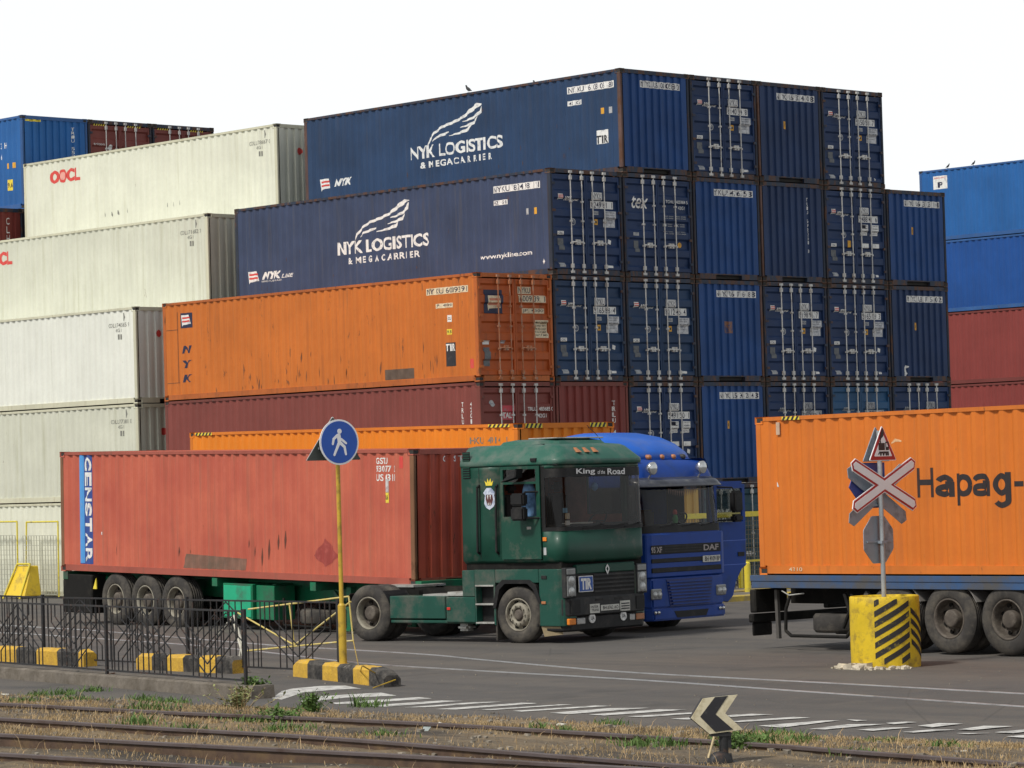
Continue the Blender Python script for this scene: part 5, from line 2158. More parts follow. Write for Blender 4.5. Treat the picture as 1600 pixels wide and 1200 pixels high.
# orange container behind, on the second trailer
HAZ = decal("hazard_black", (.02, .02, .02), .05)
ORB = paint("paint_bright_orange", (0.72, 0.215, 0.012), 0.08, 0.15, 0.08, (0.40, 0.13, 0.02))
ORBF = paint("paint_bright_orange_frame", (0.62, 0.180, 0.015), 0.3, 0.3, 0.1, (0.30, 0.11, 0.03))
c = Container("bright orange container with yellow and black edge marks, behind the red one and the cabs", (0, 0, 0), 0, ORB, ORBF, group="bright orange containers on trailers")
put_on(RIG_D, c.root, MID)
c.put("container_number", 'sideN', merge2d(fit("HXU  4914  1", 10.6, 11.8, 2.17, 2.30, .01), fit("4G1", 10.6, 10.85, 1.98, 2.09, .01)), GR_)


def hazard(c, x0, x1, z0, z1, face, n=5):
    b = MB()
    y = -CW / 2 - .001 if face == 'side' else None
    xx = CL / 2 + .0

    def P(a, z):
        return (a, -CW / 2 - .002, z) if face == 'side' else (CL / 2 + .002, a, z)
    b.add([P(x0, z0), P(x1, z0), P(x1, z1), P(x0, z1)], [(0, 1, 2, 3)])
    o = b.build("hazard_plate", YE_, c.frame)
    b = MB()
    w_ = (x1 - x0) / n

    def Q(a, z):
        p = P(a, z)
        return (p[0], p[1] - .002, p[2]) if face == 'side' else (p[0] + .002, p[1], p[2])
    for i in range(n):
        a = x0 + i * w_
        b.add([Q(a, z0), Q(a + w_ * .5, z0), Q(a + w_ * .9, z1), Q(a + w_ * .4, z1)], [(0, 1, 2, 3)])
    b.build("hazard_stripe", HAZ, c.frame)


hazard(c, -CL / 2 + .25, -CL / 2 + .95, CH - .075, CH - .012, 'side')
hazard(c, CL / 2 - .95, CL / 2 - .25, CH - .075, CH - .012, 'side')
hazard(c, -CW / 2 + .2, -CW / 2 + .62, CH - .1, CH - .012, 'end', 4)
hazard(c, CW / 2 - .62, CW / 2 - .2, CH - .1, CH - .012, 'end', 4)

# orange container on the right trailer
ORH = paint("paint_orange_big", (0.60, 0.160, 0.018), 0.26, 0.36, 0.08, (0.30, 0.115, 0.04))
ORHF = paint("paint_orange_big_frame", (0.58, 0.160, 0.022), 0.45, 0.4, 0.12, (0.22, 0.09, 0.03))
c = Container("orange container with big black lettering on the right trailer, behind the railway crossing sign", (0, 0, 0), 0, ORH, ORHF, group="bright orange containers on trailers")
put_on(RIG_R, c.root, MID)
BLK = decal("brown_black_lettering", (.020, .014, .016), .0, (.05, .03, .02))


def arc(cx, cy, rx, ry, a0, a1, t, n=22):
    """stroke of even width along part of an ellipse (degrees)"""
    P = []
    for i in range(n + 1):
        a = R(a0 + (a1 - a0) * i / n)
        P.append((cx + rx * math.cos(a), cy + ry * math.sin(a), t))
    return stroke(P)


HT = .043       # half of the letters' stroke width


def letter_a(x0, x1, z0, h):
    cx = (x0 + x1) / 2
    return [rect(x1 - 2 * HT, x1, z0, z0 + h * .66), arc(cx - HT * .2, z0 + h * .66, (x1 - x0) / 2 - HT, h * .34 - HT, 0, 165, HT),
            arc(cx - HT * .6, z0 + h * .29, (x1 - x0) / 2 - HT * 1.2, h * .29 - HT, 30, 330, HT), rect(cx, x1 - HT, z0 + h * .50, z0 + h * .50 + HT * 1.6)]


def letter_bowl(x0, x1, z0, h, stem_left, tail):
    cx = (x0 + x1) / 2
    out = [arc(cx, z0 + h / 2, (x1 - x0) / 2 - HT, h / 2 - HT, 0, 360, HT, 32)]
    xs = (x0, x0 + 2 * HT) if stem_left else (x1 - 2 * HT, x1)
    out.append(rect(xs[0], xs[1], z0 - (tail if stem_left else tail * .5), z0 + h + .01))
    if not stem_left:
        out.append(arc(cx, z0 - tail * .45, (x1 - x0) / 2 - HT, tail * .55, 0, -160, HT))
    return out


def letter_set(parts):
    """each stroke a hair further out, so overlapping pieces never share a plane"""
    for k, p in enumerate(parts):
        c.put("logo_lettering", 'sideN', p, BLK, .003 + .0006 * k)


letter_set([merge2d(rect(3.48, 3.57, 1.20, 1.655), rect(3.76, 3.85, 1.20, 1.655)), rect(3.55, 3.78, 1.39, 1.475)])
letter_set(letter_a(3.90, 4.25, 1.20, .345))
letter_set(letter_bowl(4.30, 4.61, 1.20, .345, True, .135))
letter_set(letter_a(4.65, 4.99, 1.20, .345))
letter_set(letter_bowl(5.04, 5.38, 1.20, .345, False, .14))
letter_set([rect(5.45, 5.63, 1.335, 1.415)])
letter_set([merge2d(fit("Lloyd", 5.72, 7.2, 1.06, 1.66, .022))])
hazard(c, -CL / 2 + .62, -CL / 2 + 1.02, CH - .07, CH - .012, 'side', 4)
b = MB()
b.box(-CL / 2 + .50, -CL / 2 + .58, -CW / 2 - .02, -CW / 2 - .004, CH - .30, CH - .10)
b.build("reflector_bracket", plain("pale_bracket", (.5, .35, .25), .6), c.frame)
c.put("sticker", 'sideN', ([(.42, 1.42), (.50, 1.42), (.42, 1.50)], [(0, 1, 2)]), W_)
for (u, v) in ((2.65, 1.98), (3.0, 2.05), (2.85, 1.85)):
    c.put("scrape", 'sideN', stroke([(u, v, .01), (u + .08, v + .05, .025), (u + .18, v + .03, .01)]), decal("pale_scrape", (.7, .45, .25), .4, (.5, .2, .05)))
b = MB()
V, F = fit("4310", -CL / 2 + .68, -CL / 2 + .98, .06, .12)
b.add([(x, -CW / 2 - .006, z) for x, z in V], F)
b.build("rail_lettering", CR_, c.frame)

# green trailer
t = thing("semi_trailer", "green skeletal semi-trailer under the red container, three axles and a green toolbox", "trailer", (0, 0, 0), 0, "container semi-trailers")
put_on(RIG_G, t)
GT = -1.10     # ground under the rear axles, seen from the trailer frame
b = MB()
for y0 in (.78, 1.54):
    b.box(.1, 9.2, y0, y0 + .14, -.45, -.05)
    b.box(9.2, 12.15, y0, y0 + .14, -.22, -.05)
for x in (.05, 5.6, 8.9, 12.20):
    b.box(x, x + .18, .02, 2.42, -.17, -.006)
b.box(12.2, 12.38, 0.0, 2.44, -.006, .10)
for x in (1.2, 2.6, 4.1, 7.2):
    b.box(x, x + .12, .35, 2.1, -.34, -.1)
b.build("frame", TGREEN, t)
b = MB()
for x in (2.04, 3.16, 4.28):
    b.cyl((x, .3, GT + .52), (x, 2.14, GT + .52), .08)
    b.box(x - .4, x + .4, .55, .65, -.62, -.45)
    b.box(x - .4, x + .4, 1.79, 1.89, -.62, -.45)
b.build("axles", CHASS, t)
for x in (2.04, 3.16, 4.28):
    wheel(t, x, .02, GT + .555, .545, .38, 'rear', 1, RIM)
    wheel(t, x, 2.42, GT + .555, .545, .38, 'rear', -1, RIM)
b = MB()
b.box(.02, 1.15, .03, .40, GT + .22, -.06)
b.build("rear_mudguard", CHASS, t, .02)
b = MB()
b.box(.0, .05, .05, 2.38, -.5, -.2)
b.build("rear_bar", CHASS, t)
b = MB()
b.prism([(1.24, GT + .75), (1.38, GT + .75), (1.36, GT + .98)], 'y', .0, .02)
b.build("marker_flag", YE_, t)
b = MB()
b.box(5.96, 6.97, .03, .60, GT + .30, -.10)
tb = b.build("toolbox", TGREEN, t, .012)
b = MB()
b.box(6.0, 6.93, .018, .031, GT + .34, -.14)
b.build("toolbox_door", gloss("trailer_green_bright", (.012, .36, .19), .5, .05, (.05, .1, .07), .25), tb, .01)
b = MB()
b.box(7.0, 7.6, .1, .62, GT + .30, -.12)
b.build("side_box", TGREEN, t, .012)
b = MB()
b.lathe([(.25, -.14), (.50, -.14), (.53, -.10), (.53, .10), (.50, .14), (.25, .14)], (8.65, .62, GT + .40), 'z', 28)
b.build("spare_wheel", RUBBER, t)
b = MB()
for y0 in (.12, 1.1):
    rod(b, [(7.9, y0, GT + .75), (7.9, y0, GT + .22), (9.4, y0, GT + .22), (9.4, y0, GT + .75)], .025)
b.build("spare_carrier", CHASS, t)
for y0 in (.35, 1.95):
    b = MB()
    b.box(9.62, 9.76, y0, y0 + .14, GT + .18, -.1)
    b.bar((9.7, y0 + .07, GT + .5), (9.15, y0 + .07, -.2), .06)
    b.box(9.56, 9.82, y0 - .06, y0 + .2, GT + .16, GT + .2)
    b.build("landing_leg", TGREEN, t)

# second trailer, mostly hidden
t = thing("semi_trailer", "dark semi-trailer under the bright orange container, behind the green truck", "trailer", (0, 0, 0), 0, "container semi-trailers")
put_on(RIG_D, t)
GT = -1.50
b = MB()
for y0 in (.78, 1.54):
    b.box(.1, 12.15, y0, y0 + .14, -.50, -.05)
for x in (.05, 5.6, 8.9, 12.0):
    b.box(x, x + .18, .02, 2.42, -.17, -.006)
b.build("frame", TBLUE, t)
b = MB()
for x in (2.04, 3.36, 4.68):
    b.cyl((x, .3, GT + .52), (x, 2.14, GT + .52), .08)
    b.box(x - .4, x + .4, .55, .65, -.98, -.5)
    b.box(x - .4, x + .4, 1.79, 1.89, -.98, -.5)
b.build("axles", CHASS, t)
for x in (2.04, 3.36, 4.68):
    wheel(t, x, .02, GT + .545, .545, .38, 'rear', 1, RIMB)
    wheel(t, x, 2.42, GT + .545, .545, .38, 'rear', -1, RIMB)
for y0 in (.35, 1.95):
    b = MB()
    b.box(9.62, 9.76, y0, y0 + .14, GT + .3, -.1)
    b.build("landing_leg", CHASS, t)

# right trailer
t = thing("semi_trailer", "dusty blue semi-trailer at the right edge carrying the orange lettered container", "trailer", (0, 0, 0), 0, "container semi-trailers")
put_on(RIG_R, t)
GT = -1.127 - .075
for y0 in (-.01, 2.40):
    b = MB()
    b.box(-.22, 13.2, y0, y0 + .05, -.105, -.008)
    b.box(-.20, 13.2, y0 + .01, y0 + .07, -.215, -.108)
    b.build("side_beam", TBLUE, t, .006)
b = MB()
for x in (-.24, 2.3, 5.9, 9.0, 12.9):
    b.box(x, x + .14, .08, 2.38, -.2, -.01)
for y0 in (.8, 1.5):
    b.box(-.1, 13.0, y0, y0 + .14, -.5, -.2)
for x in (2.9, 4.05, 5.22):
    b.cyl((x, .5, GT + .52), (x, 2.0, GT + .52), .09)
    b.box(x - .45, x + .45, .55, .66, -.66, -.5)
    b.box(x - .45, x + .45, 1.78, 1.89, -.66, -.5)
b.build("frame", CHASS, t)
for x in (2.9, 4.05, 5.22):
    for s, y in ((1, .02), (-1, 2.42)):
        wheel(t, x, y, GT + .54, .53, .30, 'rear', s, RIMB)
        wheel(t, x, y + s * .34, GT + .54, .53, .30, 'rear', s, RIMB)
for x in (2.9, 4.05, 5.22):
    b = MB()
    P = [(x + .62 * math.cos(R(a)), GT + .54 + .60 * math.sin(R(a))) for a in (25, 40, 55)]
    for p0, p1 in zip(P, P[1:]):
        b.add([(p0[0], .04, p0[1]), (p1[0], .04, p1[1]), (p1[0], .64, p1[1]), (p0[0], .64, p0[1])], [(0, 1, 2, 3)])
    solid(b.build("mudguard", plain("grey_mudguard", (.16, .15, .14), .8, 0, .2, 4), t), .015)
b = MB()
b.box(-.26, -.12, .0, .75, -.62, -.24)
b.box(-.26, -.12, 1.7, 2.44, -.62, -.24)
b.box(-.30, -.18, .0, 2.44, -.78, -.64)
b.box(-.28, -.24, .05, .5, -1.0, -.78)
b.build("rear_bumper", CHASS, t, .02)
b = MB()
b.box(-.28, -.255, .1, .6, -.55, -.40)
b.build("tail_lamp", plain("tail_lamp_dull", (.25, .03, .02), .4), t)
b = MB()
b.lathe([(.22, -.15), (.46, -.15), (.50, -.10), (.50, .10), (.46, .15), (.22, .15)], (1.27, .62, GT + .42), 'z', 28)
b.build("spare_wheel", RUBBER, t)
b = MB()
rod(b, [(.62, .08, -.30), (.52, .06, -.55), (.50, .06, GT + .30), (.62, .06, GT + .22), (1.85, .06, GT + .22), (1.98, .06, GT + .34), (1.98, .08, -.30)], .028)
rod(b, [(.62, 1.1, GT + .22), (1.85, 1.1, GT + .22)], .028)
rod(b, [(1.75, .1, GT + .36), (1.9, .1, GT + .62), (1.80, .1, -.3)], .03)
b.build("spare_carrier", CHASS, t)
for q in (((.18, .2, -.25), (.20, .2, GT + .16), .06), ((2.05, .1, -.62), (2.32, .1, -.27), .07)):
    b = MB()
    b.bar(*q)
    b.build("support_stay", plain("stay_grey", (.07, .065, .06), .8), t)
b = MB()
rod(b, [(.45, .05, -.26), (.62, .04, -.33), (.9, .1, -.30)], .012)
b.build("air_hose", METAL, t)

# ------------------------------------------------------------------ signs, fences, blocks
SGREY = plain("sign_back_grey", (0.30, 0.34, 0.39), 0.6, 0.2, 0.12, 3, (0.12, 0.12, 0.12), 0.25, 4)
SWHITE = plain("sign_white", (0.86, 0.87, 0.89), 0.45, 0, 0.03, 4)
SRED = plain("sign_red", (0.42, 0.025, 0.035), 0.4, 0, 0.06, 4)
SBLUE = plain("sign_blue", (0.008, 0.085, 0.44), 0.4, 0, 0.05, 4)
SBLUED = plain("sign_navy", (0.045, 0.065, 0.26), 0.5, 0, 0.1, 4)
POLEG = plain("grey_pole", (0.36, 0.38, 0.40), 0.5, 0.3, 0.12, 4, (0.25, 0.24, 0.22), 0.3, 5)
YPOLE = plain("yellow_pole", (0.52, 0.34, 0.030), 0.5, 0, 0.1, 4, (0.12, 0.07, 0.03), 0.4, 3)
YBAR = plain("yellow_barrel", (0.62, 0.43, 0.010), 0.6, 0, 0.1, 3, (0.20, 0.13, 0.03), 0.36, 5, 0.2)
CONC = plain("old_concrete", (0.150, 0.130, 0.108), 0.9, 0, 0.25, 3, (0.085, 0.070, 0.052), 0.55, 2.5, 0.8)
IRON = plain("black_iron", (0.020, 0.020, 0.022), 0.6, 0.1, 0.2, 5, (0.10, 0.05, 0.03), 0.22, 7)


def plate(name, outline, m, parent, y, th=.006, holes=None):
    """flat plate in the x-z plane facing -y"""
    b = MB()
    b.prism(outline, 'y', y, y + th)
    return b.build(name, m, parent)


def round_poly(pts, r, n=5):
    out = []
    k = len(pts)
    for i in range(k):
        p0, p, p1 = (Vector((*pts[i - 1], 0)), Vector((*pts[i], 0)), Vector((*pts[(i + 1) % k], 0)))
        a, c = (p0 - p).normalized(), (p1 - p).normalized()
        s, e = p + a * r, p + c * r
        for q in range(n + 1):
            t_ = q / n
            v = s * (1 - t_) ** 2 + p * 2 * t_ * (1 - t_) + e * t_ ** 2
            out.append((v.x, v.y))
    return out


def tri(cx, z0, w_, h, ins=0.0):
    # triangle with its sides moved inwards by ins
    a = math.atan2(h, w_ / 2)
    return [(cx - w_ / 2 + ins / math.tan(a / 2), z0 + ins), (cx + w_ / 2 - ins / math.tan(a / 2), z0 + ins), (cx, z0 + h - ins / math.cos(a))]


def xpoly(cx, cz, L, hw, ang, ins=0.0):
    L, hw = L - ins * 1.15, hw - ins
    dirs = [ang, math.pi - ang, math.pi + ang, -ang]
    out = []
    for i, d in enumerate(dirs):
        u = Vector((math.cos(d), math.sin(d), 0))
        n_ = Vector((-u.y, u.x, 0))
        nxt = dirs[(i + 1) % 4]
        u2 = Vector((math.cos(nxt), math.sin(nxt), 0))
        n2 = Vector((-u2.y, u2.x, 0))
        e = L - hw * .75
        for p in (u * e - n_ * hw, u * L, u * e + n_ * hw):
            out.append((cx + p.x, cz + p.y))
        # crotch between this arm's left edge and next arm's right edge
        A, B = n_ * hw, -n2 * hw
        det = u.x * (-u2.y) - (-u2.x) * u.y
        rx, ry = B.x - A.x, B.y - A.y
        s = (rx * (-u2.y) - (-u2.x) * ry) / det
        p = A + u * s
        out.append((cx + p.x, cz + p.y))
    return out


def xplate(name, args, m, parent, y, th, ins=0.0):
    P = xpoly(*args, ins)
    b = MB()
    # triangulated fan from the centre keeps the star shape clean
    k = len(P)
    v = [(args[0], y, args[1])] + [(x, y, z) for x, z in P] + [(args[0], y + th, args[1])] + [(x, y + th, z) for x, z in P]
    f = [(0, 1 + (i + 1) % k, 1 + i) if False else (0, 1 + i, 1 + (i + 1) % k) for i in range(k)]
    f += [(k + 1, k + 2 + (i + 1) % k, k + 2 + i) for i in range(k)]
    f += [(1 + i, k + 2 + i, k + 2 + (i + 1) % k, 1 + (i + 1) % k) for i in range(k)]
    b.add(v, f)
    return b.build(name, m, parent)


def crossing_sign():
    # the yellow striped concrete barrel that carries the post
    P = gp(1385, 1045)
    d = Vector((P.x - CAM.x, P.y - CAM.y, 0)).normalized()
    RB = .505
    ctr = P + d * RB
    ctr.z = gz(ctr.y)
    HB = 1.03
    b = MB()
    pr = [(.001, HB - .06), (RB - .07, HB - .06), (RB - .06, HB), (RB - .012, HB), (RB, HB - .015), (RB, .9), (RB + .004, .5), (RB + .002, .1), (RB - .01, -.05)]
    b.lathe(pr, (0, 0, 0), 'z', 56)
    t = b.build("concrete_barrel", YBAR, None)
    t.location = ctr
    tag(t, "yellow concrete ring with black diagonal stripes carrying the railway crossing signs", "barrel")
    yawc = math.atan2(-d.y, -d.x)          # azimuth of the side facing us

    def cy(phi, z, lift=.004):
        a = yawc + phi
        rr = RB + lift + .004 * math.sin(z * 3)
        return (rr * math.cos(a), rr * math.sin(a), z)
    b = MB()
    r_ = random.Random(5)

    def stripe(p0, z0, p1, z1, h0, h1):
        n = 8
        v = []
        for i in range(n + 1):
            q = i / n
            ph, z = p0 + (p1 - p0) * q, z0 + (z1 - z0) * q
            hh = h0 + (h1 - h0) * q
            v += [cy(ph, min(max(z, .04), HB - .03)), cy(ph, min(max(z + hh, .04), HB - .03))]
        b.add(v, [(2 * i, 2 * i + 2, 2 * i + 3, 2 * i + 1) for i in range(n)], True)
    A0, A1, A2 = R(-17), R(43), R(84)
    for k in range(10):
        z = -.16 + k * .150
        q0, q1 = 0.0, 1.0
        z0, z1 = z, z + .30
        # clip to the barrel's height
        if z0 < .06:
            q0 = (.06 - z0) / .30
        if z1 > HB - .10:
            q1 = (HB - .10 - z0) / .30
        if q1 - q0 < .05:
            continue
        stripe(A0 + (A1 - A0) * q0, z0 + .30 * q0, A0 + (A1 - A0) * q1, z0 + .30 * q1, .085, .085)
    for k in range(8):
        z1 = .10 + k * .15
        z0 = z1 + .24
        if z0 > HB - .10:
            continue
        stripe(A1 + R(4), z0, A2, z1, .08, .08)
    b.build("black_stripe", plain("barrel_black", (.018, .016, .016), .6, 0, .2, 5, (.35, .27, .03), .10, 8), t)
    # the sign post standing in it
    M = thing("crossing_sign_post", "grey post with red and white crossbuck and steam train triangle, in the striped barrel", "road sign", ctr + Vector((0.0, 0, 0)), R(4))
    def lz(v):
        return CAM.z + (738 - v) / FOC * 46.7 - ctr.z
    b = MB()
    b.cyl((0, 0, .2), (0, 0, lz(672)), .035, 14)
    b.build("pole", POLEG, M)
    # warning triangle with the steam engine
    z0, W_t, H_t = lz(720), .66, .57
    z0 = lz(719)
    H_t = lz(664) - z0
    tp = plate("warning_triangle", round_poly(tri(0, z0, W_t, H_t), .035), SWHITE, M, -.062, .012)
    plate("red_border", round_poly(tri(0, z0, W_t, H_t, .010), .030), SRED, tp, -.066, .004)
    plate("white_field", round_poly(tri(0, z0, W_t, H_t, .062), .02), SWHITE, tp, -.070, .004)
    ex, ez, s = .0, z0 + .085, .0022
    b = MB()
    for x0, x1, a, c_ in ((-50, 18, 30, 78), (28, 62, 30, 52), (-45, 60, 8, 22), (26, 34, 52, 80), (56, 62, 52, 80), (26, 62, 78, 86), (-38, -24, 78, 92)):
        b.box(ex + x0 * s, ex + x1 * s, -.0735, -.0705, ez + a * s, ez + c_ * s)
    b.prism([(ex - 62 * s, ez + 2 * s), (ex - 45 * s, ez + 2 * s), (ex - 45 * s, ez + 18 * s)], 'y', -.0735, -.0705)
    for x in (-28, 2, 32, 52):
        V, _f = disc2d(ex + x * s, ez + 2 * s, 9 * s, 12)
        b.prism(V, 'y', -.0745, -.0708)
    sm = [(-31, 92), (-34, 105), (-22, 118), (-26, 132), (-12, 150), (-10, 170), (-2, 178), (2, 162), (12, 150), (10, 132), (-2, 122), (-4, 110), (-22, 100), (-24, 92)]
    V, F = stroke([(ex - 30 * s, ez + 92 * s, .008), (ex - 26 * s, ez + 110 * s, .014), (ex - 12 * s, ez + 128 * s, .034), (ex - 3 * s, ez + 148 * s, .036), (ex - 2 * s, ez + 165 * s, .018), (ex - 6 * s, ez + 178 * s, .006)])
    b.add([(x, -.0738, z) for x, z in V], F)
    b.build("train_symbol", K_, tp)
    tb2 = plate("warning_triangle", round_poly(tri(-.0, z0 - .01, W_t, H_t), .035), SGREY, M, .055, .012)
    # crossbuck facing us
    cz = lz(757)
    ar = (-.005, cz, .85, .098, R(23))
    cb = xplate("crossbuck", ar, SWHITE, M, -.075, .012)
    xplate("red_border", ar, SRED, cb, -.080, .005, .012)
    xplate("white_field", ar, SWHITE, cb, -.085, .005, .042)
    # crossbuck facing the other way: two grey boards seen from behind
    xplate("crossbuck", (0, lz(772), .80, .105, R(29)), SGREY, M, .06, .010)
    b = MB()
    b.box(-.30, .22, .038, .060, lz(790), lz(788.5) + .02)
    b.box(-.30, .30, .038, .060, lz(845) - .012, lz(845) + .012)
    b.box(-.06, .06, -.04, .04, lz(846) - .02, lz(846) + .02)
    b.build("bracket", SGREY, M)
    # stop sign's back
    oz = lz(842)
    rx, rz = .36, .345
    oc = [(rx * math.cos(R(22.5 + 45 * i)) / math.cos(R(22.5)), oz + rz * math.sin(R(22.5 + 45 * i)) / math.cos(R(22.5))) for i in range(8)]
    ob = plate("stop_sign", round_poly(oc, .03), SGREY, M, .062, .010)
    plate("stop_face", round_poly([(x * .98, oz + (z - oz) * .98) for x, z in oc], .03), SRED, ob, .0725, .003)
    # blue plate turned side-on behind the crossbuck
    b = MB()
    zb = lz(757)
    b.prism([(-.40, zb + .33), (.25, zb + .33), (.25, zb - .33), (-.30, zb - .33), (-.62, zb - .02)], 'y', .10, .112)
    b.build("blue_plate", SBLUED, M)
    # broken concrete round the barrel's foot
    rb = MB()
    r_ = random.Random(11)
    for i in range(90):
        a = yawc + R(r_.uniform(-100, 30))
        q = RB + abs(r_.gauss(.03, .10)) + (.12 if r_.random() < .3 else 0)
        p = ctr + Vector((math.cos(a) * q, math.sin(a) * q, 0))
        s_ = r_.uniform(.012, .042) * (1.5 if abs(a - yawc + R(55)) < .4 else .8)
        vs = []
        for k in range(8):
            vs.append((p.x + s_ * (1 if k & 1 else -1) * r_.uniform(.6, 1.3), p.y + s_ * (1 if k & 2 else -1) * r_.uniform(.6, 1.3), gz(p.y) + (0 if not k & 4 else s_ * r_.uniform(.7, 1.6))))
        rb.add(vs, [(0, 2, 3, 1), (4, 5, 7, 6), (0, 1, 5, 4), (2, 6, 7, 3), (0, 4, 6, 2), (1, 3, 7, 5)])
    o = rb.build("rubble", plain("pale_rubble", (.52, .46, .36), .95, 0, .25, 9), None)
    o["kind"] = "stuff"
    tag(o, "pale crumbs of broken concrete round the foot of the striped barrel", "rubble")


crossing_sign()


def pedestrian_sign():
    P = gp(537, 1064)
    P.z = gz(P.y)
    t = thing("pedestrian_sign_post", "yellow post with round blue pedestrian sign, a triangle sign's back behind it", "road sign", P, R(-8))
    dep = (P - CAM).dot(FWD)

    def lz(v):
        return CAM.z + (762.6 - v) / FOC * dep - P.z
    b = MB()
    b.cyl((0, 0, -.02), (0, 0, lz(945)), .058, 14)
    b.cyl((0, 0, lz(945)), (0, 0, lz(655)), .033, 12)
    b.cyl((0, 0, lz(945) - .01), (0, 0, lz(942)), .06, 14, .036)
    b.build("pole", YPOLE, t)
    cz, rr = lz(690), .335
    V, F = disc2d(0, cz, rr, 40)
    d = plate("round_sign", V, SWHITE, t, -.06, .012)
    V, F = disc2d(0, cz, rr - .026, 40)
    plate("blue_field", V, SBLUE, d, -.064, .004)
    # walking figure from rounded strokes (symbol about 300 px wide in the close view)
    def cap(b, p, q, w0, w1, y):
        p, q = Vector((*p, 0)), Vector((*q, 0))
        dv = (q - p).normalized()
        n_ = Vector((-dv.y, dv.x, 0))
        pts = []
        a0 = math.atan2(n_.y, n_.x)
        for i in range(9):
            a = a0 + math.pi * i / 8
            pts.append((p.x + w0 * math.cos(a), p.y + w0 * math.sin(a)))
        for i in range(9):
            a = a0 + math.pi + math.pi * i / 8
            pts.append((q.x + w1 * math.cos(a), q.y + w1 * math.sin(a)))
        b.prism(pts, 'y', y, y + .002)
    s = .335 / 395.0

    def pt(x, y):
        return ((x - 755) * s * 1.24, cz + (560 - y) * s)
    b = MB()
    k = 0
    for p, q, w0, w1 in (((745, 445), (755, 570), 38, 34), ((725, 440), (660, 505), 24, 23), ((660, 505), (645, 590), 22, 20), ((785, 510), (862, 580), 22, 20),
                         ((740, 590), (665, 780), 28, 20), ((770, 575), (835, 645), 30, 24), ((835, 645), (855, 770), 24, 20)):
        cap(b, pt(*p), pt(*q), w0 * s, w1 * s, -.0665 - .0003 * k)
        k += 1
    V, F = disc2d(*pt(758, 372), 42 * s * 1.05, 18)
    b.prism(V, 'y', -.069, -.0667)
    b.build("walking_figure", SWHITE, d)
    zt = lz(718)
    tb = plate("warning_triangle", round_poly(tri(-.03, zt, .94, lz(650) - zt, 0), .03), plain("sign_back_dark", (.07, .08, .075), .6, .2, .2, 4), t, .05, .012)
    plate("pale_edge", round_poly(tri(-.03, zt, .95, lz(648.5) - zt, 0), .03), SWHITE, tb, .0625, .004)
    b = MB()
    b.box(-.3, .3, .03, .05, cz - .10, cz - .07)
    b.box(-.25, .25, -.05, -.03, cz + .05, cz + .08)
    b.build("bracket", SGREY, t)


pedestrian_sign()


# ---- black iron fences of the footpath
def fence_panel(mb, P0, P1, h0, h1, seed=0):
    """one panel between posts: rails, bars and nested bent bars (a tent in the first half, a V in the second)"""
    L = (P1 - P0).length
    d = (P1 - P0) / L

    def at(s, z):
        return P0 + d * s + Vector((0, 0, z))
    bw, rw = .0145, .026
    mb.bar(at(0, h0), at(L, h0), rw, rw)
    mb.bar(at(0, h1), at(L, h1), rw, rw)
    n = max(8, int(L / .165))
    cA, cB = L * .27, L * .74
    hw = L * .21
    H = h1 - h0
    for i in range(1, n):
        s = L * i / n
        # leave the bars out where the bent ones run
        z0, z1 = h0, h1
        mb_in = False
        for k in range(3):
            for c_ in (cA, cB):
                if abs(abs(s - c_) - (hw - k * .13)) < .06:
                    mb_in = True
        if not mb_in:
            mb.bar(at(s, z0), at(s, z1), bw)
    for k in range(3):
        w_ = hw - k * .13
        zt = h1 - .02 - k * .17
        zk = zt - w_ * .62
        for sg in (-1, 1):
            mb.bar(at(cA, zt), at(cA + sg * w_, zk), bw)
            mb.bar(at(cA + sg * w_, zk), at(cA + sg * w_, h0), bw)
        zb = h0 + .02 + k * .17
        zk = zb + w_ * .62
        for sg in (-1, 1):
            mb.bar(at(cB, zb), at(cB + sg * w_, zk), bw)
            mb.bar(at(cB + sg * w_, zk), at(cB + sg * w_, h1), bw)
    return mb


KP0, KP1 = gp(0, 1060), gp(392, 1093)
kd = (KP1 - KP0).normalized()
kn = Vector((-kd.y, kd.x, 0))
if kn.x < 0:
    kn = -kn
# concrete footing of the front fence
ft = MB()
A = KP0 - kd * 16
n = 60
Lk = (KP1 - A).length
loops = []
for i in range(n + 1):
    p = A + kd * (Lk * i / n)
    z = gz(p.y)
    j = .012 * mnoise.noise(Vector((i * .9, 0, 1)))
    loops.append([p + Vector((0, 0, z - .05 - p.z)) + kn * j, p + kn * (.02 + j) + Vector((0, 0, z + .155 + j - p.z)), p + kn * (.05 + j) + Vector((0, 0, z + .18 + j - p.z)), p + kn * .36 + Vector((0, 0, z + .18 - p.z)), p + kn * .38 + Vector((0, 0, z - .05 - p.z))])
ft.loft(loops, cap0=True, cap1=True)
o = ft.build("concrete_footing", CONC, None)
tag(o, "long stained concrete footing below the front iron fence, at the left", "footing")
# front fence
fl_ = A + kn * .11
base = lambda s: Vector((fl_.x + kd.x * s, fl_.y + kd.y * s, gz(fl_.y + kd.y * s) + .18))


def s_at_u(u, org, dv, lim=60):
    lo_, hi_ = 0, lim
    for _ in range(50):
        m_ = (lo_ + hi_) / 2
        q = org + dv * m_ - CAM
        if 800 + FOC * q.dot(RGT) / q.dot(FWD) < u:
            lo_ = m_
        else:
            hi_ = m_
    return lo_


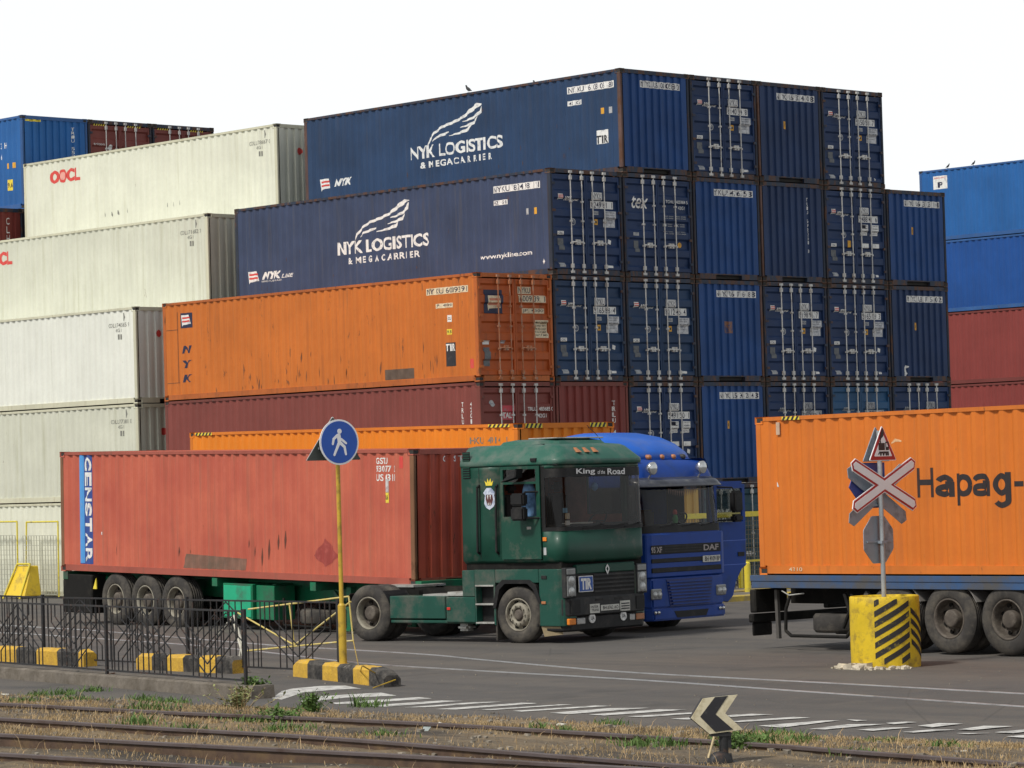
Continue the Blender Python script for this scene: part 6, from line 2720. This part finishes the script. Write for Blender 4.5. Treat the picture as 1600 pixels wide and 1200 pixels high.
s1_, s2_ = s_at_u(168, fl_, kd), s_at_u(385, fl_, kd)
pl = s2_ - s1_
t = thing("iron_fence", "black iron fence with nested chevron bars, in front, on the concrete footing", "fence", base(0))
org = base(0)
posts = [s2_ - pl * k for k in range(5) if s2_ - pl * k > -1]
for k, s in enumerate(posts):
    b = MB()
    p = base(s) - org
    b.box(p.x - .020, p.x + .020, p.y - .020, p.y + .020, p.z - .16, p.z + 1.03)
    b.build("post", IRON, t)
    if k == 1:
        b = MB()
        b.prism([(p.x - .07, p.z - .16), (p.x + .05, p.z - .16), (p.x + .10, p.z + .02), (p.x - .03, p.z + .0)], 'y', p.y - .06, p.y - .03)
        b.build("rusty_foot", plain("rust", RUST, .9, 0, .3, 8), t)
for a, c_ in zip(posts[1:], posts):
    b = MB()
    fence_panel(b, base(a) - org, base(c_) - org, .06, 1.0)
    b.build("bar_panel", IRON, t)
# fence on the far side of the footpath
QA, QB = gp(69, 1037), gp(531, 1059)
qd = (QB - QA).normalized()
t = thing("iron_fence", "black iron fence behind the front one, ending at the yellow sign post", "fence", QB)
Lq = (QB - QA).length
sp_ = [0, .48 * Lq, Lq, 1.48 * Lq, 1.96 * Lq]
for s in sp_:
    b = MB()
    p = -qd * s
    z0 = gz(QB.y + p.y) - QB.z
    b.box(p.x - .024, p.x + .024, p.y - .024, p.y + .024, z0 - .02, z0 + 1.17)
    b.build("post", IRON, t)
for a, c_ in zip(sp_[1:], sp_):
    b = MB()
    za, zc = gz(QB.y - qd.y * a) - QB.z, gz(QB.y - qd.y * c_) - QB.z
    fence_panel(b, Vector((-qd.x * a, -qd.y * a, za)), Vector((-qd.x * c_, -qd.y * c_, zc)), .10, 1.12)
    b.build("bar_panel", IRON, t)


# ---- striped kerb blocks
def stripes_mat(name, per, ph):
    m, n, l, b = newmat(name)
    tc = n.new("ShaderNodeTexCoord")
    sx = n.new("ShaderNodeSeparateXYZ")
    l.new(tc.outputs["Object"], sx.inputs[0])
    ma = n.new("ShaderNodeMath")
    ma.operation = 'MULTIPLY_ADD'
    ma.inputs[1].default_value = 1 / per
    ma.inputs[2].default_value = ph
    l.new(sx.outputs[0], ma.inputs[0])
    fr = n.new("ShaderNodeMath")
    fr.operation = 'FRACT'
    l.new(ma.outputs[0], fr.inputs[0])
    st_ = ramp(n, l, fr.outputs[0], .49, .51)
    v = coords(n, l)
    f = noise(n, l, v, 5, 6, .7)
    yl = mix(n, l, ramp(n, l, f, .4, .7), (.62, .38, .04), (.45, .27, .05))
    bk = mix(n, l, ramp(n, l, f, .42, .66), (.022, .021, .021), (.10, .09, .08))
    col = mix(n, l, st_, yl, bk)
    wn = noise(n, l, v, 9, 8, .75)
    sz = ramp(n, l, sx.outputs[2], .12, .34, -.06, .08)
    ad = n.new("ShaderNodeMath")
    ad.operation = 'ADD'
    l.new(wn, ad.inputs[0])
    l.new(sz, ad.inputs[1])
    col = mix(n, l, ramp(n, l, ad.outputs[0], .60, .66), col, (.33, .30, .26))
    l.new(col, b.inputs["Base Color"])
    b.inputs["Roughness"].default_value = .9
    bp = n.new("ShaderNodeBump")
    bp.inputs["Strength"].default_value = .8
    bp.inputs["Distance"].default_value = .02
    l.new(noise(n, l, v, 16, 5), bp.inputs["Height"])
    l.new(bp.outputs[0], b.inputs["Normal"])
    return m


for k, (ua, va, ub, vb, per, ph, lb, dep) in enumerate((
        (-60, 1031, 131, 1042, .0, .12, "yellow and black kerb block at the far left behind the iron fences", .26),
        (213, 1046, 363, 1053, .0, 0.0, "yellow and black kerb block in the middle, between the other two", .26),
        (458, 1057, 600, 1074, .0, .0, "chipped yellow and black kerb block nearest the sign post, at the path's end", .26))):
    a, c_ = gp(ua, va), gp(ub, vb)
    d = c_ - a
    L = math.hypot(d.x, d.y)
    nseg = 24
    per = L / 3.0 if k != 2 else L / 2.95
    rr = random.Random(k)
    loops = []
    for i in range(nseg + 1):
        x = L * i / nseg
        e = min(x, L - x)
        dr = .05 * max(0, 1 - e / .12)
        h = .26 - dr - (.05 * max(0, 1 - (L - x) / .5) if k == 2 else 0)
        j = lambda q: .014 * mnoise.noise(Vector((x * 5 + k * 9, q * 3.1, 2.2)))
        loops.append([(x, j(1), -.04), (x, j(2), h - .05 + j(3)), (x, .045 + j(4), h + j(5)), (x, dep - .05, h + j(6)), (x, dep, h - .05), (x, dep, -.04)])
    b = MB()
    b.loft(loops, cap0=True, cap1=True)
    o = b.build("kerb_block", stripes_mat("striped_block_%s" % "abc"[k], per, ph), None)
    o.location = a
    o.rotation_euler = (0, 0, math.atan2(d.y, d.x))
    tag(o, lb, "kerb block", "striped kerb blocks along the footpath")

# broken yellow tube barrier leaning behind the fence
BYEL = plain("barrier_yellow", (.58, .46, .14), .55, 0, .12, 5, (.5, .48, .4), .35, 5)
b0 = gp(372, 1040)
X_ = gp(430, 1038).x + .5
def ox(u, v):
    return on_x(u, v, X_ + .0)
t_org = ox(540, 1040)
t = thing("tube_barrier", "bent barrier frame of thin yellow tubes between the iron fence and the trucks", "barrier", t_org)
for segs in ([(388, 952), (545, 932), (552, 1001), (375, 1018)], [(367, 955), (460, 1008), (548, 940)], [(452, 942), (460, 1008)]):
    b = MB()
    rod(b, [ox(*p) - t_org for p in segs], .015)
    b.build("tube", BYEL, t)
b = MB()
rod(b, [ox(*p) - t_org for p in ((340, 992), (366, 962), (378, 1005), (372, 1041))], .022)
rod(b, [ox(*p) - t_org for p in ((366, 975), (384, 1040))], .022)
b.build("leg", plain("barrier_white", (.6, .58, .5), .6, 0, .15, 6), t)
b = MB()
rod(b, [ox(552, 1001) - t_org, gp(560, 1040, .25) - t_org], .008)
b.build("loose_wire", YPOLE, t)
# thin yellow slats fallen against the near block
Pa, Pb, Pc = gp(566, 1040, .33), gp(604, 1062, .06), gp(583, 1075, .012)
b = MB()
o_ = Pa
b.bar(Pa - o_, Pb - o_, .02, .012)
b.bar(Pc - o_, gp(618, 1062, .10) - o_, .02, .012)
b.bar(Pa - o_, gp(560, 1058, .04) - o_, .012, .01)
t = b.build("fallen_slats", YPOLE, None)
t.location = o_
tag(t, "thin yellow slats fallen against the chipped kerb block beside the sign post", "slat")

# ---- mesh fence and yellow-edged kerb before the stack, right of the blue cab
WIRE = plain("wire_mesh", (.16, .15, .11), .7, .1, .2, 6)
YF = plain("fence_yellow", (.68, .56, .05), .5, 0, .1, 4, (.3, .25, .1), .3, 4)


def wire(mb, p0, dv, L, z0, z1, step):
    m_ = int(L / step)
    for i in range(m_ + 1):
        s = L * i / m_
        mb.bar(p0 + dv * s + Vector((0, 0, z0)), p0 + dv * s + Vector((0, 0, z1)), .014)
    k = int((z1 - z0) / step)
    for i in range(k + 1):
        z = z0 + (z1 - z0) * i / k
        mb.bar(p0 + Vector((0, .008, z)), p0 + dv * L + Vector((0, .008, z)), .014)
    return mb


YM = -3.2
xa, xb = on_y(1062, 800, YM).x, on_y(1330, 800, YM).x
zt = on_y(1172, 803, YM).z
t = thing("mesh_fence", "wire mesh fence with a yellow top rail between the blue cab and the right trailer", "fence", (xa, YM, gz(YM)))
zt -= gz(YM)
b = MB()
b.bar((0, 0, zt), (xb - xa, 0, zt), .10, .12)
b.build("top_rail", YF, t)
b = MB()
wire(b, Vector((0, 0, 0)), Vector((1, 0, 0)), xb - xa, .1, zt - .06, .10)
b.build("wire_mesh", WIRE, t)
b = MB()
zz = on_y(1172, 876, YM).z - gz(YM)
b.bar((0, -.01, zz), (xb - xa, -.01, zz), .035, .05)
b.build("middle_rail", YF, t)
for i in range(4):
    b = MB()
    x = (xb - xa) * i / 3
    b.box(x - .04, x + .04, -.04, .04, 0, zt)
    b.build("post", YF, t)
pq = on_y(1168, 905, -4.6)
b = MB()
b.cyl((0, 0, 0), (0, 0, on_y(1168, 880, -4.6).z - gz(-4.6)), .075, 12)
b.lathe([(.075, 0), (.05, .03), (.001, .04)], (0, 0, on_y(1168, 880, -4.6).z - gz(-4.6)), 'z', 12)
o = b.build("bollard", YF, None)
o.location = (pq.x, -4.6, gz(-4.6))
tag(o, "short yellow bollard before the mesh fence, left of the orange container's corner", "bollard")
b = MB()
YK0 = gp(1150, 940).y
b.box(-3.5, 24, YK0, YK0 + .28, -.1, gz(YK0) + .13)
b.box(-3.5, 24, YK0 + 1.7, YK0 + 1.9, -.1, gz(YK0) + .16)
struct("kerb", b, plain("kerb_yellow", (.50, .36, .05), .8, 0, .15, 3, (.2, .18, .15), .55, 2), .02)
b = MB()
b.box(-3.5, 24, YK0 + .28, YK0 + 1.7, -.1, gz(YK0) + .115)
b.box(-3.5, 24, YK0 + 1.9, -2.6, -.1, gz(YK0) + .14)
struct("pavement", b, plain("pavement_grey", (.16, .145, .12), .9, 0, .15, 2, (.09, .08, .07), .4, 1.2))

# ---- far left: mesh panels leaning on the containers and the yellow wedge
XF = -.55
for k, (ua, ub, lb) in enumerate(((-30, 28, "yellow framed mesh panel cut by the left edge, leaning on the pale containers"), (40, 92, "yellow framed mesh panel at the far left, next to the red container's rear"))):
    pa, pb = on_x(ua, 918, XF), on_x(ub, 922, XF)
    zt = on_x(ub, 815, XF).z
    t = thing("mesh_fence", lb, "fence", (XF, pa.y, 0), 0, "mesh panels at the far left")
    dy = pb.y - pa.y
    b = MB()
    lean = -.12
    rod(b, [(0, 0, 0), (-lean, .06, zt)], .024)
    rod(b, [(0, dy, 0), (-lean, dy + .14, zt)], .024)
    rod(b, [(-lean, .06, zt), (-lean, dy + .14, zt)], .024)
    b.build("tube_frame", YF, t)
    b = MB()
    wire(b, Vector((-.05, 0, 0)), Vector((0, 1, 0)) * (1 if dy > 0 else -1), abs(dy), .1, zt * .82, .13)
    b.build("wire_mesh", plain("pale_mesh", (.42, .42, .34), .7), t)
pw = on_x(4, 925, -1.2)
pw2 = on_x(36, 925, -1.2)
zt = on_x(30, 885, -1.2).z
t = thing("yellow_wedge", "yellow sheet metal wedge with a tube frame, on the ground at the far left", "wedge block", (-1.2, pw2.y, 0))
dy = pw.y - pw2.y
b = MB()
b.prism([(0, .06), (.12, zt), (.75 * dy, zt), (dy, .06)], 'x', 0, .6)
b.v = [(x + (.35 * z / zt if x < .5 else 0), y, z) for x, y, z in b.v]
b.build("sheet_body", plain("wedge_yellow", (.74, .52, .03), .5, 0, .08, 3, (.3, .2, .05), .35, 3), t, .02)
b = MB()
rod(b, [(-.02, .14, 0), (.33, .12, zt + .05), (.33, .75 * dy, zt + .05), (-.02, .95 * dy, 0)], .03)
b.build("tube_frame", YF, t)

# ---- railway switch indicator at the bottom edge
SP = gp(1120, 1200)
SP = SP + Vector((0, 0, 0))
dep = (SP - CAM).dot(FWD)
ctr = CAM + ray(1120, 1116) * dep
t = thing("switch_indicator", "black and white chevron arrow board on an iron switch stand beside the rails", "railway signal", (ctr.x, ctr.y, gz(ctr.y)))
Rm = Matrix(((RGT.x, FWD.x, 0), (RGT.y, FWD.y, 0), (0, 0, 1))).to_4x4()
t.rotation_euler = (0, 0, math.atan2(RGT.y, RGT.x) + R(8))
s = dep / FOC
zc = ctr.z - gz(ctr.y)


def ap(x, y):     # close-view pixels (x8) to board metres
    return ((x / 8 + 1020 - 1120) * s, zc - (y / 8 + 1060 - 1116) * s)


out = [ap(*p) for p in ((630, 245), (770, 232), (1070, 213), (905, 440), (1125, 650), (700, 690), (470, 485))]
blk = [ap(*p) for p in ((780, 232), (945, 222), (780, 445), (1000, 645), (770, 665), (585, 470))]
bd = plate("arrow_board", out, plain("arrow_white", (.62, .56, .40), .7, 0, .08, 4, (.30, .24, .12), .45, 5), t, -.01, .02)
b = MB()
b.prism(out, 'y', .012, .10)
b.build("lamp_box", IRON, bd)
plate("black_chevron", blk, K_, bd, -.014, .004)
b = MB()
px, pz = ap(890, 720)
b.cyl((px, .05, pz + .02), (px, .05, ap(0, 960)[1]), .045, 12)
b.box(px - .13, px + .07, .0, .10, pz - .005, pz + .03)
p2, z2 = ap(820, 960)
b.lathe([(.001, .10), (.07, .09), (.11, .03), (.12, -.05), (.12, -.12), (.08, -.14), (.001, -.15)], (p2, .06, z2 - .08), 'y', 20)
b.cyl((px, .05, z2), (px + .02, .05, .0), .075, 12)
b.box(px - .02, px + .07, .02, .09, pz - .12, pz)
b.box(p2 - .2, p2 + .2, -.05, .2, -.02, .05)
b.build("stand", IRON, t)
b = MB()
a1, a2 = ap(755, 725), ap(672, 985)
rod(b, [(a1[0], -.01, a1[1]), (a2[0], -.02, a2[1])], .012)
b.build("pull_rod", plain("rod_pale", (.6, .48, .28), .6), t)


# ------------------------------------------------------------------ birds on the containers
def bird(label, u, v, kind, face=1, s=1.0):
    """perched bird; kind gives the line (x of the container edge, height) it sits on"""
    x, ztop = kind
    p = on_x(u, v, x)
    p.z = ztop
    t = thing("perched_bird", label, "bird", p, R(90) if face > 0 else R(-90), "birds perched on the containers")
    b = MB()
    # spine from tail to bill: (forward, up, radius)
    pr = [(-.20, .055, .006), (-.13, .075, .024), (-.07, .10, .050), (.0, .135, .066), (.06, .175, .058), (.095, .22, .040), (.105, .25, .036), (.12, .275, .036), (.14, .285, .026), (.160, .283, .009), (.19, .274, .002)]
    lo = []
    for i, (f, z, r) in enumerate(pr):
        a = pr[max(0, i - 1)]
        c_ = pr[min(len(pr) - 1, i + 1)]
        dx, dz = c_[0] - a[0], c_[1] - a[1]
        q = math.hypot(dx, dz)
        lo.append([(f - dz / q * r * math.sin(w_), r * .9 * math.cos(w_), z + dx / q * r * math.sin(w_)) for w_ in [2 * math.pi * j / 10 for j in range(10)]])
    b.loft([[(x_ * s, y_ * s, z_ * s) for x_, y_, z_ in L] for L in lo], True, cap0=True, cap1=True)
    for y_ in (-.025, .025):
        b.cyl((.0, y_ * s, .0), (.0, y_ * s, .10 * s), .006 * s, 5)
        b.box(-.02 * s, .035 * s, (y_ - .012) * s, (y_ + .012) * s, 0, .006)
    b.build("body", plain("bird_dark", (.025, .026, .03), .7, 0, .3, 30), t)
    return t


e5 = (2 * PITCH_X + .04, 4 * TIER + CH - .008)
bird("dark crow-like bird standing on the topmost navy container, above the wing emblem", 732, 142, e5, 1, .68)
bird("dark bird on the topmost navy container's edge, the farther right of the two there", 837, 126, (e5[0] + .6, e5[1] - .03), 1, .62)
e6 = (38.5 + .05, ZR - .012)
bird("small dark bird on the far right blue stack, the left one of the pair", 1481, 264, e6, -1, .55)
bird("small dark bird on the far right blue stack, the right one of the pair", 1521, 260, e6, -1, .55)

# ------------------------------------------------------------------ grass and weeds
def blades(name, mat, n, fn, hmin, hmax, wdt, seed, lean=.5):
    r = random.Random(seed)
    v, f = [], []
    tries = 0
    while len(f) < n * 2 and tries < n * 40:
        tries += 1
        p = fn(r)
        if p is None:
            continue
        x, y, sc = p
        z = verge_z(x, y) if x < verge_edge(y) else gz(y)
        h = r.uniform(hmin, hmax) * sc
        a = r.uniform(0, 2 * math.pi)
        lx, ly = math.cos(a) * h * r.uniform(.1, lean * 2), math.sin(a) * h * r.uniform(.1, lean * 2)
        wv = r.uniform(.6, 1.3) * wdt
        q = r.uniform(0, math.pi)
        dx, dy = math.cos(q) * wv, math.sin(q) * wv
        o = len(v)
        v += [(x - dx, y - dy, z - .01), (x + dx, y + dy, z - .01), (x + lx * .35 + dx * .8, y + ly * .35 + dy * .8, z + h * .6), (x + lx * .35 - dx * .8, y + ly * .35 - dy * .8, z + h * .6), (x + lx, y + ly, z + h)]
        f += [(o, o + 1, o + 2, o + 3), (o + 3, o + 2, o + 4)]
    me = bpy.data.meshes.new(name)
    me.from_pydata(v, [], f)
    return link(name, me, mat)


def leafmat(name, c1, c2):
    m, n, l, b = newmat(name)
    v = coords(n, l, per_object=False)
    col = mix(n, l, ramp(n, l, noise(n, l, v, 3.5, 4), .35, .65), c1, c2)
    col = mix(n, l, ramp(n, l, noise(n, l, v, 40, 2), .4, .7, 0, .6), col, tuple(x * 1.6 for x in c2))
    l.new(col, b.inputs["Base Color"])
    b.inputs["Roughness"].default_value = .7
    b.inputs["Transmission Weight"].default_value = 0.0
    return m


DRY = leafmat("dry_grass", (.26, .175, .085), (.40, .29, .15))
WEED = leafmat("weed_green", (.055, .105, .022), (.095, .165, .035))


def rails_at(y):
    out = []
    for Q in RAILX:
        for a, c_ in zip(Q, Q[1:]):
            if min(a.y, c_.y) <= y <= max(a.y, c_.y):
                out.append(a.x + (c_.x - a.x) * (y - a.y) / (c_.y - a.y))
                break
    return out


def dryfn(r):
    y = r.uniform(-46, 2)
    e = verge_edge(y)
    x = e - r.random() ** 1.3 * 8.5 - .02
    if any(abs(x - rx) < .10 for rx in rails_at(y)):
        return None
    d = mnoise.noise(Vector((x * .9, y * .28, 5.0))) + .5 * mnoise.noise(Vector((x * 2.6, y * 1.3, 9.0)))
    edge = max(0, 1 - (e - x) / .55)
    if r.random() > .22 + .95 * d + .55 * edge:
        return None
    return x, y, .5 + .7 * max(0, d) + .35 * r.random()


o = blades("dry_grass", DRY, 95000, dryfn, .02, .075, .0042, 1)
o["kind"] = "stuff"
tag(o, "short dry straw-coloured grass along the rails", "grass")


def stalkfn(r):
    y = r.uniform(-44, 0)
    e = verge_edge(y)
    x = e - r.random() * 7.5 + .05
    if mnoise.noise(Vector((x * .8, y * .45, 31.0))) < -.02 or any(abs(x - rx) < .08 for rx in rails_at(y)):
        return None
    return x, y, r.uniform(.5, 1.2)


o = blades("dry_stalks", leafmat("dry_stalk", (.22, .13, .06), (.42, .30, .16)), 2400, stalkfn, .06, .16, .004, 6, .8)
o["kind"] = "stuff"
tag(o, "tangled taller dry stalks standing in the short grass between the rails", "dry stalks")

CL_ = [(570, 1104, .5, .22), (100, 1085, .5, .14), (60, 1088, .4, .12), (240, 1118, .8, .2), (440, 1128, .55, .2), (215, 1142, .5, .18), (300, 1148, .8, .14), (120, 1096, .7, .12),
       (225, 1094, .5, .12), (270, 1098, .6, .12), (845, 1150, .25, .14), (885, 1155, .2, .12), (955, 1132, .4, .10), (1000, 1172, .5, .14), (1035, 1176, .6, .14),
       (1155, 1170, .7, .22), (1185, 1168, .5, .18), (1230, 1172, .5, .14), (1260, 1170, .3, .12), (1345, 1190, .5, .12), (1230, 1150, .4, .10), (1380, 1162, .5, .08), (1480, 1174, .5, .10), (460, 1146, .7, .12), (600, 1160, .5, .1), (425, 1150, .5, .12),
       (145, 1080, .4, .12), (480, 1106, .3, .12), (30, 1104, .5, .10), (400, 1134, .6, .12), (360, 1130, .5, .12)]
CP = [(gp(u, v), s_, h_) for u, v, s_, h_ in CL_]


def weedfn(r):
    if r.random() < .12:
        y = r.uniform(-44, 0)
        x = verge_edge(y) - r.random() * 7
        if mnoise.noise(Vector((x * 1.1, y * .5, 21.0))) < .25:
            return None
        return x, y, .6
    P, s_, h_ = CP[r.randrange(len(CP))]
    x, y = P.x + r.gauss(0, s_ * .20), P.y + r.gauss(0, s_ * .30)
    return x, y, h_ / .13 * r.uniform(.4, 1.3)


o = blades("green_weeds", WEED, 4200, weedfn, .03, .11, .008, 2, .6)
o["kind"] = "stuff"
tag(o, "fresh green weeds sprouting in patches between the rails", "weeds")


def shrub(label, u, v, h, wd, n, seed, seedheads=False):
    P = gp(u, v)
    r = random.Random(seed)
    t = thing("weed_plant", label, "plant", P, 0, "larger weeds at the verge")
    b, lf = MB(), MB()
    for i in range(int(n / 9)):
        a = r.uniform(0, 2 * math.pi)
        q = abs(r.gauss(0, wd * .38))
        tip = Vector((math.cos(a) * q, math.sin(a) * q, h * r.uniform(.55, 1.0)))
        root = Vector((math.cos(a) * q * .25, math.sin(a) * q * .25, -.02))
        b.cyl(root, tip, .005, 4, .002)
        for k in range(9):
            s_ = r.uniform(.2, 1.0)
            p = root.lerp(tip, s_)
            ll, lw = r.uniform(.035, .085), r.uniform(.010, .024)
            d = Vector((r.gauss(0, 1), r.gauss(0, 1), r.gauss(.2, .6))).normalized()
            sd_ = d.cross(Vector((r.gauss(0, .4), r.gauss(0, .4), 1))).normalized()
            lf.add([p, p + d * ll * .5 + sd_ * lw, p + d * ll, p + d * ll * .5 - sd_ * lw], [(0, 1, 2, 3)])
    b.build("stem", DRY if seedheads else WEED, t)
    lf.build("leaves", WEED if not seedheads else leafmat("pale_leaf", (.12, .15, .05), (.22, .22, .09)), t)


shrub("bushy dark green weed at the end of the concrete footing, by the fence's last post", 397, 1090, .30, .34, 700, 1)
shrub("pale tall grass tuft with seed heads before the bushy weed", 372, 1112, .34, .6, 500, 2, True)
shrub("blue green weed standing before the first white road stripe", 487, 1116, .30, .34, 420, 3)
shrub("leafy green weed between the rails, left of the middle", 430, 1134, .24, .5, 420, 4)
shrub("low leafy weed right of the switch stand", 1160, 1178, .22, .55, 420, 5)

# litter
def litter(name, label, u, v, pts, th, mat, grp="litter along the rails"):
    P = gp(u, v, .045)
    b = MB()
    r = random.Random(u)
    top = [(x, y, z) for x, y, z in pts]
    k = len(top)
    b.add(top + [(x, y, z - th) for x, y, z in top], [list(range(k)), list(range(k, 2 * k))[::-1]] + [(i, k + i, k + (i + 1) % k, (i + 1) % k) for i in range(k)])
    o = b.build(name, mat, None)
    o.location = P
    o.scale = (.6, .6, .6)
    o.rotation_euler = (0, 0, r.uniform(0, 6))
    tag(o, label, "litter", grp)


LW = plain("litter_white", (.66, .64, .56), .7, 0, .1, 9)
LG = plain("litter_glass", (.30, .34, .33), .2, 0, .2, 9)
litter("paper_scrap", "curled cream paper scrap by the second rail, in the middle of the bottom edge", 688, 1138, [(-.10, -.02, .10), (-.02, .02, .12), (.06, .01, .10), (.10, -.02, .02), (.07, -.04, .02), (.03, -.03, .07), (-.04, -.01, .09), (-.10, -.05, .06)], .012, LW)
litter("plastic_sheet", "crumpled clear plastic sheet left of the curled paper scrap", 667, 1144, [(-.12, -.05, .03), (.02, -.08, .10), (.12, .0, .05), (.06, .08, .10), (-.08, .06, .04)], .01, LG)
litter("paper_scrap", "small white scrap just left of the first white stripe's near end", 581, 1134, [(-.06, -.03, .05), (.03, -.04, .07), (.06, .02, .04), (-.02, .05, .06)], .01, LW)
litter("paper_scrap", "flat white carton piece in the dry grass, below the striped crossing", 878, 1136, [(-.10, -.05, .06), (.09, -.05, .07), (.10, .04, .06), (-.09, .05, .07)], .03, LW)
litter("paper_scrap", "small white flake beside the thick worn rail at the left", 118, 1161, [(-.03, -.03, .05), (.03, -.02, .12), (.04, .04, .10), (-.03, .03, .03)], .01, LW)
litter("paper_scrap", "white scrap lying near the right edge by the farthest rail", 1505, 1178, [(-.12, -.05, .06), (.10, -.06, .06), (.12, .03, .05), (-.10, .05, .06)], .04, LW)
litter("paper_scrap", "white ball of paper right of the arrow board", 1250, 1163, [(-.05, -.05, .04), (.04, -.05, .08), (.06, .03, .05), (.0, .06, .09), (-.05, .03, .06)], .04, LW)
litter("paper_scrap", "white scrap on the ground at the left edge before the footing", 8, 1086, [(-.14, -.05, .03), (.12, -.04, .02), (.14, .05, .03), (-.10, .06, .02)], .012, LW)
st = MB()
r = random.Random(9)
for i in range(2600):
    y = r.uniform(-44, 0)
    x = verge_edge(y) - r.random() ** 1.5 * 7 + (r.gauss(.3, .5) if r.random() < .15 else 0)
    z = verge_z(x, y) if x < verge_edge(y) else gz(y)
    s_ = r.uniform(.006, .022) if i % 12 else r.uniform(.02, .035)
    vs = [(x + s_ * (1 if k & 1 else -1) * r.uniform(.6, 1.3), y + s_ * (1 if k & 2 else -1) * r.uniform(.6, 1.3), z + (-.005 if not k & 4 else s_ * r.uniform(.6, 1.3))) for k in range(8)]
    st.add(vs, [(0, 2, 3, 1), (4, 5, 7, 6), (0, 1, 5, 4), (2, 6, 7, 3), (0, 4, 6, 2), (1, 3, 7, 5)])
for i in range(260):
    x, y = r.uniform(-24, -8), r.uniform(-36, -4)
    z = gz(y)
    s_ = r.uniform(.004, .012)
    vs = [(x + s_ * (1 if k & 1 else -1) * r.uniform(.6, 1.3), y + s_ * (1 if k & 2 else -1) * r.uniform(.6, 1.3), z + (-.005 if not k & 4 else s_ * r.uniform(.6, 1.0))) for k in range(8)]
    st.add(vs, [(0, 2, 3, 1), (4, 5, 7, 6), (0, 1, 5, 4), (2, 6, 7, 3), (0, 4, 6, 2), (1, 3, 7, 5)])
o = st.build("pebbles", plain("pebble", (.24, .21, .17), .9, 0, .4, 3), None)
o["kind"] = "stuff"
tag(o, "scattered pale pebbles and grit on the verge soil and the road", "pebbles")
